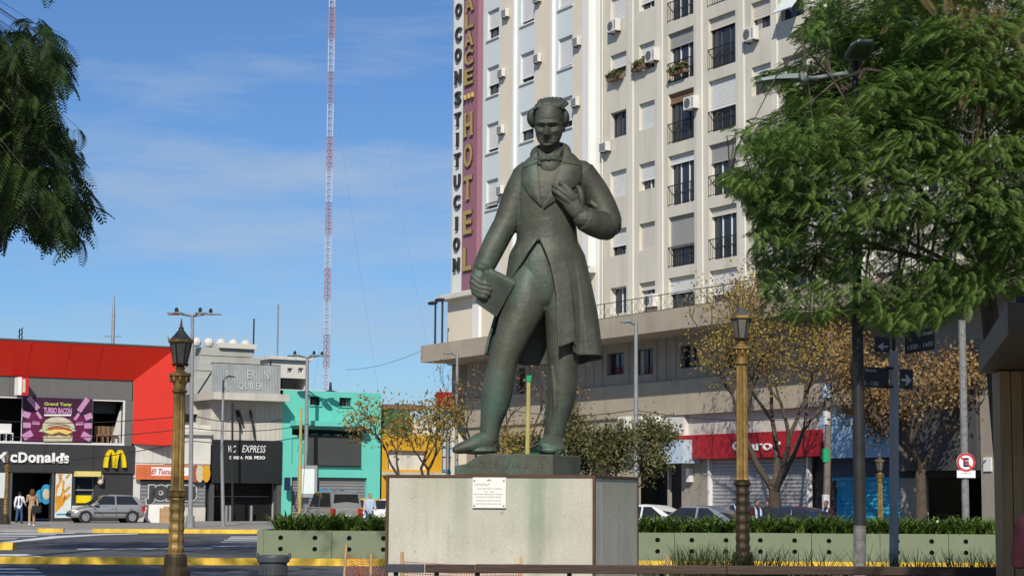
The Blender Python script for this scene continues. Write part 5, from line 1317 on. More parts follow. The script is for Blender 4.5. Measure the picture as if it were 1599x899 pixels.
# book in the hand
BK = thing('book', 'thick bronze book held in the lowered hand of the statue', 'book', s0_, 0)
def bp(x, y, d): return Vector(sp(x, y, d))
c0, c1, c2, c3 = bp(760, 431, 40), bp(801, 450, 34), bp(774, 498, 22), bp(741, 476, 27)
nrm = (c1-c0).cross(c3-c0).normalized()
if nrm.y > 0: nrm = -nrm
def bslab(a, b, c, d, t0, t1, name, m, par):
    g = MB(); q = [p+nrm*t0 for p in (a, b, c, d)]+[p+nrm*t1 for p in (a, b, c, d)]
    g.add([tuple(p) for p in q], [(0, 1, 2, 3), (7, 6, 5, 4), (0, 4, 5, 1), (1, 5, 6, 2), (2, 6, 7, 3), (3, 7, 4, 0)]); return bevel(W_(g, name, m, par), .008, 2)
bslab(c0, c1, c2, c3, 0, .022, 'front_cover', 'bronze_dark', BK)
ins = lambda p: p+((c0+c1+c2+c3)/4-p)*.06
bslab(ins(c0), ins(c1), ins(c2), ins(c3), -.10, -.002, 'pages', 'bronze', BK)
bslab(c0, c1, c2, c3, -.125, -.102, 'back_cover', 'bronze_dark', BK)
g = MB(); g.tube([tuple(c0-nrm*.05), tuple(c1-nrm*.05)], .062, 12); W_(g, 'spine', 'bronze', BK)
# bronze plinth: stepped ground under the feet
g = MB(); ang = math.atan2(47, 153)
pzA = Facade((at(709, 730, 23.33).x, 23.33), (at(863.5, 730, 22.97).x, 22.97))
lw = pzA.sz(863.5, 730)[0]; zA, zB_ = ptop+.003, pzA.sz(820, 709)[1]
def pz(px, py): return pzA.sz(px, py)
prof = [(0, zA), (lw, zA), (lw, pz(863, 709)[1]), pz(762, 707.5), pz(752, 709.5), pz(742, 713.5), pz(727, 724), pz(709.5, 726.5)]
PLN = thing('bronze_plinth', 'low bronze base slab with worn raised lettering under the feet of the statue', 'plinth', pzA.A, pzA.rz)
g.prism(prof, 0, 1.28); o = W_(g, 'slab', 'bronze', PLN); bevel(o, .012, 2)
random.seed(21); g = MB()
for row, (y, xa, xb) in enumerate(((721, 745, 800), (727, 722, 850))):
    x = xa
    while x < xb:
        l = random.uniform(1.2, 3.2); a_, z_ = pz(x, y); b_, _ = pz(x+l, y); hh = random.uniform(.02, .05)
        if random.random() < .55: g.box(a_, b_, -.008, -.001, z_-hh/2, z_+hh/2)
        x += l+random.uniform(.8, 2.4)
tag(W_(g, 'worn_lettering', 'bronze_hair', PLN), kind='stuff')
# ================================================================ STREET FURNITURE
def ornate_lamp(loc, H, label, gold_low=True, group='ornate street lamps'):
    """H = height of the finial tip; proportions of the photographed cast lamps"""
    t = thing('street_lamp', label, 'street lamp', loc, random.uniform(0, .3), group)
    zl0 = H-.83                                # lantern bottom
    zs = H*.36                                  # band where the fluted shaft ends
    lo, hi = ('lamp_gold', 'lamp_gold') if gold_low else ('lamp_bronze', 'lamp_gold')
    g = MB(); g.lathe([(.30, 0), (.30, .12), (.26, .16), (.25, .32), (.20, .38), (.19, .55), (.165, .6)], 20); W_(g, 'base', 'lamp_bronze', t, smooth=False)
    pr_ = [(.165, .6)]; z = .62; k = 0
    while z < zs-.16: pr_ += [(.125+.012*(k % 2), z), (.138-.012*(k % 2), z+.05)]; z += .085; k += 1
    pr_ += [(.13, zs-.12), (.165, zs-.09), (.165, zs-.05), (.13, zs-.02), (.155, zs)]
    W_(MB().lathe(pr_, 18, flute=1, fd=.08), 'lower_shaft', lo, t)
    W_(MB().lathe([(.145, zs+.003), (.118, zs+.04), (.112, zs+.09), (.098, zl0-.46)], 24, flute=1, fd=.17), 'shaft', hi, t)
    g = MB(); g.lathe([(.105, zl0-.459), (.13, zl0-.44), (.13, zl0-.41), (.10, zl0-.39), (.105, zl0-.33), (.13, zl0-.24), (.15, zl0-.20), (.19, zl0-.16), (.19, zl0-.12), (.10, zl0-.10), (.07, zl0-.06), (.09, zl0-.02), (.06, zl0)], 16); W_(g, 'capital', hi, t)
    for k in range(8): a = k*PI/4; W_(MB().ell((.145*math.cos(a), .145*math.sin(a), zl0-.22), (.03, .03, .06), 6, 5), 'acanthus', hi, t)
    lz0, lz1, r0, r1 = zl0+.05, zl0+.40, .11, .178
    W_(MB().lathe([(.06, zl0), (.14, zl0+.02), (.15, lz0)], 6), 'cradle', 'lamp_bronze', t)
    for k in range(6):
        a = k*PI/3; b = a+PI/3; ca, sa, cb, sb = math.cos(a), math.sin(a), math.cos(b), math.sin(b)
        g = MB(); q = .97; g.add([(r0*ca*q, r0*sa*q, lz0), (r0*cb*q, r0*sb*q, lz0), (r1*cb*q, r1*sb*q, lz1), (r1*ca*q, r1*sa*q, lz1)], [(0, 1, 2, 3)]); W_(g, 'pane', 'lamp_glass', t)
        W_(MB().tube([(r0*ca, r0*sa, lz0), (r1*ca, r1*sa, lz1)], .014, 6), 'glazing_bar', 'lamp_bronze', t)
        W_(MB().tube([((r1+.02)*ca, (r1+.02)*sa, lz1+.03), ((r1+.045)*ca, (r1+.045)*sa, lz1+.12)], [.016, .006], 6), 'crest', hi, t)
        W_(MB().tube([(r0*ca, r0*sa, lz0), (r0*1.05*ca, r0*1.05*sa, lz0-.06)], [.018, .008], 6), 'drop', 'lamp_bronze', t)
    W_(MB().lathe([(r0*.6, lz0), (r1*.5, lz1)], 6), 'lamp_cup', 'lamp_glass', t)
    W_(MB().lathe([(r1+.01, lz1), (r1+.04, lz1+.015), (r1+.04, lz1+.06), (r1+.01, lz1+.07)], 6), 'crown_band', hi, t)
    W_(MB().lathe([(r1+.005, lz1+.071), (.095, lz1+.17), (.045, lz1+.235), (.04, lz1+.25)], 6), 'roof', 'lamp_roof', t)
    W_(MB().lathe([(.04, lz1+.251), (.05, lz1+.27), (.018, lz1+.29), (.026, lz1+.31), (.006, H)], 10), 'finial', hi, t)
    return t
YL = 33.0; b = at(273, 918, YL); H1 = at(281, 497, YL).z
ornate_lamp((b.x, YL, 0), H1, 'ornate golden street lamp with glass lantern standing in front of the restaurant')
b = at(1160, 870, 36); H2 = at(1158, 463, 36).z
ornate_lamp((b.x, 36, 0), H2, 'ornate golden street lamp with dark lower shaft in front of the red shop sign', False)
b = at(8, 818, 94); o = ornate_lamp((b.x, 94, .12), 4.4, 'small far ornate lamp on the pavement before the restaurant menu board'); o.scale = (.82,)*3
b = at(1375, 800, 66); o = ornate_lamp((b.x, 66, -.25), 4.4, 'small far ornate lamp in front of the blue shop'); o.scale = (.78,)*3
# modern lamps
def led_head(par, name, c, an, l=.72, w=.3, tilt=.08, m='fitting_grey'):
    ca, sa = math.cos(an), math.sin(an)
    P = [(0, .05, 0), (.12, .07, .01), (.25, w/2, .02), (.75, w/2, .0), (1, w*.32, -.02)]
    g = MB(); vs = []; n = len(P)
    for t, hw, dz in P:
        x = t*l
        for y, z in ((-hw, -.035), (hw, -.035), (hw*.8, .05), (-hw*.8, .05)):
            zz = z*(1-.5*t)+dz+x*tilt; vs.append((c[0]+x*ca-y*sa, c[1]+x*sa+y*ca, c[2]+zz))
    fs = [(0, 1, 2, 3), tuple(4*(n-1)+k for k in (3, 2, 1, 0))]
    for i in range(n-1):
        for k in range(4): fs.append((4*i+k, 4*i+(k+1) % 4, 4*i+4+(k+1) % 4, 4*i+4+k))
    g.add(vs, fs); o = bevel(W_(g, name, m, par), .012, 2)
    g = MB(); vs = []
    for x, y in ((.34, -.11), (.34, .11), (.9, .09), (.9, -.09)): X_ = x*l; Y_ = y*w/.3; vs.append((c[0]+X_*ca-Y_*sa, c[1]+X_*sa+Y_*ca, c[2]-.035*(1-.5*x)+X_*tilt-.008))
    g.add(vs, [(0, 1, 2, 3)]); W_(g, 'lens', 'fitting_lens', o)
    return o
# lamp column with two heads; crown shade and sunlit foot painted in
YP = 24.2; b = at(1342, 1000, YP); b.z = 0
LP = thing('lamp_column', 'dark lamp column with two flat lamp heads rising through the green tree', 'street lamp', (b.x, YP, 0))
tp = at(1335, 92, YP); t1 = at(1341.5, 500, YP)
W_(MB().tube([(0, 0, 0), ((t1.x-b.x)*.5, 0, t1.z*.33)], [.08, .079], 16), 'lower_pole', 'pole_sunlit', LP)
W_(MB().tube([((t1.x-b.x)*.5, 0, t1.z*.33), (t1.x-b.x-.02, 0, t1.z)], [.0785, .073], 16), 'pole', 'pole_shaded', LP)
W_(MB().tube([(t1.x-b.x-.02, 0, t1.z), (tp.x-b.x, 0, tp.z)], [.06, .035], 12), 'upper_pole', 'pole_shaded', LP)
a1 = at(1252, 125, YP-.3); a0 = at(1333, 113, YP)
W_(MB().tube([(a0.x-b.x, 0, a0.z), (a1.x-b.x, -.3, a1.z)], [.03, .025], 10), 'arm', 'fitting_grey', LP)
led_head(LP, 'lamp_head', (a1.x-b.x+.04, -.3, a1.z), PI+.35, .66, .31, -.07)
led_head(LP, 'lamp_head', (tp.x-b.x, .1, tp.z-.05), -PI/2+.05, .66, .34, .26)
# street name signs
YS_ = 31.0; b = at(1397, 1000, YS_); b.z = 0
SN = thing('street_sign_post', 'grey post carrying two pairs of dark street name plates with arrows', 'street sign', (b.x, YS_, 0))
tp = at(1396, 548, YS_)
W_(MB().tube([(0, 0, 0), (tp.x-b.x, 0, tp.z)], .075, 14), 'post', 'pole_street', SN)
W_(MB().tube([(tp.x-b.x, 0, tp.z+.003), (tp.x-b.x, 0, tp.z+.35)], .03, 8), 'post_top', 'iron', SN)
def plate(x0, x1, y0a, y1a, y0b, y1b, dy, items):
    """a plate drawn between its left and right edges"""
    P = [at(x0, y0a, YS_+dy[0]), at(x1, y0b, YS_+dy[1]), at(x1, y1b, YS_+dy[1]), at(x0, y1a, YS_+dy[0])]
    q = [Vector((p.x-b.x, p.y-YS_, p.z)) for p in P]; g = MB(); off = Vector((0, .02, 0))
    g.add([tuple(p) for p in q]+[tuple(p+off) for p in q], [(0, 1, 2, 3), (7, 6, 5, 4), (0, 4, 5, 1), (1, 5, 6, 2), (2, 6, 7, 3), (3, 7, 4, 0)])
    o = W_(g, 'name_plate', 'sign_dark', SN)
    g = MB()
    def pt(u, v): return q[0]*(1-u)*(1-v)+q[1]*u*(1-v)+q[2]*u*v+q[3]*(1-u)*v
    for s, u0, u1, v0, v1 in items:
        if s in ('<', '>'):
            f = (lambda u: u) if s == '>' else (lambda u: 1-u); A = [(u0, .42), (u0+.5*(u1-u0), .42), (u0+.35*(u1-u0), .18), (u0+.55*(u1-u0), .18), (u1, .5), (u0+.55*(u1-u0), .82), (u0+.35*(u1-u0), .82), (u0+.5*(u1-u0), .58), (u0, .58)]
            vs = []
            for u, v in A: p = pt(f(u), v0+(v1-v0)*v); vs.append((p.x, p.y-.004, p.z))
            g.add(vs, [(0, 1, 7, 8), (1, 2, 3, 4), (4, 5, 6, 7), (1, 4, 7)])
        else:
            t = MB(); text(t, s, u0, u1, 1-v1, 1-v0, 0, 0, .01); vs = []
            for x, y, z in t.v: p = pt(x, 1-z); vs.append((p.x, p.y-.004, p.z))
            g.add(vs, t.f)
    W_(g, 'lettering', 'sign_grey_letter', o, recalc=False)
plate(1329, 1388, 571, 602, 574.5, 606.5, (-.1, 0), [('Juan de Madela', .02, .67, .08, .28), ('1100 - 1150', .18, .72, .70, .9)])
plate(1405, 1425.5, 576, 607, 577, 608, (0, .03), [('>', .12, .9, .12, .95)])
plate(1366, 1389, 525, 549, 526, 550, (-.05, 0), [('<', .12, .82, .3, .98)])
plate(1413, 1459.5, 519, 553, 510, 544.5, (0, -.12), [('L. Saenz', .45, .93, .12, .3), ('1550 - 1600', .1, .94, .62, .84)])
for y in (577, 606): z = at(1396, y, YS_).z; W_(MB().lathe([(.082, 0), (.082, .04)], 14, (0, 0, z)), 'clamp', 'iron', SN)
# no parking sign on its mottled pole
YN = 52.0; b = at(1508, 806, YN); b.z = gz(b.x, YN)
NP = thing('no_parking_sign', 'round no parking sign with red ring and crossed letter above a white plate', 'traffic sign', (b.x, YN, b.z))
tz_ = at(1508, 500, YN).z-b.z
W_(MB().tube([(0, 0, 0), (0, 0, tz_)], .10, 10), 'pole', 'pole_dark', NP)
c = at(1508, 721.5, YN); cz = c.z-b.z; r = 14.5*YN/F
W_(MB().tube([(0, -.15, cz), (0, -.11, cz)], r*1.0, 28, ref=(0, 0, 1)), 'disc', 'white_letter', NP)
def ring(g, r0, r1, y, cz, n=32):
    for k in range(n):
        a, c_ = 2*PI*k/n, 2*PI*(k+1)/n; g.add([(r0*math.cos(a), y, cz+r0*math.sin(a)), (r0*math.cos(c_), y, cz+r0*math.sin(c_)), (r1*math.cos(c_), y, cz+r1*math.sin(c_)), (r1*math.cos(a), y, cz+r1*math.sin(a))], [(0, 1, 2, 3)])
g = MB(); ring(g, r*.76, r*.99, -.155, cz); W_(g, 'red_ring', 'sign_red', NP, recalc=False)
g = MB(); text(g, 'E', -r*.3, r*.32, cz-r*.48, cz+r*.48, -.157, 0, .06); W_(g, 'letter', 'navy', NP, recalc=False)
g = MB(); d = r*.74*.7071; q = r*.09; g.add([(-d-q*.7, -.16, cz+d-q*.7), (-d+q*.7, -.16, cz+d+q*.7), (d+q*.7, -.16, cz-d+q*.7), (d-q*.7, -.16, cz-d-q*.7)], [(0, 1, 2, 3)]); W_(g, 'red_bar', 'sign_red', NP, recalc=False)
pz0, pz1 = at(1508, 745.5, YN).z-b.z, at(1508, 734, YN).z-b.z; pw_ = 14.3*YN/F
o = W_(MB().box(-pw_, pw_, -.15, -.12, pz0, pz1), 'plate', 'white_letter', NP)
g = MB(); text(g, 'LINEA 45', -pw_*.5, pw_*.5, pz0+(pz1-pz0)*.52, pz0+(pz1-pz0)*.72, -.154, 0, .03); W_(g, 'lettering', 'engraving', o, recalc=False)
# slim lamp posts
def arm_lamp(px, ptop, Y, hx, label, base=None, r=.075, m='pole_grey', single=True):
    b = at(px, 800, Y); z0 = .12 if base is None else base
    t = thing('lamp_post', label, 'street lamp', (b.x, Y, z0))
    tp = at(px, ptop, Y); W_(MB().tube([(0, 0, 0), (tp.x-b.x, 0, (tp.z-z0)*.5), (tp.x-b.x, 0, tp.z-z0)], [r*1.25, r, r*.75], 10), 'pole', m, t)
    for dx in hx:
        c = (tp.x-b.x, 0, tp.z-z0-.1); W_(MB().tube([c, (c[0]+dx*.45, -.1, c[2]+.1)], .035, 6), 'arm', m, t)
        led_head(t, 'lamp_head', (c[0]+dx*.4, -.1, c[2]+.1), math.atan2(-.15, dx), abs(dx)*.75, .42, .0)
    return t
def quad_lamp(px, ptop, Y, label, r=.11):
    b = at(px, 818, Y); t = thing('lamp_post', label, 'street lamp', (b.x, Y, .12)); tp = at(px+3.5, ptop, Y); H = tp.z-.12
    W_(MB().lathe([(.2, 0), (.2, .5), (.15, .55)], 12), 'base', 'pole_grey', t)
    W_(MB().tube([(0, 0, .5), ((tp.x-b.x), 0, H)], [r, r*.7], 12), 'pole', 'pole_grey', t)
    for dx, dy, l in ((-1.0, .25, .75), (-.9, -.5, .75), (.55, -.5, .6), (1.1, .1, .85)):
        W_(MB().tube([(tp.x-b.x, 0, H-.05), (tp.x-b.x+dx*.5, dy*.5, H+.05)], .05, 6), 'arm', 'pole_grey', t)
        h = led_head(t, 'lamp_head', (tp.x-b.x+dx*.42, dy*.42, H+.05), math.atan2(dy, dx), l, .5, .02, 'fitting_grey')
        W_(MB().ell((tp.x-b.x+dx*.75, dy*.75, H+.2), (.09, .09, .13), 8, 6), 'sensor', 'iron', h)
    return t
quad_lamp(297, 492, 88, 'tall grey lamp post with four flat heads behind the golden lamp')
quad_lamp(476.5, 557, 110, 'grey lamp post with four flat heads in front of the turquoise building', .13)
arm_lamp(349, 588, 92, [.5], 'thin grey pole with one small lamp before the diner')
arm_lamp(993, 503, 60, [-.42], 'slim grey street light standing right of the leafy small tree', gz(4, 60))
arm_lamp(714, 552, 80, [-.5], 'slim grey street light behind the bare branches left of the statue', 0)
def simple_pole(px, p0, p1, Y, r, m, name, label, cat, base=0.0, px1=None):
    b = at(px, p0, Y); t = thing(name, label, cat, (b.x, Y, base)); tp = at(px1 if px1 else px, p1, Y)
    W_(MB().tube([(0, 0, 0), (tp.x-b.x, 0, tp.z-base)], [r, r*.8], 8), 'pole', m, t); return t
simple_pole(363, 810, 628, 108.5, .07, 'iron', 'utility_pole', 'thin black pole standing against the diner front', 'pole', .12)
simple_pole(468, 805, 637, 98, .09, 'stake_pole', 'utility_pole', 'thin pale green pole before the turquoise garage shutter', 'pole', .12, 470)
upole = simple_pole(1289, 800, 520, 72, .14, 'bark_pale', 'utility_pole', 'pale mottled utility pole between the red and blue shop signs', 'pole', -.25, 1296)
for z, m in ((1.5, 'graf_white'), (3.2, 'cap_green'), (4.6, 'graf_white'), (5.6, 'pale_blue')): W_(MB().lathe([(.15, 0), (.15, .5)], 8, (.02*z, 0, z)), 'sticker', m, upole)
sp_ = simple_pole(821, 735, 596, 40, .055, 'stake_pole', 'wooden_stake', 'leaning yellowish stake with green tip seen between the statue legs', 'stake', 0, 825.5)
c = at(825.8, 596, 40); W_(MB().tube([(c.x-sp_.location.x, 0, c.z), (c.x-sp_.location.x+.01, 0, c.z+.13)], .06, 8), 'tip', 'cap_green', sp_)
# sign boards on the pole by the turquoise building
c = at(480, 751, 109.4); nb = thing('notice_board', 'small grey framed notice fixed to the lamp post by the turquoise garage', 'sign', (c.x, 109.4, c.z)); W_(MB().box(-.55, .55, -.03, .03, -.9, .9), 'frame', 'pole_grey', nb); W_(MB().box(-.4, .4, -.05, -.031, -.7, .7), 'panel', 'poster_pale', nb)
# overhead cables
def cable(label, pts, r=.02):
    P = [at(x, y, Y) for x, y, Y in pts]; Q = []
    for i in range(len(P)-1):
        for k in range(8): t = k/8; p = P[i]*(1-t)+P[i+1]*t; Q.append((p.x, p.y, p.z-4*t*(1-t)*.25))
    Q.append(tuple(P[-1])); o = MB().tube(Q, r, 5).build('overhead_cable', M['iron']); return tag(o, label, 'cable', 'overhead cables')
cable('black overhead cable crossing the red fascia and the diner wall, the topmost of the three', [(-20, 655, 98), (298, 648, 88), (440, 655, 98)]); cable('black overhead cable just under the red fascia, middle of the three', [(-20, 680, 98), (298, 668, 88), (480, 662, 105), (590, 668, 105)])
cable('black overhead cable low across the shop fronts, lowest of the three', [(-20, 727, 98), (298, 688, 88), (476, 680, 109)]); cable('thin cable against the sky between the mast and the canopy', [(540, 577, 130), (657, 548, 105)], .012)
cable('thin cable across the beige podium wall right of the statue', [(780, 637, 78), (990, 640, 70), (1290, 650, 71.5)], .015)
# ---------------------------------------------------------------- planter with strap-leaved plants
PLY = 44.95; x0 = at(408, 850, PLY).x; x1 = at(1570, 850, PLY).x; zt = at(800, 829.5, PLY).z
PLT = thing('concrete_planter', 'long sage green concrete planter with round holes behind the pedestal', 'planter', (x0, PLY, 0))
per = .795; n = int((x1-x0)/per/2)+1
h1, h2 = at(800, 841, PLY).z, at(800, 858.5, PLY).z
def hole_panel(w):
    mb = MB(); mb.mi = 0; hs = [per*.5, per*1.5]; r = .058
    S_ = [0]+[c+s*per*.25 for c in hs for s in (-1, 1)]+[w]; Z_ = [-.05, h2-.11, h2+.11, h1-.09, h1+.09, zt]
    S_ = sorted(S_)
    for i in range(len(S_)-1):
        for j in range(5):
            a, b_, c, e = S_[i], S_[i+1], Z_[j], Z_[j+1]; cx, cz = (a+b_)/2, (c+e)/2
            if i in (1, 3) and j in (1, 3):
                zc = h2 if j == 1 else h1; m_ = 16; ci = []; sq = []
                for k in range(m_):
                    an = 2*PI*k/m_; ux, uz = math.cos(an), math.sin(an); ci.append((cx+r*ux, 0, zc+r*uz))
                    t = min((b_-a)/2/max(abs(ux), 1e-6), (e-c)/2/max(abs(uz), 1e-6)); sq.append((cx+ux*t, 0, cz+uz*t))
                mb.mi = 0; mb.add(sq+ci, [(k, (k+1) % m_, m_+(k+1) % m_, m_+k) for k in range(m_)])
                for X_, Z__ in ((a, c), (b_, c), (b_, e), (a, e)):
                    an = math.atan2(Z__-cz, X_-cx); k0 = int((an % (2*PI))/(2*PI)*m_); mb.add([sq[k0], (X_, 0, Z__), sq[(k0+1) % m_]], [(0, 1, 2)])
                mb.mi = 1; bk = [(p[0], .16, p[2]) for p in ci]; mb.add(ci+bk, [(k, (k+1) % m_, m_+(k+1) % m_, m_+k) for k in range(m_)]+[tuple(range(m_, 2*m_))])
            else:
                mb.mi = 0; mb.quad((a, 0, c), (b_, 0, c), (b_, 0, e), (a, 0, e))
    mb.mi = 0
    mb.quad((0, 0, zt), (w, 0, zt), (w, .14, zt), (0, .14, zt)); mb.quad((0, 0, -.05), (0, 0, zt), (0, .14, zt), (0, .14, -.05)); mb.quad((w, 0, -.05), (w, .14, -.05), (w, .14, zt), (w, 0, zt)); mb.quad((0, .14, zt), (w, .14, zt), (w, .14, -.05), (0, .14, -.05))
    return mb
first = None
for i in range(n):
    w = per*2-.012
    if i == 0: first = hole_panel(w).build('panel', [M['planter_green'], M['dark_hole']], PLT, recalc=False); o = first
    else: o = first.copy(); C.objects.link(o); o.parent = PLT
    o.location = (i*per*2+.05, random.uniform(-.006, .006), random.uniform(-.006, .004))
LPn = n*per*2
W_(MB().box(-.1, .045, 0, 1.9, -.05, zt), 'end_panel', 'planter_green', PLT); W_(MB().box(-.1, LPn, 1.75, 1.9, -.3, zt-.02), 'back_panel', 'planter_green', PLT)
W_(MB().box(.05, LPn, .15, 1.74, -.3, zt-.06), 'soil', 'plaza_soil', PLT)
def blades(name, boxes, n, l, wd, m, parent=None, droop=.9, lean=.5, seg=4, zfun=None):
    V = []; Fq = []
    base = np.array([[random.uniform(b[0], b[1]), random.uniform(b[2], b[3]), b[4]] for b in (random.choice(boxes) for _ in range(n))])
    # blades grow in tufts
    k = max(1, n//9); cen = base[:k]; base = cen[rng.integers(0, k, n)] + rng.normal(0, .04, (n, 3))*[1, 1, 0]
    if zfun: base[:, 2] = [zfun(x, y) for x, y in base[:, :2]]
    az = rng.uniform(0, 2*PI, n); L_ = l*rng.uniform(.6, 1.15, n); ln = rng.uniform(.15, lean, n); W0 = wd*rng.uniform(.7, 1.2, n)
    for s in range(seg+1):
        t = s/seg; el = PI/2-ln-droop*t**1.5*rng.uniform(.7, 1.2, n)*1.0
        if s == 0: P = base.copy(); pts = [P]
        else: P = pts[-1]+(L_/seg)[:, None]*np.stack([np.cos(az)*np.cos(el), np.sin(az)*np.cos(el), np.sin(el)], 1); pts.append(P)
    side = np.stack([-np.sin(az), np.cos(az), np.zeros(n)], 1)
    vs = np.zeros((n, seg+1, 2, 3))
    for s in range(seg+1):
        t = s/seg; w = W0*(1-t**2.2)*.5+.001; vs[:, s, 0] = pts[s]-side*w[:, None]; vs[:, s, 1] = pts[s]+side*w[:, None]
    idx = np.arange(n)[:, None]*(2*(seg+1)); fq = []
    for s in range(seg): fq.append(np.stack([idx[:, 0]+2*s, idx[:, 0]+2*s+1, idx[:, 0]+2*s+3, idx[:, 0]+2*s+2], 1))
    return arr_mesh(name, vs.reshape(-1, 3), np.concatenate(fq), m, parent)
tag(blades('planter_plants', [(.2, LPn-.1, .3, 1.6, zt-.06)], 6500, .72, .058, M['leaf_strap'], PLT, droop=1.35, lean=.6), kind='stuff')
# long grasses in the near bed
xr = lambda px, Y: at(px, 800, Y).x
def gzf(x, y): return .03
o = blades('tall_grass', [(xr(1150, 31), xr(1300, 31), 30, 32, .03), (xr(1330, 30.), xr(1580, 30), 28.5, 31, .03), (xr(1420, 29), xr(1580, 29), 28, 30, .03), (xr(1050, 33), xr(1150, 33), 32, 34, .03)], 2000, .85, .016, M['leaf_grass'], droop=.55, lean=.35)
tag(o, 'long dark thin grass blades along the bed behind the bench', 'grass', kind='stuff')
o = blades('tall_grass', [(xr(583, 25), xr(603, 25), 24.5, 25.6, .03), (xr(1010, 27), xr(1050, 27), 26, 28, .03)], 260, .85, .014, M['leaf_grass'], droop=.6, lean=.35)
tag(o, 'sparse olive grass tufts growing close to the two sides of the pedestal', 'grass', kind='stuff')
# ---------------------------------------------------------------- bench
YB = 20.0; bx0, bx1 = at(603, 890, YB).x, at(1567, 890, YB).x; zb1, zb0 = at(700, 880, YB).z, at(700, 893.5, YB).z
zg1, zg0 = at(630, 879.5, YB).z, at(630, 893, YB).z
BN = thing('long_bench', 'very long dark timber bench backrest crossing the foreground below the pedestal', 'bench', (bx0, YB, 0))
xa, xb, xc = at(664, 890, YB).x-bx0, at(742, 890, YB).x-bx0, at(1135, 890, YB).x-bx0; Lb = bx1-bx0
for a, b_, m in ((0, xa-.01, 'bench_grey'), (xa, xb-.004, 'bench_wood'), (xb, xc-.004, 'bench_wood'), (xc, Lb, 'bench_wood')):
    bevel(W_(MB().box(a, b_, -.03, .03, zb0-(.0 if m == 'bench_wood' else 0), zb1+random.uniform(-.004, .004)), 'backrest_slat', m, BN), .008)
    bevel(W_(MB().box(a, b_, -.06, -.005, zb0-.19, zb0-.07), 'backrest_slat', m, BN), .008)
for k in range(4): bevel(W_(MB().box(0, Lb, -.55+k*.13, -.44+k*.13, .42, .46), 'seat_slat', 'bench_wood', BN), .008)
k = 0; x = .1
while x < Lb:
    W_(MB().tube([(x, .04, 0), (x, -.0, .45), (x, .035, zb0+.02)], .025, 8), 'leg', 'iron', BN); W_(MB().tube([(x, -.5, 0), (x, -.5, .41), (x, -.02, .41)], .025, 8), 'leg', 'iron', BN); x += (.42 if k < 2 else .95); k += 1
# litter bin
YBN = 30.0; b = at(426, 920, YBN); zt_ = at(426, 866, YBN).z
LB = thing('litter_bin', 'dark grey plastic litter bin with slotted sides and flared rim', 'bin', (b.x, YBN, 0))
W_(MB().lathe([(.17, .0), (.2, .02), (.215, zt_-.12)], 28), 'body', 'bin_plastic', LB, smooth=False)
W_(MB().lathe([(.222, zt_-.119), (.25, zt_-.10), (.25, zt_-.03), (.235, zt_), (.19, zt_), (.17, zt_-.08)], 28), 'rim', 'bin_plastic', LB)
for k in range(22):
    a = 2*PI*k/22
    for z0, z1 in ((.12, .34), (.38, zt_-.17)): W_(MB().cbox((.214*math.cos(a), .214*math.sin(a), (z0+z1)/2), (.018, .034, z1-z0), a), 'slot_rib', 'bin_plastic', LB)
for s in (-1, 1): W_(MB().box(s*.25-.02, s*.25+.02, -.04, .04, zt_-.06, zt_+.03), 'handle', 'bin_plastic', LB)
# orange safety net on stakes
YNT = 24.6
NT = thing('safety_net', 'torn orange mesh net hung on thin wooden stakes left of the pedestal', 'net', (at(540, 890, YNT).x, YNT, 0))
pts = [(541, 848), (580, 864), (597, 900)]; P = [at(x, y, YNT) for x, y in pts]; ox = NT.location.x
for p, dx in ((P[0], -.05), (P[1], -.02)): W_(MB().tube([(p.x-ox+dx, 0, 0), (p.x-ox, 0, p.z)], .018, 6), 'stake', 'stake_wood', NT)
def net(nm, ax, az0, az1, bx, bz0, bz1, nx, nz, par):
    g = MB()
    for j in range(nz+1):
        t = j/nz; g.tube([(ax, 0, az0+(az1-az0)*t), ((ax+bx)/2, .02, ((az0+(az1-az0)*t)+(bz0+(bz1-bz0)*t))/2-.03), (bx, 0, bz0+(bz1-bz0)*t)], .0035, 4, cap=False)
    for i in range(nx+1):
        u = i/nx; x = ax+(bx-ax)*u; sg = -.03*4*u*(1-u); g.tube([(x, .01, az0+(bz0-az0)*u+sg), (x, .01, az1+(bz1-az1)*u+sg)], .003, 4, cap=False)
    return tag(W_(g, nm, 'net_orange', par, recalc=False), kind='stuff')
net('mesh', P[0].x-ox, .1, P[0].z-.12, P[1].x-ox, .1, P[1].z-.08, 14, 24, NT)
net('mesh', P[1].x-ox, .1, P[1].z-.08, P[1].x-ox+.5, .1, .35, 12, 14, NT)
N2 = thing('safety_net', 'low orange net with short stakes at the pedestal foot above the bench', 'net', (at(620, 890, 22).x, 21.6, 0)); ox = N2.location.x
for px, y in ((628, 861), (814, 870)): p = at(px, y, 21.6); W_(MB().box(p.x-ox-.02, p.x-ox+.02, -.015, .015, 0, p.z), 'stake', 'stake_wood', N2)
a_, b_ = at(628, 876, 21.6), at(814, 880, 21.6); net('mesh', a_.x-ox, .2, a_.z, b_.x-ox, .2, b_.z, 46, 22, N2)
p = at(1042, 866, 27); s_ = simple_pole(1042, 920, 866, 27, .03, 'stake_wood', 'wooden_stake', 'short orange brown stake right of the pedestal before the yellow kerb', 'stake')
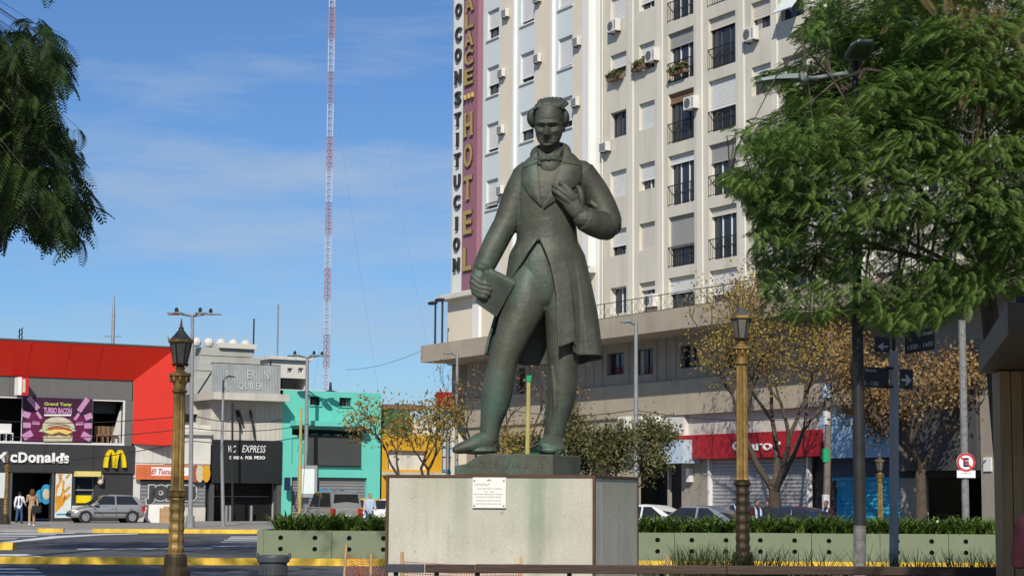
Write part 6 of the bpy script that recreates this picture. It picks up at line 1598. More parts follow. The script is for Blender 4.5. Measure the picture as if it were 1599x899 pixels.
# kiosk pillar at the right edge
YK = 19.0; kx = at(1563, 700, YK).x; kx1 = kx+.62
KS = thing('wooden_kiosk', 'brown timber kiosk post with a dark box beam at the right edge', 'kiosk', (kx, YK, 0))
zk = at(1527.5, 583, 19.6).z-.06
for i in range(4): bevel(W_(MB().box(i*.115, i*.115+.108, random.uniform(-.006, .006), .3, 0, zk+.05), 'plank', 'kiosk_wood', KS), .006)
fl, nl = at(1527.5, 545, 19.6), at(1573, 472, 14.9); zt1, zt0 = fl.z, at(1527.5, 583, 19.6).z
g = MB(); P = [(fl.x-kx, fl.y-YK), (nl.x-kx, nl.y-YK), (nl.x-kx+3.2, nl.y-YK-.6), (fl.x-kx+3.4, fl.y-YK-.4)]
g.prism(P, zt0, zt1, 'z'); bevel(W_(g, 'roof_slab', 'kiosk_dark', KS), .008)
g = MB(); P2 = [(x*.97+.06, y*.97-.04) for x, y in P]; g.prism(P2, zt1+.003, zt1+.06, 'z'); W_(g, 'roof_cover', 'shop_black', KS)
for p_, z in ((.0, 1),): W_(MB().box(.47, 1.8, .05, .25, 0, .9), 'wall_panel', 'kiosk_wood', KS)
# ================================================================ TREES
def grow(p, d, r, l, depth, out, tips, rr, spread=.55, up_=.15, shrink=.72, kids=(2, 3), bend=.12):
    """recursive limbs: out gets (points, radii), tips get (position, direction)"""
    pts = [p]; rad = [r]; n = 4; q = Vector(p); dd = Vector(d)
    for i in range(n):
        dd = (dd+Vector((rr.gauss(0, bend), rr.gauss(0, bend), rr.gauss(0, bend)*.6+up_*.1))).normalized(); q = q+dd*(l/n); pts.append(q.copy()); rad.append(r*(1-.38*(i+1)/n))
        if depth <= 2 and i >= 1: tips.append((q.copy(), dd.copy()))
    out.append((pts, rad))
    if depth <= 0: tips.append((q, dd)); return
    for k in range(rr.randint(*kids)):
        a = Vector((rr.gauss(0, 1), rr.gauss(0, 1), rr.gauss(0, .6))); a = (a-dd*a.dot(dd)).normalized()
        nd = (dd+a*spread*rr.uniform(.6, 1.4)+Vector((0, 0, up_))).normalized()
        grow(q, nd, r*.62*rr.uniform(.85, 1.05), l*shrink*rr.uniform(.75, 1.15), depth-1, out, tips, rr, spread, up_, shrink, kids, bend)
def leaf_cloud(name, P, D, size, per, m, parent, spread=.3, rr=None, aspect=.5):
    """per leaves round every twig point"""
    P = np.array([tuple(p) for p in P]); n = len(P)*per
    c = np.repeat(P, per, 0)+rng.normal(0, spread, (n, 3))
    a = rng.normal(size=(n, 3)); a /= np.linalg.norm(a, axis=1)[:, None]; b = np.cross(a, rng.normal(size=(n, 3))); b /= np.linalg.norm(b, axis=1)[:, None]
    s = size*rng.uniform(.6, 1.3, n)[:, None]; cr = np.cross(a, b)*s*.18
    V = np.stack([c-a*s, c-b*s*aspect+cr, c+a*s, c+b*s*aspect+cr], 1).reshape(-1, 3)
    return arr_mesh(name, V, np.arange(4*n).reshape(-1, 4), m, parent)
def limbs(out, name, m, parent, n=7, minr=.0):
    g = MB()
    for pts, rad in out:
        if rad[0] > minr: g.tube(pts, rad, n if rad[0] > .05 else 4, cap=False)
    return W_(g, name, m, parent, recalc=False)
def deciduous(px, pyb, Y, base, trunk, ang, r, depth, l, label, name, leafm, lsize, per, spread, seed, bark='bark', lspread=.55, up_=.12, keep=1.0, group=None, clump=None):
    rr = random.Random(seed); b = at(px, pyb, Y); t = thing(name, label, 'tree', (b.x, Y, base), 0, group)
    out = []; tips = []; tops = []
    d = Vector((math.sin(ang), 0, math.cos(ang)))
    pts = [Vector((0, 0, -.05))]; rad = [r*1.35]; dd = d.copy()
    for i in range(5): dd = (dd+Vector((rr.gauss(0, .06), rr.gauss(0, .06), .05))).normalized(); pts.append(pts[-1]+dd*trunk/5); rad.append(r*(1.05-.05*i))
    g = MB(); g.tube(pts, rad, 12); W_(g, 'trunk', bark, t)
    for k in range(4):
        a = 2*PI*k/4+rr.uniform(-.5, .5); nd = (dd*.8+Vector((math.cos(a), math.sin(a), rr.uniform(.1, .5)))*rr.uniform(.6, 1.1)).normalized()
        grow(pts[-1]-dd*.1*k*.5, nd, r*.55, l*rr.uniform(.8, 1.2), depth, out, tips, rr, lspread, up_)
    limbs(out, 'branches', bark, t)
    if clump: tips2 = [q for q in tips if clump(q[0], rr)]
    else: tips2 = [q for q in tips if rr.random() < keep]
    if per: leaf_cloud('crown', [q[0] for q in tips2], None, lsize, per, M[leafm], t, spread)
    return t, tips
# bare tree left of the statue, thin brown leaves
deciduous(674, 790, 66, 0, 1.5, -.12, .13, 4, 1.45, 'sparse brown autumn tree in front of the yellow shop', 'autumn_tree', 'leaf_autumn', .07, 6, .26, 17, keep=.8, up_=.14, lspread=.62)
deciduous(742, 790, 72, 0, 2.4, .1, .13, 5, 1.9, 'almost leafless tree with fine twigs just left of the statue legs', 'bare_tree', 'leaf_brown', .06, 1, .1, 36, keep=.22, lspread=.5, up_=.2)
# autumn trees before the red shop and the dark slab
deciduous(1222, 800, 75, -.25, 2.3, -.2, .26, 4, 2.95, 'large half bare autumn tree with yellow and brown leaves before the red shop sign', 'autumn_tree', 'leaf_autumn', .07, 11, .38, 5, lspread=.6, up_=.2, keep=.85)
deciduous(1436, 800, 71, -.25, 3.0, -.1, .22, 4, 1.9, 'autumn tree full of dry brown leaves left of the no parking sign', 'autumn_tree', 'leaf_brown', .09, 12, .36, 23, lspread=.6, keep=.9)
# olive leafed small tree right of the statue
deciduous(950, 800, 52, 0, .9, .0, .09, 4, 1.0, 'dense small olive green tree between the statue and the slim street light', 'small_tree', 'leaf_olive', .055, 10, .17, 41, lspread=.42, up_=.42)

# ---- feathery trees: fronds of fine leaflets
def frond_mesh(L_=.42, n=11, pl=.14, pw=.028):
    V = []; Fq = []
    def dz(t): return -.16*t*t*1.2
    for i in range(n):
        t = .12+.88*i/(n-1); l = pl*math.sin(PI*(.12+.80*t))**.7; x = L_*t; z = dz(t)
        for s in (-1, 1):
            ax, ay = math.cos(R(58)), math.sin(R(58))*s; p0 = np.array([x, 0, z]); e = np.array([x+ax*l, ay*l, z-.35*l]); m_ = (p0+e)/2; pr_ = np.array([-ay*s, ax*s, 0])*pw*.5*s
            pr_ = np.array([-ay, ax, 0.])*pw*.5
            b = len(V); V += [p0, m_+pr_+[0, 0, .012], e, m_-pr_]; Fq.append((b, b+1, b+2, b+3))
    for i in range(3):
        t0, t1 = i/3, (i+1)/3; b = len(V); V += [np.array([L_*t0, -.004, dz(t0)]), np.array([L_*t0, .004, dz(t0)]), np.array([L_*t1, .003, dz(t1)]), np.array([L_*t1, -.003, dz(t1)])]; Fq.append((b, b+1, b+2, b+3))
    return np.array(V, np.float32), np.array(Fq, np.int32)
FV, FF = frond_mesh()
def fronds(name, c, out_, m, parent, scale=1.0, droop=.35, seeds=None):
    n = len(c); d = out_+rng.normal(0, .28, (n, 3)); d[:, 2] = d[:, 2]*.7-droop*rng.uniform(.2, 1.3, n)
    d /= np.linalg.norm(d, axis=1)[:, None]; upv = np.array([0, 0, 1.])+rng.normal(0, .25, (n, 3)); sd = np.cross(upv, d); sd /= np.linalg.norm(sd, axis=1)[:, None]; u = np.cross(d, sd)
    s = (scale*rng.uniform(.65, 1.2, n))[:, None, None]
    V = c[:, None, :]+s*(FV[None, :, 0:1]*d[:, None]+FV[None, :, 1:2]*sd[:, None]+FV[None, :, 2:3]*u[:, None])
    Fq = (FF[None]+np.arange(n)[:, None, None]*len(FV)).reshape(-1, 4)
    return arr_mesh(name, V.reshape(-1, 3), Fq, m, parent)
def inpoly(x, y, P):
    c = False; j = len(P)-1
    for i in range(len(P)):
        if (P[i][1] > y) != (P[j][1] > y) and x < (P[j][0]-P[i][0])*(y-P[i][1])/(P[j][1]-P[i][1])+P[i][0]: c = not c
        j = i
    return c
def feather_tree(name, label, base, trunk_top, r, clumps, per, m, scale, seed, droop=.35, cr=.55, limb=.04, test=None, trunk_mid=None):
    """clumps: world points; a limb runs to each clump, fronds hang in flat sprays round it"""
    rr = random.Random(seed); t = thing(name, label, 'tree', tuple(base)); B = Vector(base); T_ = Vector(trunk_top)-B
    pts = [Vector((0, 0, -.05)), T_*.33+Vector((rr.uniform(-.1, .1), 0, 0)), T_*.7, T_]
    if trunk_mid: pts = [Vector((0, 0, -.05)), Vector(trunk_mid)-B, T_]
    W_(MB().tube(pts, [r*1.3]+[r]*(len(pts)-2)+[r*.75], 12), 'trunk', 'bark', t)
    g = MB(); C_ = [Vector(c)-B for c in clumps]
    # main limbs to a few far clumps, twigs from the nearest limb point
    lp = [T_.copy()]
    if test: C_ok = [i for i in range(len(C_)) if proj(B+C_[i])[0] < 0 or proj(B+C_[i])[0] > 1000]
    else: C_ok = list(range(len(C_)))
    far = sorted(C_ok, key=lambda i: rr.random())[:max(5, len(C_)//18)]
    for i in far:
        if test and not test(B+C_[i]): continue
        q = C_[i]; mid = T_*.5+q*.5+Vector((rr.uniform(-.3, .3), rr.uniform(-.3, .3), rr.uniform(.1, .5))); P = []
        for k in range(7): u = k/6; P.append((1-u)**2*T_+2*u*(1-u)*mid+u*u*q)
        g.tube(P, [limb*(1-.85*k/6) for k in range(7)], 7, cap=False); lp += P[1:]
    for i, q in enumerate(C_):
        if test and not test(B+q): continue
        s_ = min(lp, key=lambda p: (p-q).length); mid = (s_+q)/2+Vector((0, 0, .12)); g.tube([s_, mid, q], [limb*.35, limb*.25, limb*.12], 5, cap=False)
    W_(g, 'branches', 'bark', t, recalc=False)
    cs = []; ds = []
    cen = sum(C_, Vector())/len(C_)
    for q in C_:
        o_ = (q-cen); o_.z *= .4; o_ = o_.normalized() if o_.length > .01 else Vector((1, 0, 0)); R_ = cr*rr.uniform(.7, 1.25)
        for k in range(per):
            a = rr.uniform(0, 2*PI); w = R_*math.sqrt(rr.random()); p = q+Vector((math.cos(a)*w, math.sin(a)*w, rr.gauss(0, .08)-.38*w*w/R_))
            dd = Vector((math.cos(a), math.sin(a), .38-.6*w/R_))*.9+o_*.2
            if test and not (test(B+p) and test(B+p+dd.normalized()*.3*scale+Vector((0, 0, -.12)))): continue
            cs.append(tuple(p)); ds.append(tuple(dd))
    cs, ds = np.array(cs), np.array(ds)
    k = rng.random(len(cs))
    fronds('crown', cs, ds, M[m], t, scale, droop)
    return t
# the big green tree on the right
POLY = [(1170, 128), (1200, 112), (1226, 98), (1255, 98), (1225, 60), (1262, 38), (1250, 8), (1320, -10), (1320, -260), (2050, -260), (2050, 470), (1600, 470), (1545, 468), (1500, 505), (1440, 520), (1400, 530), (1350, 516), (1310, 500), (1290, 512), (1240, 506), (1190, 500), (1190, 462), (1170, 415), (1172, 360), (1160, 322), (1105, 284), (1120, 268), (1160, 262), (1150, 235), (1128, 205), (1170, 190), (1225, 172), (1230, 150), (1195, 148)]
rr = random.Random(77); cl = []
while len(cl) < 300:
    x, y = rr.uniform(1100, 2050), rr.uniform(-260, 530)
    if not inpoly(x, y, POLY): continue
    if (y < -60 or x > 1680) and rr.random() < .6: continue
    ex = (x-1560)/470; ey = (y-130)/400; q = 1-ex*ex*.8-ey*ey*.6
    Y = 25.2+rr.uniform(-1, 1)*2.6*max(.2, q)**.5
    if rr.random() < .35: Y = 25.2-2.6*max(.15, q)**.5+rr.uniform(-.2, .2)
    cl.append(at(x, y, Y))
for x, y in ((1118, 283), (1140, 275), (1135, 212), (1160, 215), (1190, 122), (1215, 132), (1240, 118), (1265, 105), (1160, 345), (1185, 330), (1180, 430), (1195, 480), (1230, 500), (1270, 505), (1320, 500), (1390, 524), (1440, 512), (1175, 300), (1245, 62), (1285, 35), (1300, 70)): cl.append(at(x, y, 24.2+rr.uniform(-.5, .5)))
for k in range(34): cl.append(at(rr.uniform(1235, 1420), rr.uniform(-20, 180), rr.uniform(25.5, 27)))
for k in range(46): cl.append(at(rr.uniform(1260, 1620), rr.uniform(-60, 330), rr.uniform(23.6, 26.5)))
def gtest(p):
    x, y = proj(p)
    if x > 1599 or y < 0: return True
    if p.y < 25.2 and (1160 < x < 1350 and 72 < y < 152 or 1290 < x < 1378 and 10 < y < 132): return False
    return inpoly(x, y, POLY)
GT = feather_tree('feathery_tree', 'large bright green feathery leaved tree filling the right side before the tower', (at(1600, 900, 26.2).x, 26.2, 0), (at(1540, 440, 27.0).x, 27.0, at(1540, 440, 27).z), .15, cl, 100, 'leaf_green', .46, 3, droop=.1, cr=.60, test=gtest)
# hanging brown seed pods and yellowing sprays in its top right
cs = []
for k in range(70):
    x, y = random.choice(((1545, 20), (1575, 40), (1560, 110), (1590, 120), (1500, 10), (1450, 5), (1545, 150)))
    p = at(x+random.gauss(0, 22), y+random.gauss(0, 24), 22.6); cs.append((p.x-GT.location.x, p.y-GT.location.y, p.z))
cs = np.array(cs); fronds('seed_pods', cs, rng.normal(0, .5, (len(cs), 3)), M['leaf_seed'], GT, .62, droop=1.6)
# dark tree hanging in from the left, close to the camera
POL2 = [(-60, 20), (10, 52), (40, 32), (62, 24), (82, 50), (100, 58), (96, 78), (122, 88), (112, 100), (120, 145), (96, 128), (86, 165), (74, 178), (108, 188), (140, 200), (134, 214), (112, 218), (128, 240), (120, 250), (132, 268), (126, 292), (148, 312), (172, 336), (150, 350), (148, 372), (122, 352), (126, 385), (136, 412), (120, 400), (108, 372), (88, 394), (64, 374), (40, 352), (8, 340), (-60, 350)]
TY = 13.0; cl2 = []; rr = random.Random(5)
while len(cl2) < 42:
    x, y = rr.uniform(-60, 172), rr.uniform(20, 415)
    if inpoly(x, y, POL2): cl2.append(at(x, y, TY+rr.uniform(-1.2, 1.6)))
for x, y in ((60, 40), (85, 70), (105, 110), (128, 205), (112, 205), (118, 262), (140, 318), (160, 335), (130, 360), (118, 380), (70, 350), (60, 60), (30, 60)): cl2.append(at(x, y, TY+rr.uniform(-.4, .6)))
k = 0
while k < 190:
    p = Vector((-6.6+rr.gauss(0, 1.9), 10.5+rr.gauss(0, 2.6), 6.8+rr.gauss(0, 1.6)))
    x, y = proj(p)
    if x > -90 and y > -90 and p.y > 1: continue
    if p.z < 3.2 or (p.y < 4 and abs(p.x) < 2.5): continue
    cl2.append(p); k += 1
def dtest(p):
    x, y = proj(p)
    if x < 0 or y < -0 or y > 899: return True
    return inpoly(x, y, POL2)
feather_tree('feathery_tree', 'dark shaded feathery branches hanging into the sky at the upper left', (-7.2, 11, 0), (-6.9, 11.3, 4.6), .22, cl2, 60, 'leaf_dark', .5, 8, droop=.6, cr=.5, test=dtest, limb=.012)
# neighbouring plaza trees beyond the left edge, whose shade falls on the road
def side_tree(x, y, zc, r, label, seed, n=60, m='leaf_green'):
    rr = random.Random(seed); cl = []
    while len(cl) < n:
        p = Vector((x+rr.gauss(0, r*.5), y+rr.gauss(0, r*.5), zc+rr.gauss(0, r*.33))); px, py = proj(p)
        if px > -110 and -60 < py and px < 1700: continue
        if p.z < 2.5: continue
        cl.append(p)
    feather_tree('feathery_tree', label, (x, y, 0), (x, y, zc-r*.5), .2, cl, 34, m, 1.5, seed, droop=.4, cr=1.1, test=lambda p: proj(p)[0] < -10 or proj(p)[1] < -10 or proj(p)[0] > 1610)
side_tree(-13.5, 40, 16.0, 5.0, 'plaza tree shading the road beside the left crossing, nearer the restaurant', 61)
side_tree(-10.5, 26, 11.5, 3.6, 'plaza tree shading the road beyond the left edge, nearer the golden lamp', 62)
# unseen tree, added just above the picture to shade the near right corner
side_tree(5.2, 11.0, 6.6, 2.0, 'unseen plaza tree added above the bench and the kiosk to shade them', 63, 55)
# ================================================================ VEHICLES
def vehicle(name, label, cat, loc, rz, paint, kind, group=None):
    """x forward, z up; lower body lofted from stations, cabin lofted above it, panes, wheels and lights as parts"""
    t = thing(name, label, cat, loc, rz, group)
    if kind == 'hatch': St = [(-1.90, .34, .80, .70), (-1.86, .26, .92, .78), (-1.5, .22, .96, .82), (-.5, .20, .95, .83), (.55, .20, .93, .83), (.95, .21, .88, .82), (1.55, .23, .76, .79), (1.86, .27, .62, .70), (1.93, .34, .52, .58)]; cab = [(-1.84, .93, .72), (-1.55, 1.30, .62), (-1.2, 1.42, .58), (-.2, 1.45, .58), (.25, 1.38, .59), (1.02, .88, .74)]; wb = (-1.22, 1.22); wr = .30; belt = .93
    elif kind == 'sedan': St = [(-2.2, .36, .78, .70), (-2.14, .27, .95, .80), (-1.6, .23, 1.0, .85), (-.6, .21, .97, .86), (.6, .21, .94, .86), (1.0, .22, .90, .85), (1.7, .24, .80, .82), (2.1, .28, .66, .72), (2.18, .36, .55, .60)]; cab = [(-1.62, .99, .74), (-1.05, 1.30, .63), (-.7, 1.42, .60), (-.1, 1.45, .60), (.3, 1.40, .61), (1.08, .90, .76)]; wb = (-1.32, 1.32); wr = .31; belt = .96
    else: St = [(-2.05, .34, .95, .76), (-2.02, .28, 1.02, .82), (-1.4, .24, 1.04, .84), (-.5, .22, 1.03, .85), (.6, .22, 1.0, .85), (1.0, .23, .96, .84), (1.6, .25, .86, .80), (1.98, .3, .7, .70), (2.06, .36, .58, .58)]; cab = [(-2.02, 1.03, .80), (-1.9, 1.70, .70), (-1.5, 1.80, .68), (.1, 1.80, .68), (.45, 1.70, .68), (1.15, .96, .76)]; wb = (-1.3, 1.35); wr = .31; belt = 1.02
    g = MB(); vs = []; n = len(St); K = 12
    for x, z0, z1, w in St:
        h = z1-z0
        for y, z in ((-w*.86, z0), (-w*.97, z0+.1*h), (-w, z0+.45*h), (-w*.985, z0+.78*h), (-w*.93, z1-.02), (-w*.5, z1+.015), (w*.5, z1+.015), (w*.93, z1-.02), (w*.985, z0+.78*h), (w, z0+.45*h), (w*.97, z0+.1*h), (w*.86, z0)): vs.append((x, y, z))
    fs = [tuple(range(K-1, -1, -1)), tuple((n-1)*K+k for k in range(K))]
    for i in range(n-1):
        for k in range(K): fs.append((i*K+k, i*K+(k+1) % K, (i+1)*K+(k+1) % K, (i+1)*K+k))
    g.add(vs, fs); o = W_(g, 'body', paint, t, smooth=True); sd = o.modifiers.new('s', 'SUBSURF'); sd.levels = sd.render_levels = 1
    b0 = belt-.06; g = MB(); top = cab[1:-1]; nT = len(top)
    ring = [(cab[0][0], cab[0][2], cab[0][1])]+[(x, w, z) for x, z, w in top]+[(cab[-1][0], cab[-1][2], cab[-1][1])]
    # side base follows the belt line
    wbase = lambda x: np.interp(x, [s[0] for s in St], [s[3] for s in St])*.935
    vs = []
    for x, w, z in ring:
        bx = min(max(x, cab[0][0]), cab[-1][0]); vs += [(bx, -wbase(bx)*.99, b0), (x, -w, z), (x, 0, z+.025), (x, w, z), (bx, wbase(bx)*.99, b0)]
    fs = []
    for i in range(len(ring)-1):
        for k in range(4): fs.append((5*i+k, 5*i+k+1, 5*i+6+k, 5*i+5+k))
    fs += [(0, 1, 2, 3, 4), tuple(5*(len(ring)-1)+k for k in (4, 3, 2, 1, 0))]
    g.add(vs, fs); o = W_(g, 'cabin', paint, t, smooth=False); bevel(o, .03, 2)
    # panes: front/rear screens and side windows, set just proud of the cabin
    def pane(nm, P, off=.012, m='car_glass'):
        q = [Vector(p) for p in P]; nn = (q[1]-q[0]).cross(q[2]-q[0]).normalized(); c = sum(q, Vector())/len(q)
        if nn.dot(c-Vector((0, 0, .9))) < 0: nn = -nn
        g = MB(); g.add([tuple(p+nn*off) for p in q]+[tuple(p-nn*.03) for p in q], [tuple(range(len(q)))]+[(i, len(q)+i, len(q)+(i+1) % len(q), (i+1) % len(q)) for i in range(len(q))]); return W_(g, nm, m, t)
    L2 = lambda a, b, u: tuple(a[i]+(b[i]-a[i])*u for i in range(3))
    f0, f1 = ring[-1], ring[-2]; pane('windscreen', [(f0[0]-.03, -f0[1]*.93, f0[2]+.03), (f0[0]-.03, f0[1]*.93, f0[2]+.03), (f1[0]+.06, f1[1]*.9, f1[2]-.03), (f1[0]+.06, -f1[1]*.9, f1[2]-.03)])
    r0, r1 = ring[0], ring[1]; pane('rear_window', [(r0[0]+.03, -r0[1]*.88, r0[2]+.06), (r0[0]+.03, r0[1]*.88, r0[2]+.06), (r1[0]-.02, r1[1]*.9, r1[2]-.03), (r1[0]-.02, -r1[1]*.9, r1[2]-.03)])
    zt = top[nT//2][1]-.07; xa, xm, xb = (cab[0][0]+.28 if kind != 'van' else -1.85), (-.35 if kind != 'van' else -.35), cab[-1][0]-.22
    xt0, xt1 = top[1][0]-.02, top[-1][0]+.02
    for s in (-1, 1):
        def sd_(x, z):
            wb_ = wbase(x)*.99; wt = np.interp(x, [r[0] for r in ring], [r[1] for r in ring]); u = (z-b0)/(top[nT//2][1]-b0); return (x, s*(wb_+(wt-wb_)*u), z)
        zb_ = belt+.02
        pane('side_window', [sd_(xm+.04, zb_), sd_(xb, zb_), sd_(xt1, zt), sd_(xm+.04, zt)]); pane('side_window', [sd_(xa, zb_), sd_(xm-.04, zb_), sd_(xm-.04, zt), sd_(max(xt0, xa+.05), zt)])
        W_(MB().box(xb-.18, xb-.0, min(s*.84, s*1.0), max(s*.84, s*1.0), belt, belt+.13), 'mirror', paint, t)
        wx = wbase(0)/.935
        for x in (xm-.02, xb-.05): W_(MB().box(x-.006, x+.006, min(s*wx*.97, s*(wx+.004)), max(s*wx*.97, s*(wx+.004)), .34, belt-.1), 'door_seam', 'car_trim', t)
        W_(MB().box(xa, xb, min(s*wx*.97, s*(wx+.016)), max(s*wx*.97, s*(wx+.016)), .50, .56), 'side_moulding', 'car_trim', t)
        for x in (xm+.1, xm-.85): W_(MB().box(x, x+.16, min(s*wx*.95, s*(wx+.02)), max(s*wx*.95, s*(wx+.02)), belt-.20, belt-.16), 'door_handle', paint, t)
        for x in wb:
            y0 = s*(wx-.20); y1 = s*(wx+.005); W_(MB().tube([(x, s*(wx-.02), wr), (x, s*(wx+.006), wr)], wr+.055, 24, ref=(0, 0, 1)), 'wheel_arch', 'car_trim', t)
            w_ = W_(MB().tube([(x, y0, wr), (x, y0+s*.02, wr), (x, y1, wr), (x, y1+s*.015, wr)], [wr*.9, wr, wr, wr*.93], 24, ref=(0, 0, 1)), 'wheel', 'tyre', t)
            W_(MB().tube([(x, y1+s*.012, wr), (x, y1+s*.024, wr)], wr*.66, 20, ref=(0, 0, 1)), 'rim', 'rim', w_)
            for k in range(5): a = k*2*PI/5; W_(MB().cbox((x+wr*.42*math.cos(a), y1+s*.026, wr+wr*.42*math.sin(a)), (.05, .006, .05)), 'rim_hole', 'car_trim', w_)
        F_ = St[-2]; W_(MB().ell((F_[0]-.14, s*F_[3]*.80, F_[2]+.00), (.2, .15, .085), 12, 8), 'headlight', 'headlight', t)
        B_ = St[1]; W_(MB().box(B_[0]-.05, B_[0]+.14, min(s*B_[3]*.72, s*B_[3]*1.0), max(s*B_[3]*.72, s*B_[3]*1.0), belt-(.32 if kind != 'van' else .45), belt-.06), 'tail_light', 'taillight', t)
    W_(MB().box(St[-1][0]-.2, St[-1][0]+.02, -.5, .5, .34, .50), 'grille', 'car_trim', t)
    W_(MB().box(St[0][0]-.03, St[0][0]+.1, -.72, .72, .34, .50), 'bumper', 'car_trim' if kind == 'van' else paint, t)
    W_(MB().box(St[0][0]-.04, St[0][0]+.02, -.25, .25, .58, .70), 'number_plate', 'plate', t)
    return t
def facing(px, py, Y, z=None):
    p = at(px, py, Y); p.z = gz(p.x, p.y) if z is None else z; return p
c = facing(164, 816, 101, .12); vehicle('parked_car', 'silver hatchback parked on the pavement before the graffiti shutter', 'car', c, LEFT.rz+PI-.1, 'car_silver', 'hatch')
c = facing(516, 815, 97, .0); vehicle('parked_van', 'small silver grey van seen from behind before the turquoise building', 'van', c, R(118), 'car_silver', 'van')
c = facing(571, 815, 103, .0); tx = vehicle('taxi', 'black and yellow taxi half hidden behind the silver van', 'taxi', c, R(125), 'car_black', 'sedan')
for ch in tx.children:
    if ch.name.startswith('cabin'): ch.data.materials[0] = M['car_yellow']
c = facing(606, 818, 96, .0); vehicle('parked_car', 'white car mostly hidden behind the pedestal beside the van', 'car', c, R(150), 'car_white', 'hatch')
c = facing(1088, 800, 66); vehicle('parked_car', 'steel grey sedan parked behind the planter nearest the pedestal', 'car', c, R(148), 'car_steel', 'sedan', 'cars parked along the side street')
c = facing(1232, 800, 61.5); vehicle('parked_car', 'dark blue sedan parked behind the planter right of the golden lamp', 'car', c, R(152), 'car_blue', 'sedan', 'cars parked along the side street')
c = facing(1004, 800, 72); vehicle('parked_car', 'white car with dark screen just peeping out right of the pedestal', 'car', c, R(146), 'car_white', 'sedan', 'cars parked along the side street')
for px, lab in ((1462, 'motorcycle with white fairing in the dark garage, the one nearer the pillar tree'), (1497, 'motorcycle with white fairing in the dark garage, right beside the no parking pole')):
    c = facing(px, 815, 74, -.3); t = thing('motorcycle', lab, 'motorcycle', c, R(-95), 'motorcycles in the garage')
    for x in (-.65, .65): w_ = W_(MB().tube([(x, -.06, .31), (x, .06, .31)], .31, 18, ref=(0, 0, 1)), 'wheel', 'tyre', t); W_(MB().tube([(x, -.065, .31), (x, .065, .31)], .19, 14, ref=(0, 0, 1)), 'rim', 'rim', w_)
    W_(MB().tube([(.5, 0, .62), (.1, 0, .78), (-.2, 0, .72)], [.1, .17, .1], 10), 'tank', 'navy', t); W_(MB().tube([(-.1, 0, .78), (-.5, 0, .80), (-.8, 0, .86)], [(.12, .06), (.14, .06), (.1, .05)], 10), 'seat', 'car_trim', t)
    W_(MB().tube([(.65, .07, .31), (.42, .07, .95)], .028, 6), 'fork', 'rim', t); W_(MB().tube([(.65, -.07, .31), (.42, -.07, .95)], .028, 6), 'fork', 'rim', t)
    W_(MB().ell((.52, 0, .95), (.13, .15, .17), 10, 8), 'fairing', 'headlight', t); W_(MB().tube([(.36, -.34, 1.04), (.42, 0, .98), (.36, .34, 1.04)], .02, 6), 'handlebar', 'car_trim', t); W_(MB().box(-.2, .3, -.14, .14, .3, .6), 'engine', 'iron', t)
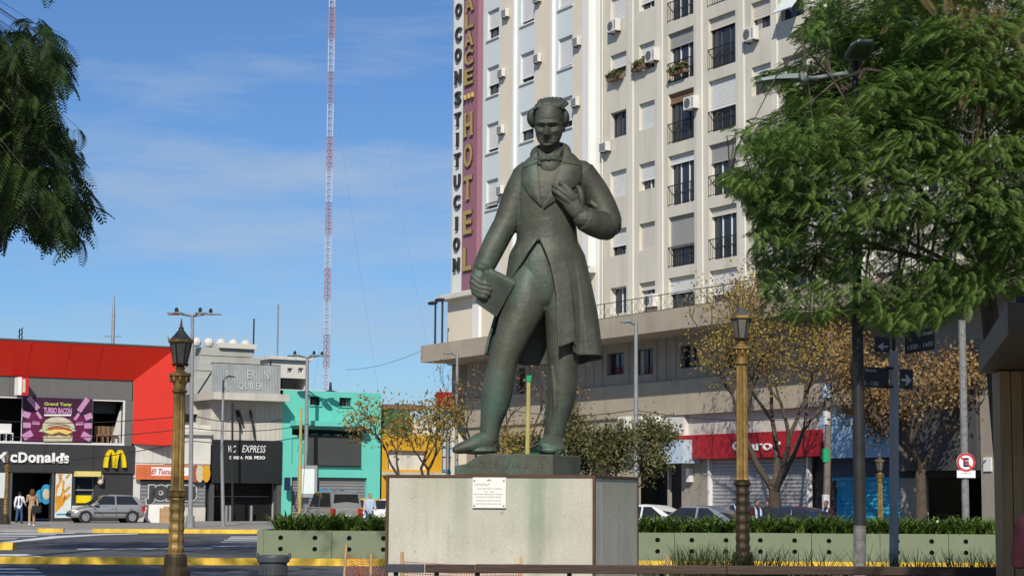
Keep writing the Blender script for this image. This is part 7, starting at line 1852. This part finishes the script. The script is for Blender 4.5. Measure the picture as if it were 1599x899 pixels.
# ================================================================ PEOPLE
def person(loc, rz, label, shirt, legs, hair='hair_dark', skin='skin', H=1.68, walk=.0, arms=(.0, .0), long_hair=False, elbow=(.3, .3), shorts=False, vest=None, extra=None, tight=1.0):
    """faces -y before rotation; walk = stride; arms = swing of each arm"""
    k = H/1.70; t = thing('person', label, 'person', loc, rz)
    V3 = lambda x, y, z: Vector((x*k, y*k, z*k))
    hipL, hipR = V3(-.09, 0, .92), V3(.09, 0, .92); J = {}
    for s, sg in ((-1, 1), (1, -1)):
        st_ = walk*sg; J[s] = [V3(s*.09, 0, .90), V3(s*.10, -st_*.5-.03, .49), V3(s*.10, -st_*.9+.03*(st_ < 0), .09+(.05 if st_ < -.05 else 0))]
    A = {}
    for i, s in enumerate((-1, 1)):
        sw = arms[i]; e = V3(s*.235, -math.sin(sw)*.27+.02, 1.40-math.cos(sw)*.28); f = elbow[i]+sw; w = e+V3(s*.01, -math.sin(f)*.25, -math.cos(f)*.25); A[s] = [V3(s*.185, 0, 1.405), e, w]
    g = MB()
    def tb(P, r, n=12, gg=None): (gg or g).tube(P, r, n); [(gg or g).ell(tuple(P[i]), (r_[0] if isinstance(r_, tuple) else r_,)*3 if not isinstance(r_, tuple) else (r_[0], r_[1], min(r_)), 10, 6) for i, r_ in ((0, r[0]), (-1, r[-1]))]
    tb([V3(0, 0, .86), V3(0, 0, 1.0), V3(0, -.01, 1.15), V3(0, 0, 1.32), V3(0, .005, 1.42)], [(.15*k, .10*k), (.14*k, .095*k), (.135*k, .095*k), (.165*k, .105*k), (.12*k, .07*k)])
    tb([V3(0, .01, 1.40), V3(0, -.005, 1.52)], [.055*k, .05*k])
    g.ell(V3(0, -.015, 1.60), (.075*k, .092*k, .112*k), 16, 12); g.ell(V3(0, -.06, 1.545), (.045*k, .045*k, .05*k), 12, 8)
    g.ell(V3(0, -.108, 1.59), (.013*k, .022*k, .022*k), 8, 6)
    for s in (-1, 1): g.ell(V3(s*.076, 0, 1.595), (.012*k, .022*k, .032*k), 8, 6); g.ell(V3(s*.03, -.088, 1.625), (.02*k, .018*k, .009*k), 8, 6)
    g.ell(V3(0, -.1, 1.548), (.025*k, .012*k, .009*k), 8, 6)
    for s in (-1, 1):
        tb(J[s], [.082*k, .056*k, .042*k]); tb([J[s][2]+V3(0, .03, -.045), J[s][2]+V3(0, -.13, -.055)], [.04*k, .032*k])
        tb(A[s], [.055*k, .042*k, .03*k]); w = A[s][2]; d = (A[s][2]-A[s][1]).normalized()
        tb([w, w+d*.05*k, w+d*.09*k], [(.026*k, .034*k), (.024*k, .04*k), (.016*k, .036*k)])
        for j, (o_, l) in enumerate(((-.03, .07), (-.01, .08), (.011, .078), (.03, .06))): q = w+d*.085*k+V3(0, o_, 0); g.tube([q, q+d*l*.5*k+V3(-s*.006, 0, 0), q+d*l*k+V3(-s*.02, 0, 0)], [.011*k, .010*k, .007*k], 7)
        q = w+d*.03*k+V3(0, -.035, 0); g.tube([q, q+d*.035*k+V3(0, -.022, 0), q+d*.065*k+V3(0, -.028, 0)], [.013*k, .011*k, .008*k], 7)
    b = g.build('body', M[skin], t, smooth=True); r_ = b.modifiers.new('r', 'REMESH'); r_.mode = 'VOXEL'; r_.voxel_size = .011; r_.use_smooth_shade = True; s_ = b.modifiers.new('s', 'SMOOTH'); s_.iterations = 2
    def cloth(nm, m, gg, v=.016):
        o = gg.build(nm, M[m], t, smooth=True); r_ = o.modifiers.new('r', 'REMESH'); r_.mode = 'VOXEL'; r_.voxel_size = v; r_.use_smooth_shade = True; s_ = o.modifiers.new('s', 'SMOOTH'); s_.iterations = 3; return o
    if shirt:
        gg = MB(); q = tight; tb([V3(0, 0, .88), V3(0, 0, 1.0), V3(0, -.01, 1.15), V3(0, 0, 1.32), V3(0, .005, 1.435)], [(.175*k*q, .13*k*q), (.165*k*q, .122*k*q), (.16*k*q, .12*k*q), (.185*k, .13*k), (.12*k, .08*k)], 16, gg)
        for s in (-1, 1): tb([A[s][0], A[s][1], A[s][1]*.15+A[s][2]*.85], [.075*k, .06*k, .045*k], 12, gg)
        cloth('shirt', shirt, gg)
    if vest:
        gg = MB()
        for s in (-1, 1): gg.tube([V3(s*.085, -.14, .95), V3(s*.09, -.142, 1.2), V3(s*.09, -.125, 1.36), V3(s*.09, -.02, 1.46), V3(s*.09, .11, 1.36), V3(s*.085, .13, 1.0)], [(.05*k, .012*k)]*6, 8, ref=(0, 1, 0))
        cloth('waistcoat', vest, gg, .012)
    if legs:
        gg = MB()
        tb([V3(0, 0, .86), V3(0, 0, .98)], [(.165*k, .118*k), (.155*k, .11*k)], 14, gg)
        for s in (-1, 1): tb([J[s][0], J[s][1], J[s][1]*(.6 if shorts else .06)+J[s][2]*(.4 if shorts else .94)], [.1*k*tight, .075*k*tight, .062*k*tight], 12, gg)
        cloth('trousers', legs, gg)
    gg = MB()
    for s in (-1, 1): tb([J[s][2]+V3(0, .04, -.05), J[s][2]+V3(0, -.14, -.06)], [.05*k, .042*k], 10, gg)
    cloth('shoes', 'cloth_white' if extra == 'white_shoes' else 'cloth_black', gg, .012)
    gg = MB(); gg.ell(V3(0, .018, 1.635), (.086*k, .097*k, .095*k), 14, 9)
    if long_hair:
        tb([V3(0, .05, 1.66), V3(0, .075, 1.52), V3(0, .08, 1.38)], [(.1*k, .07*k), (.115*k, .065*k), (.08*k, .03*k)], 12, gg)
        for s in (-1, 1): tb([V3(s*.07, .02, 1.66), V3(s*.095, .02, 1.55), V3(s*.09, .03, 1.43)], [.035*k, .04*k, .02*k], 8, gg)
    cloth('hair', hair, gg, .012)
    return t
def pl_(px, py, Y, z=.12): p = at(px, py, Y); return (p.x, p.y, z)
person(pl_(29.5, 816, 97.5), R(170), 'person with white sleeves and dark waistcoat walking before the restaurant door', 'cloth_white', 'cloth_jean', walk=.12, arms=(.5, -.2), vest='cloth_navy', H=1.55)
pw2 = person(pl_(49, 824, 89), R(195), 'person with long reddish hair in tan clothes carrying a black bag', 'cloth_tan', 'cloth_tan', 'hair_brown', walk=.16, arms=(-.2, .4), long_hair=True, elbow=(.2, 1.2), extra='white_shoes', tight=.88)
p = pl_(58, 800, 88.9, .75); bg_ = thing('shoulder_bag', 'black shoulder bag at the side of the tan clad walker', 'bag', (p[0]-.03, p[1]+.05, .72), 0)
bevel(W_(MB().box(-.22, .22, -.12, .12, 0, .34), 'body', 'cloth_black', bg_), .05); W_(MB().tube([(-.18, 0, .34), (-.05, 0, .62), (-.1, 0, .84), (.06, 0, .62), (.18, 0, .34)], .014, 6), 'strap', 'cloth_black', bg_)
person(pl_(577, 815, 86, 0.0), R(10), 'person in grey cardigan and light blue top standing behind the planter', 'cloth_grey', 'cloth_jean', 'hair_dark', arms=(.2, .2), elbow=(.9, .9), vest='cloth_lightblue')
person(pl_(1149, 800, 70, -.1), R(30), 'person in black and blue standing behind the grey sedan', 'cloth_navy', 'cloth_black', skin='skin_dark', vest='cloth_lightblue')
person(pl_(1182, 800, 66, -.17), R(20), 'person in maroon sleeves and pale blue waistcoat right of the golden lamp', 'cloth_maroon', 'cloth_black', skin='skin_dark', vest='cloth_lightblue')
person(pl_(1198, 800, 71, -.2), R(-10), 'person with black hair standing just behind the dark blue sedan roof front', 'cloth_black', 'cloth_black', skin='skin_dark')
person(pl_(1253, 800, 72, -.35), R(15), 'person whose dark head alone shows over the dark blue sedan', 'cloth_black', 'cloth_jean', skin='skin_dark')
person(pl_(1290, 800, 68, -.17), R(-35), 'person in dark maroon jacket walking before the blue shutters', 'cloth_maroon', 'cloth_navy', skin='skin_dark', vest='cloth_lightblue', walk=.1)
pr2 = at(1645, 830, 13.5); person((pr2.x, 13.5, .01), R(165), 'person in maroon knit jacket at the right edge with only one bent arm in view', 'cloth_maroon', 'cloth_black', arms=(.1, .3), elbow=(.8, 1.3), H=1.72)
# small street clutter on the far pavement
c = facing(248, 812, 103, .12); t = thing('sandwich_board', 'white folding trestle board standing before the graffiti shutter', 'board', c, LEFT.rz)
for s in (-1, 1): W_(MB().add([(-.6, s*.05, .95), (.6, s*.05, .95), (.75, s*.35, 0), (-.75, s*.35, 0), (-.6, s*.05+.02, .95), (.6, s*.05+.02, .95), (.75, s*.35+.02, 0), (-.75, s*.35+.02, 0)], [(0, 1, 2, 3), (7, 6, 5, 4), (0, 4, 5, 1), (1, 5, 6, 2), (2, 6, 7, 3), (3, 7, 4, 0)]), 'leaf', 'frame_white' if s < 0 else 'pole_grey', t)
for px, h, lab in ((255, .75, 'brown cardboard box beside the white trestle board, the left of two'), (261, .85, 'brown cardboard box beside the white trestle board, the right of two')):
    c = facing(px, 814, 101.5, .12); t = thing('cardboard_box', lab, 'box', c, .3); W_(MB().box(-.18, .18, -.18, .18, 0, h), 'carton', 'stake_wood', t); W_(MB().box(-.19, .19, -.1, .1, h+.002, h+.02), 'flap', 'stake_wood', t)
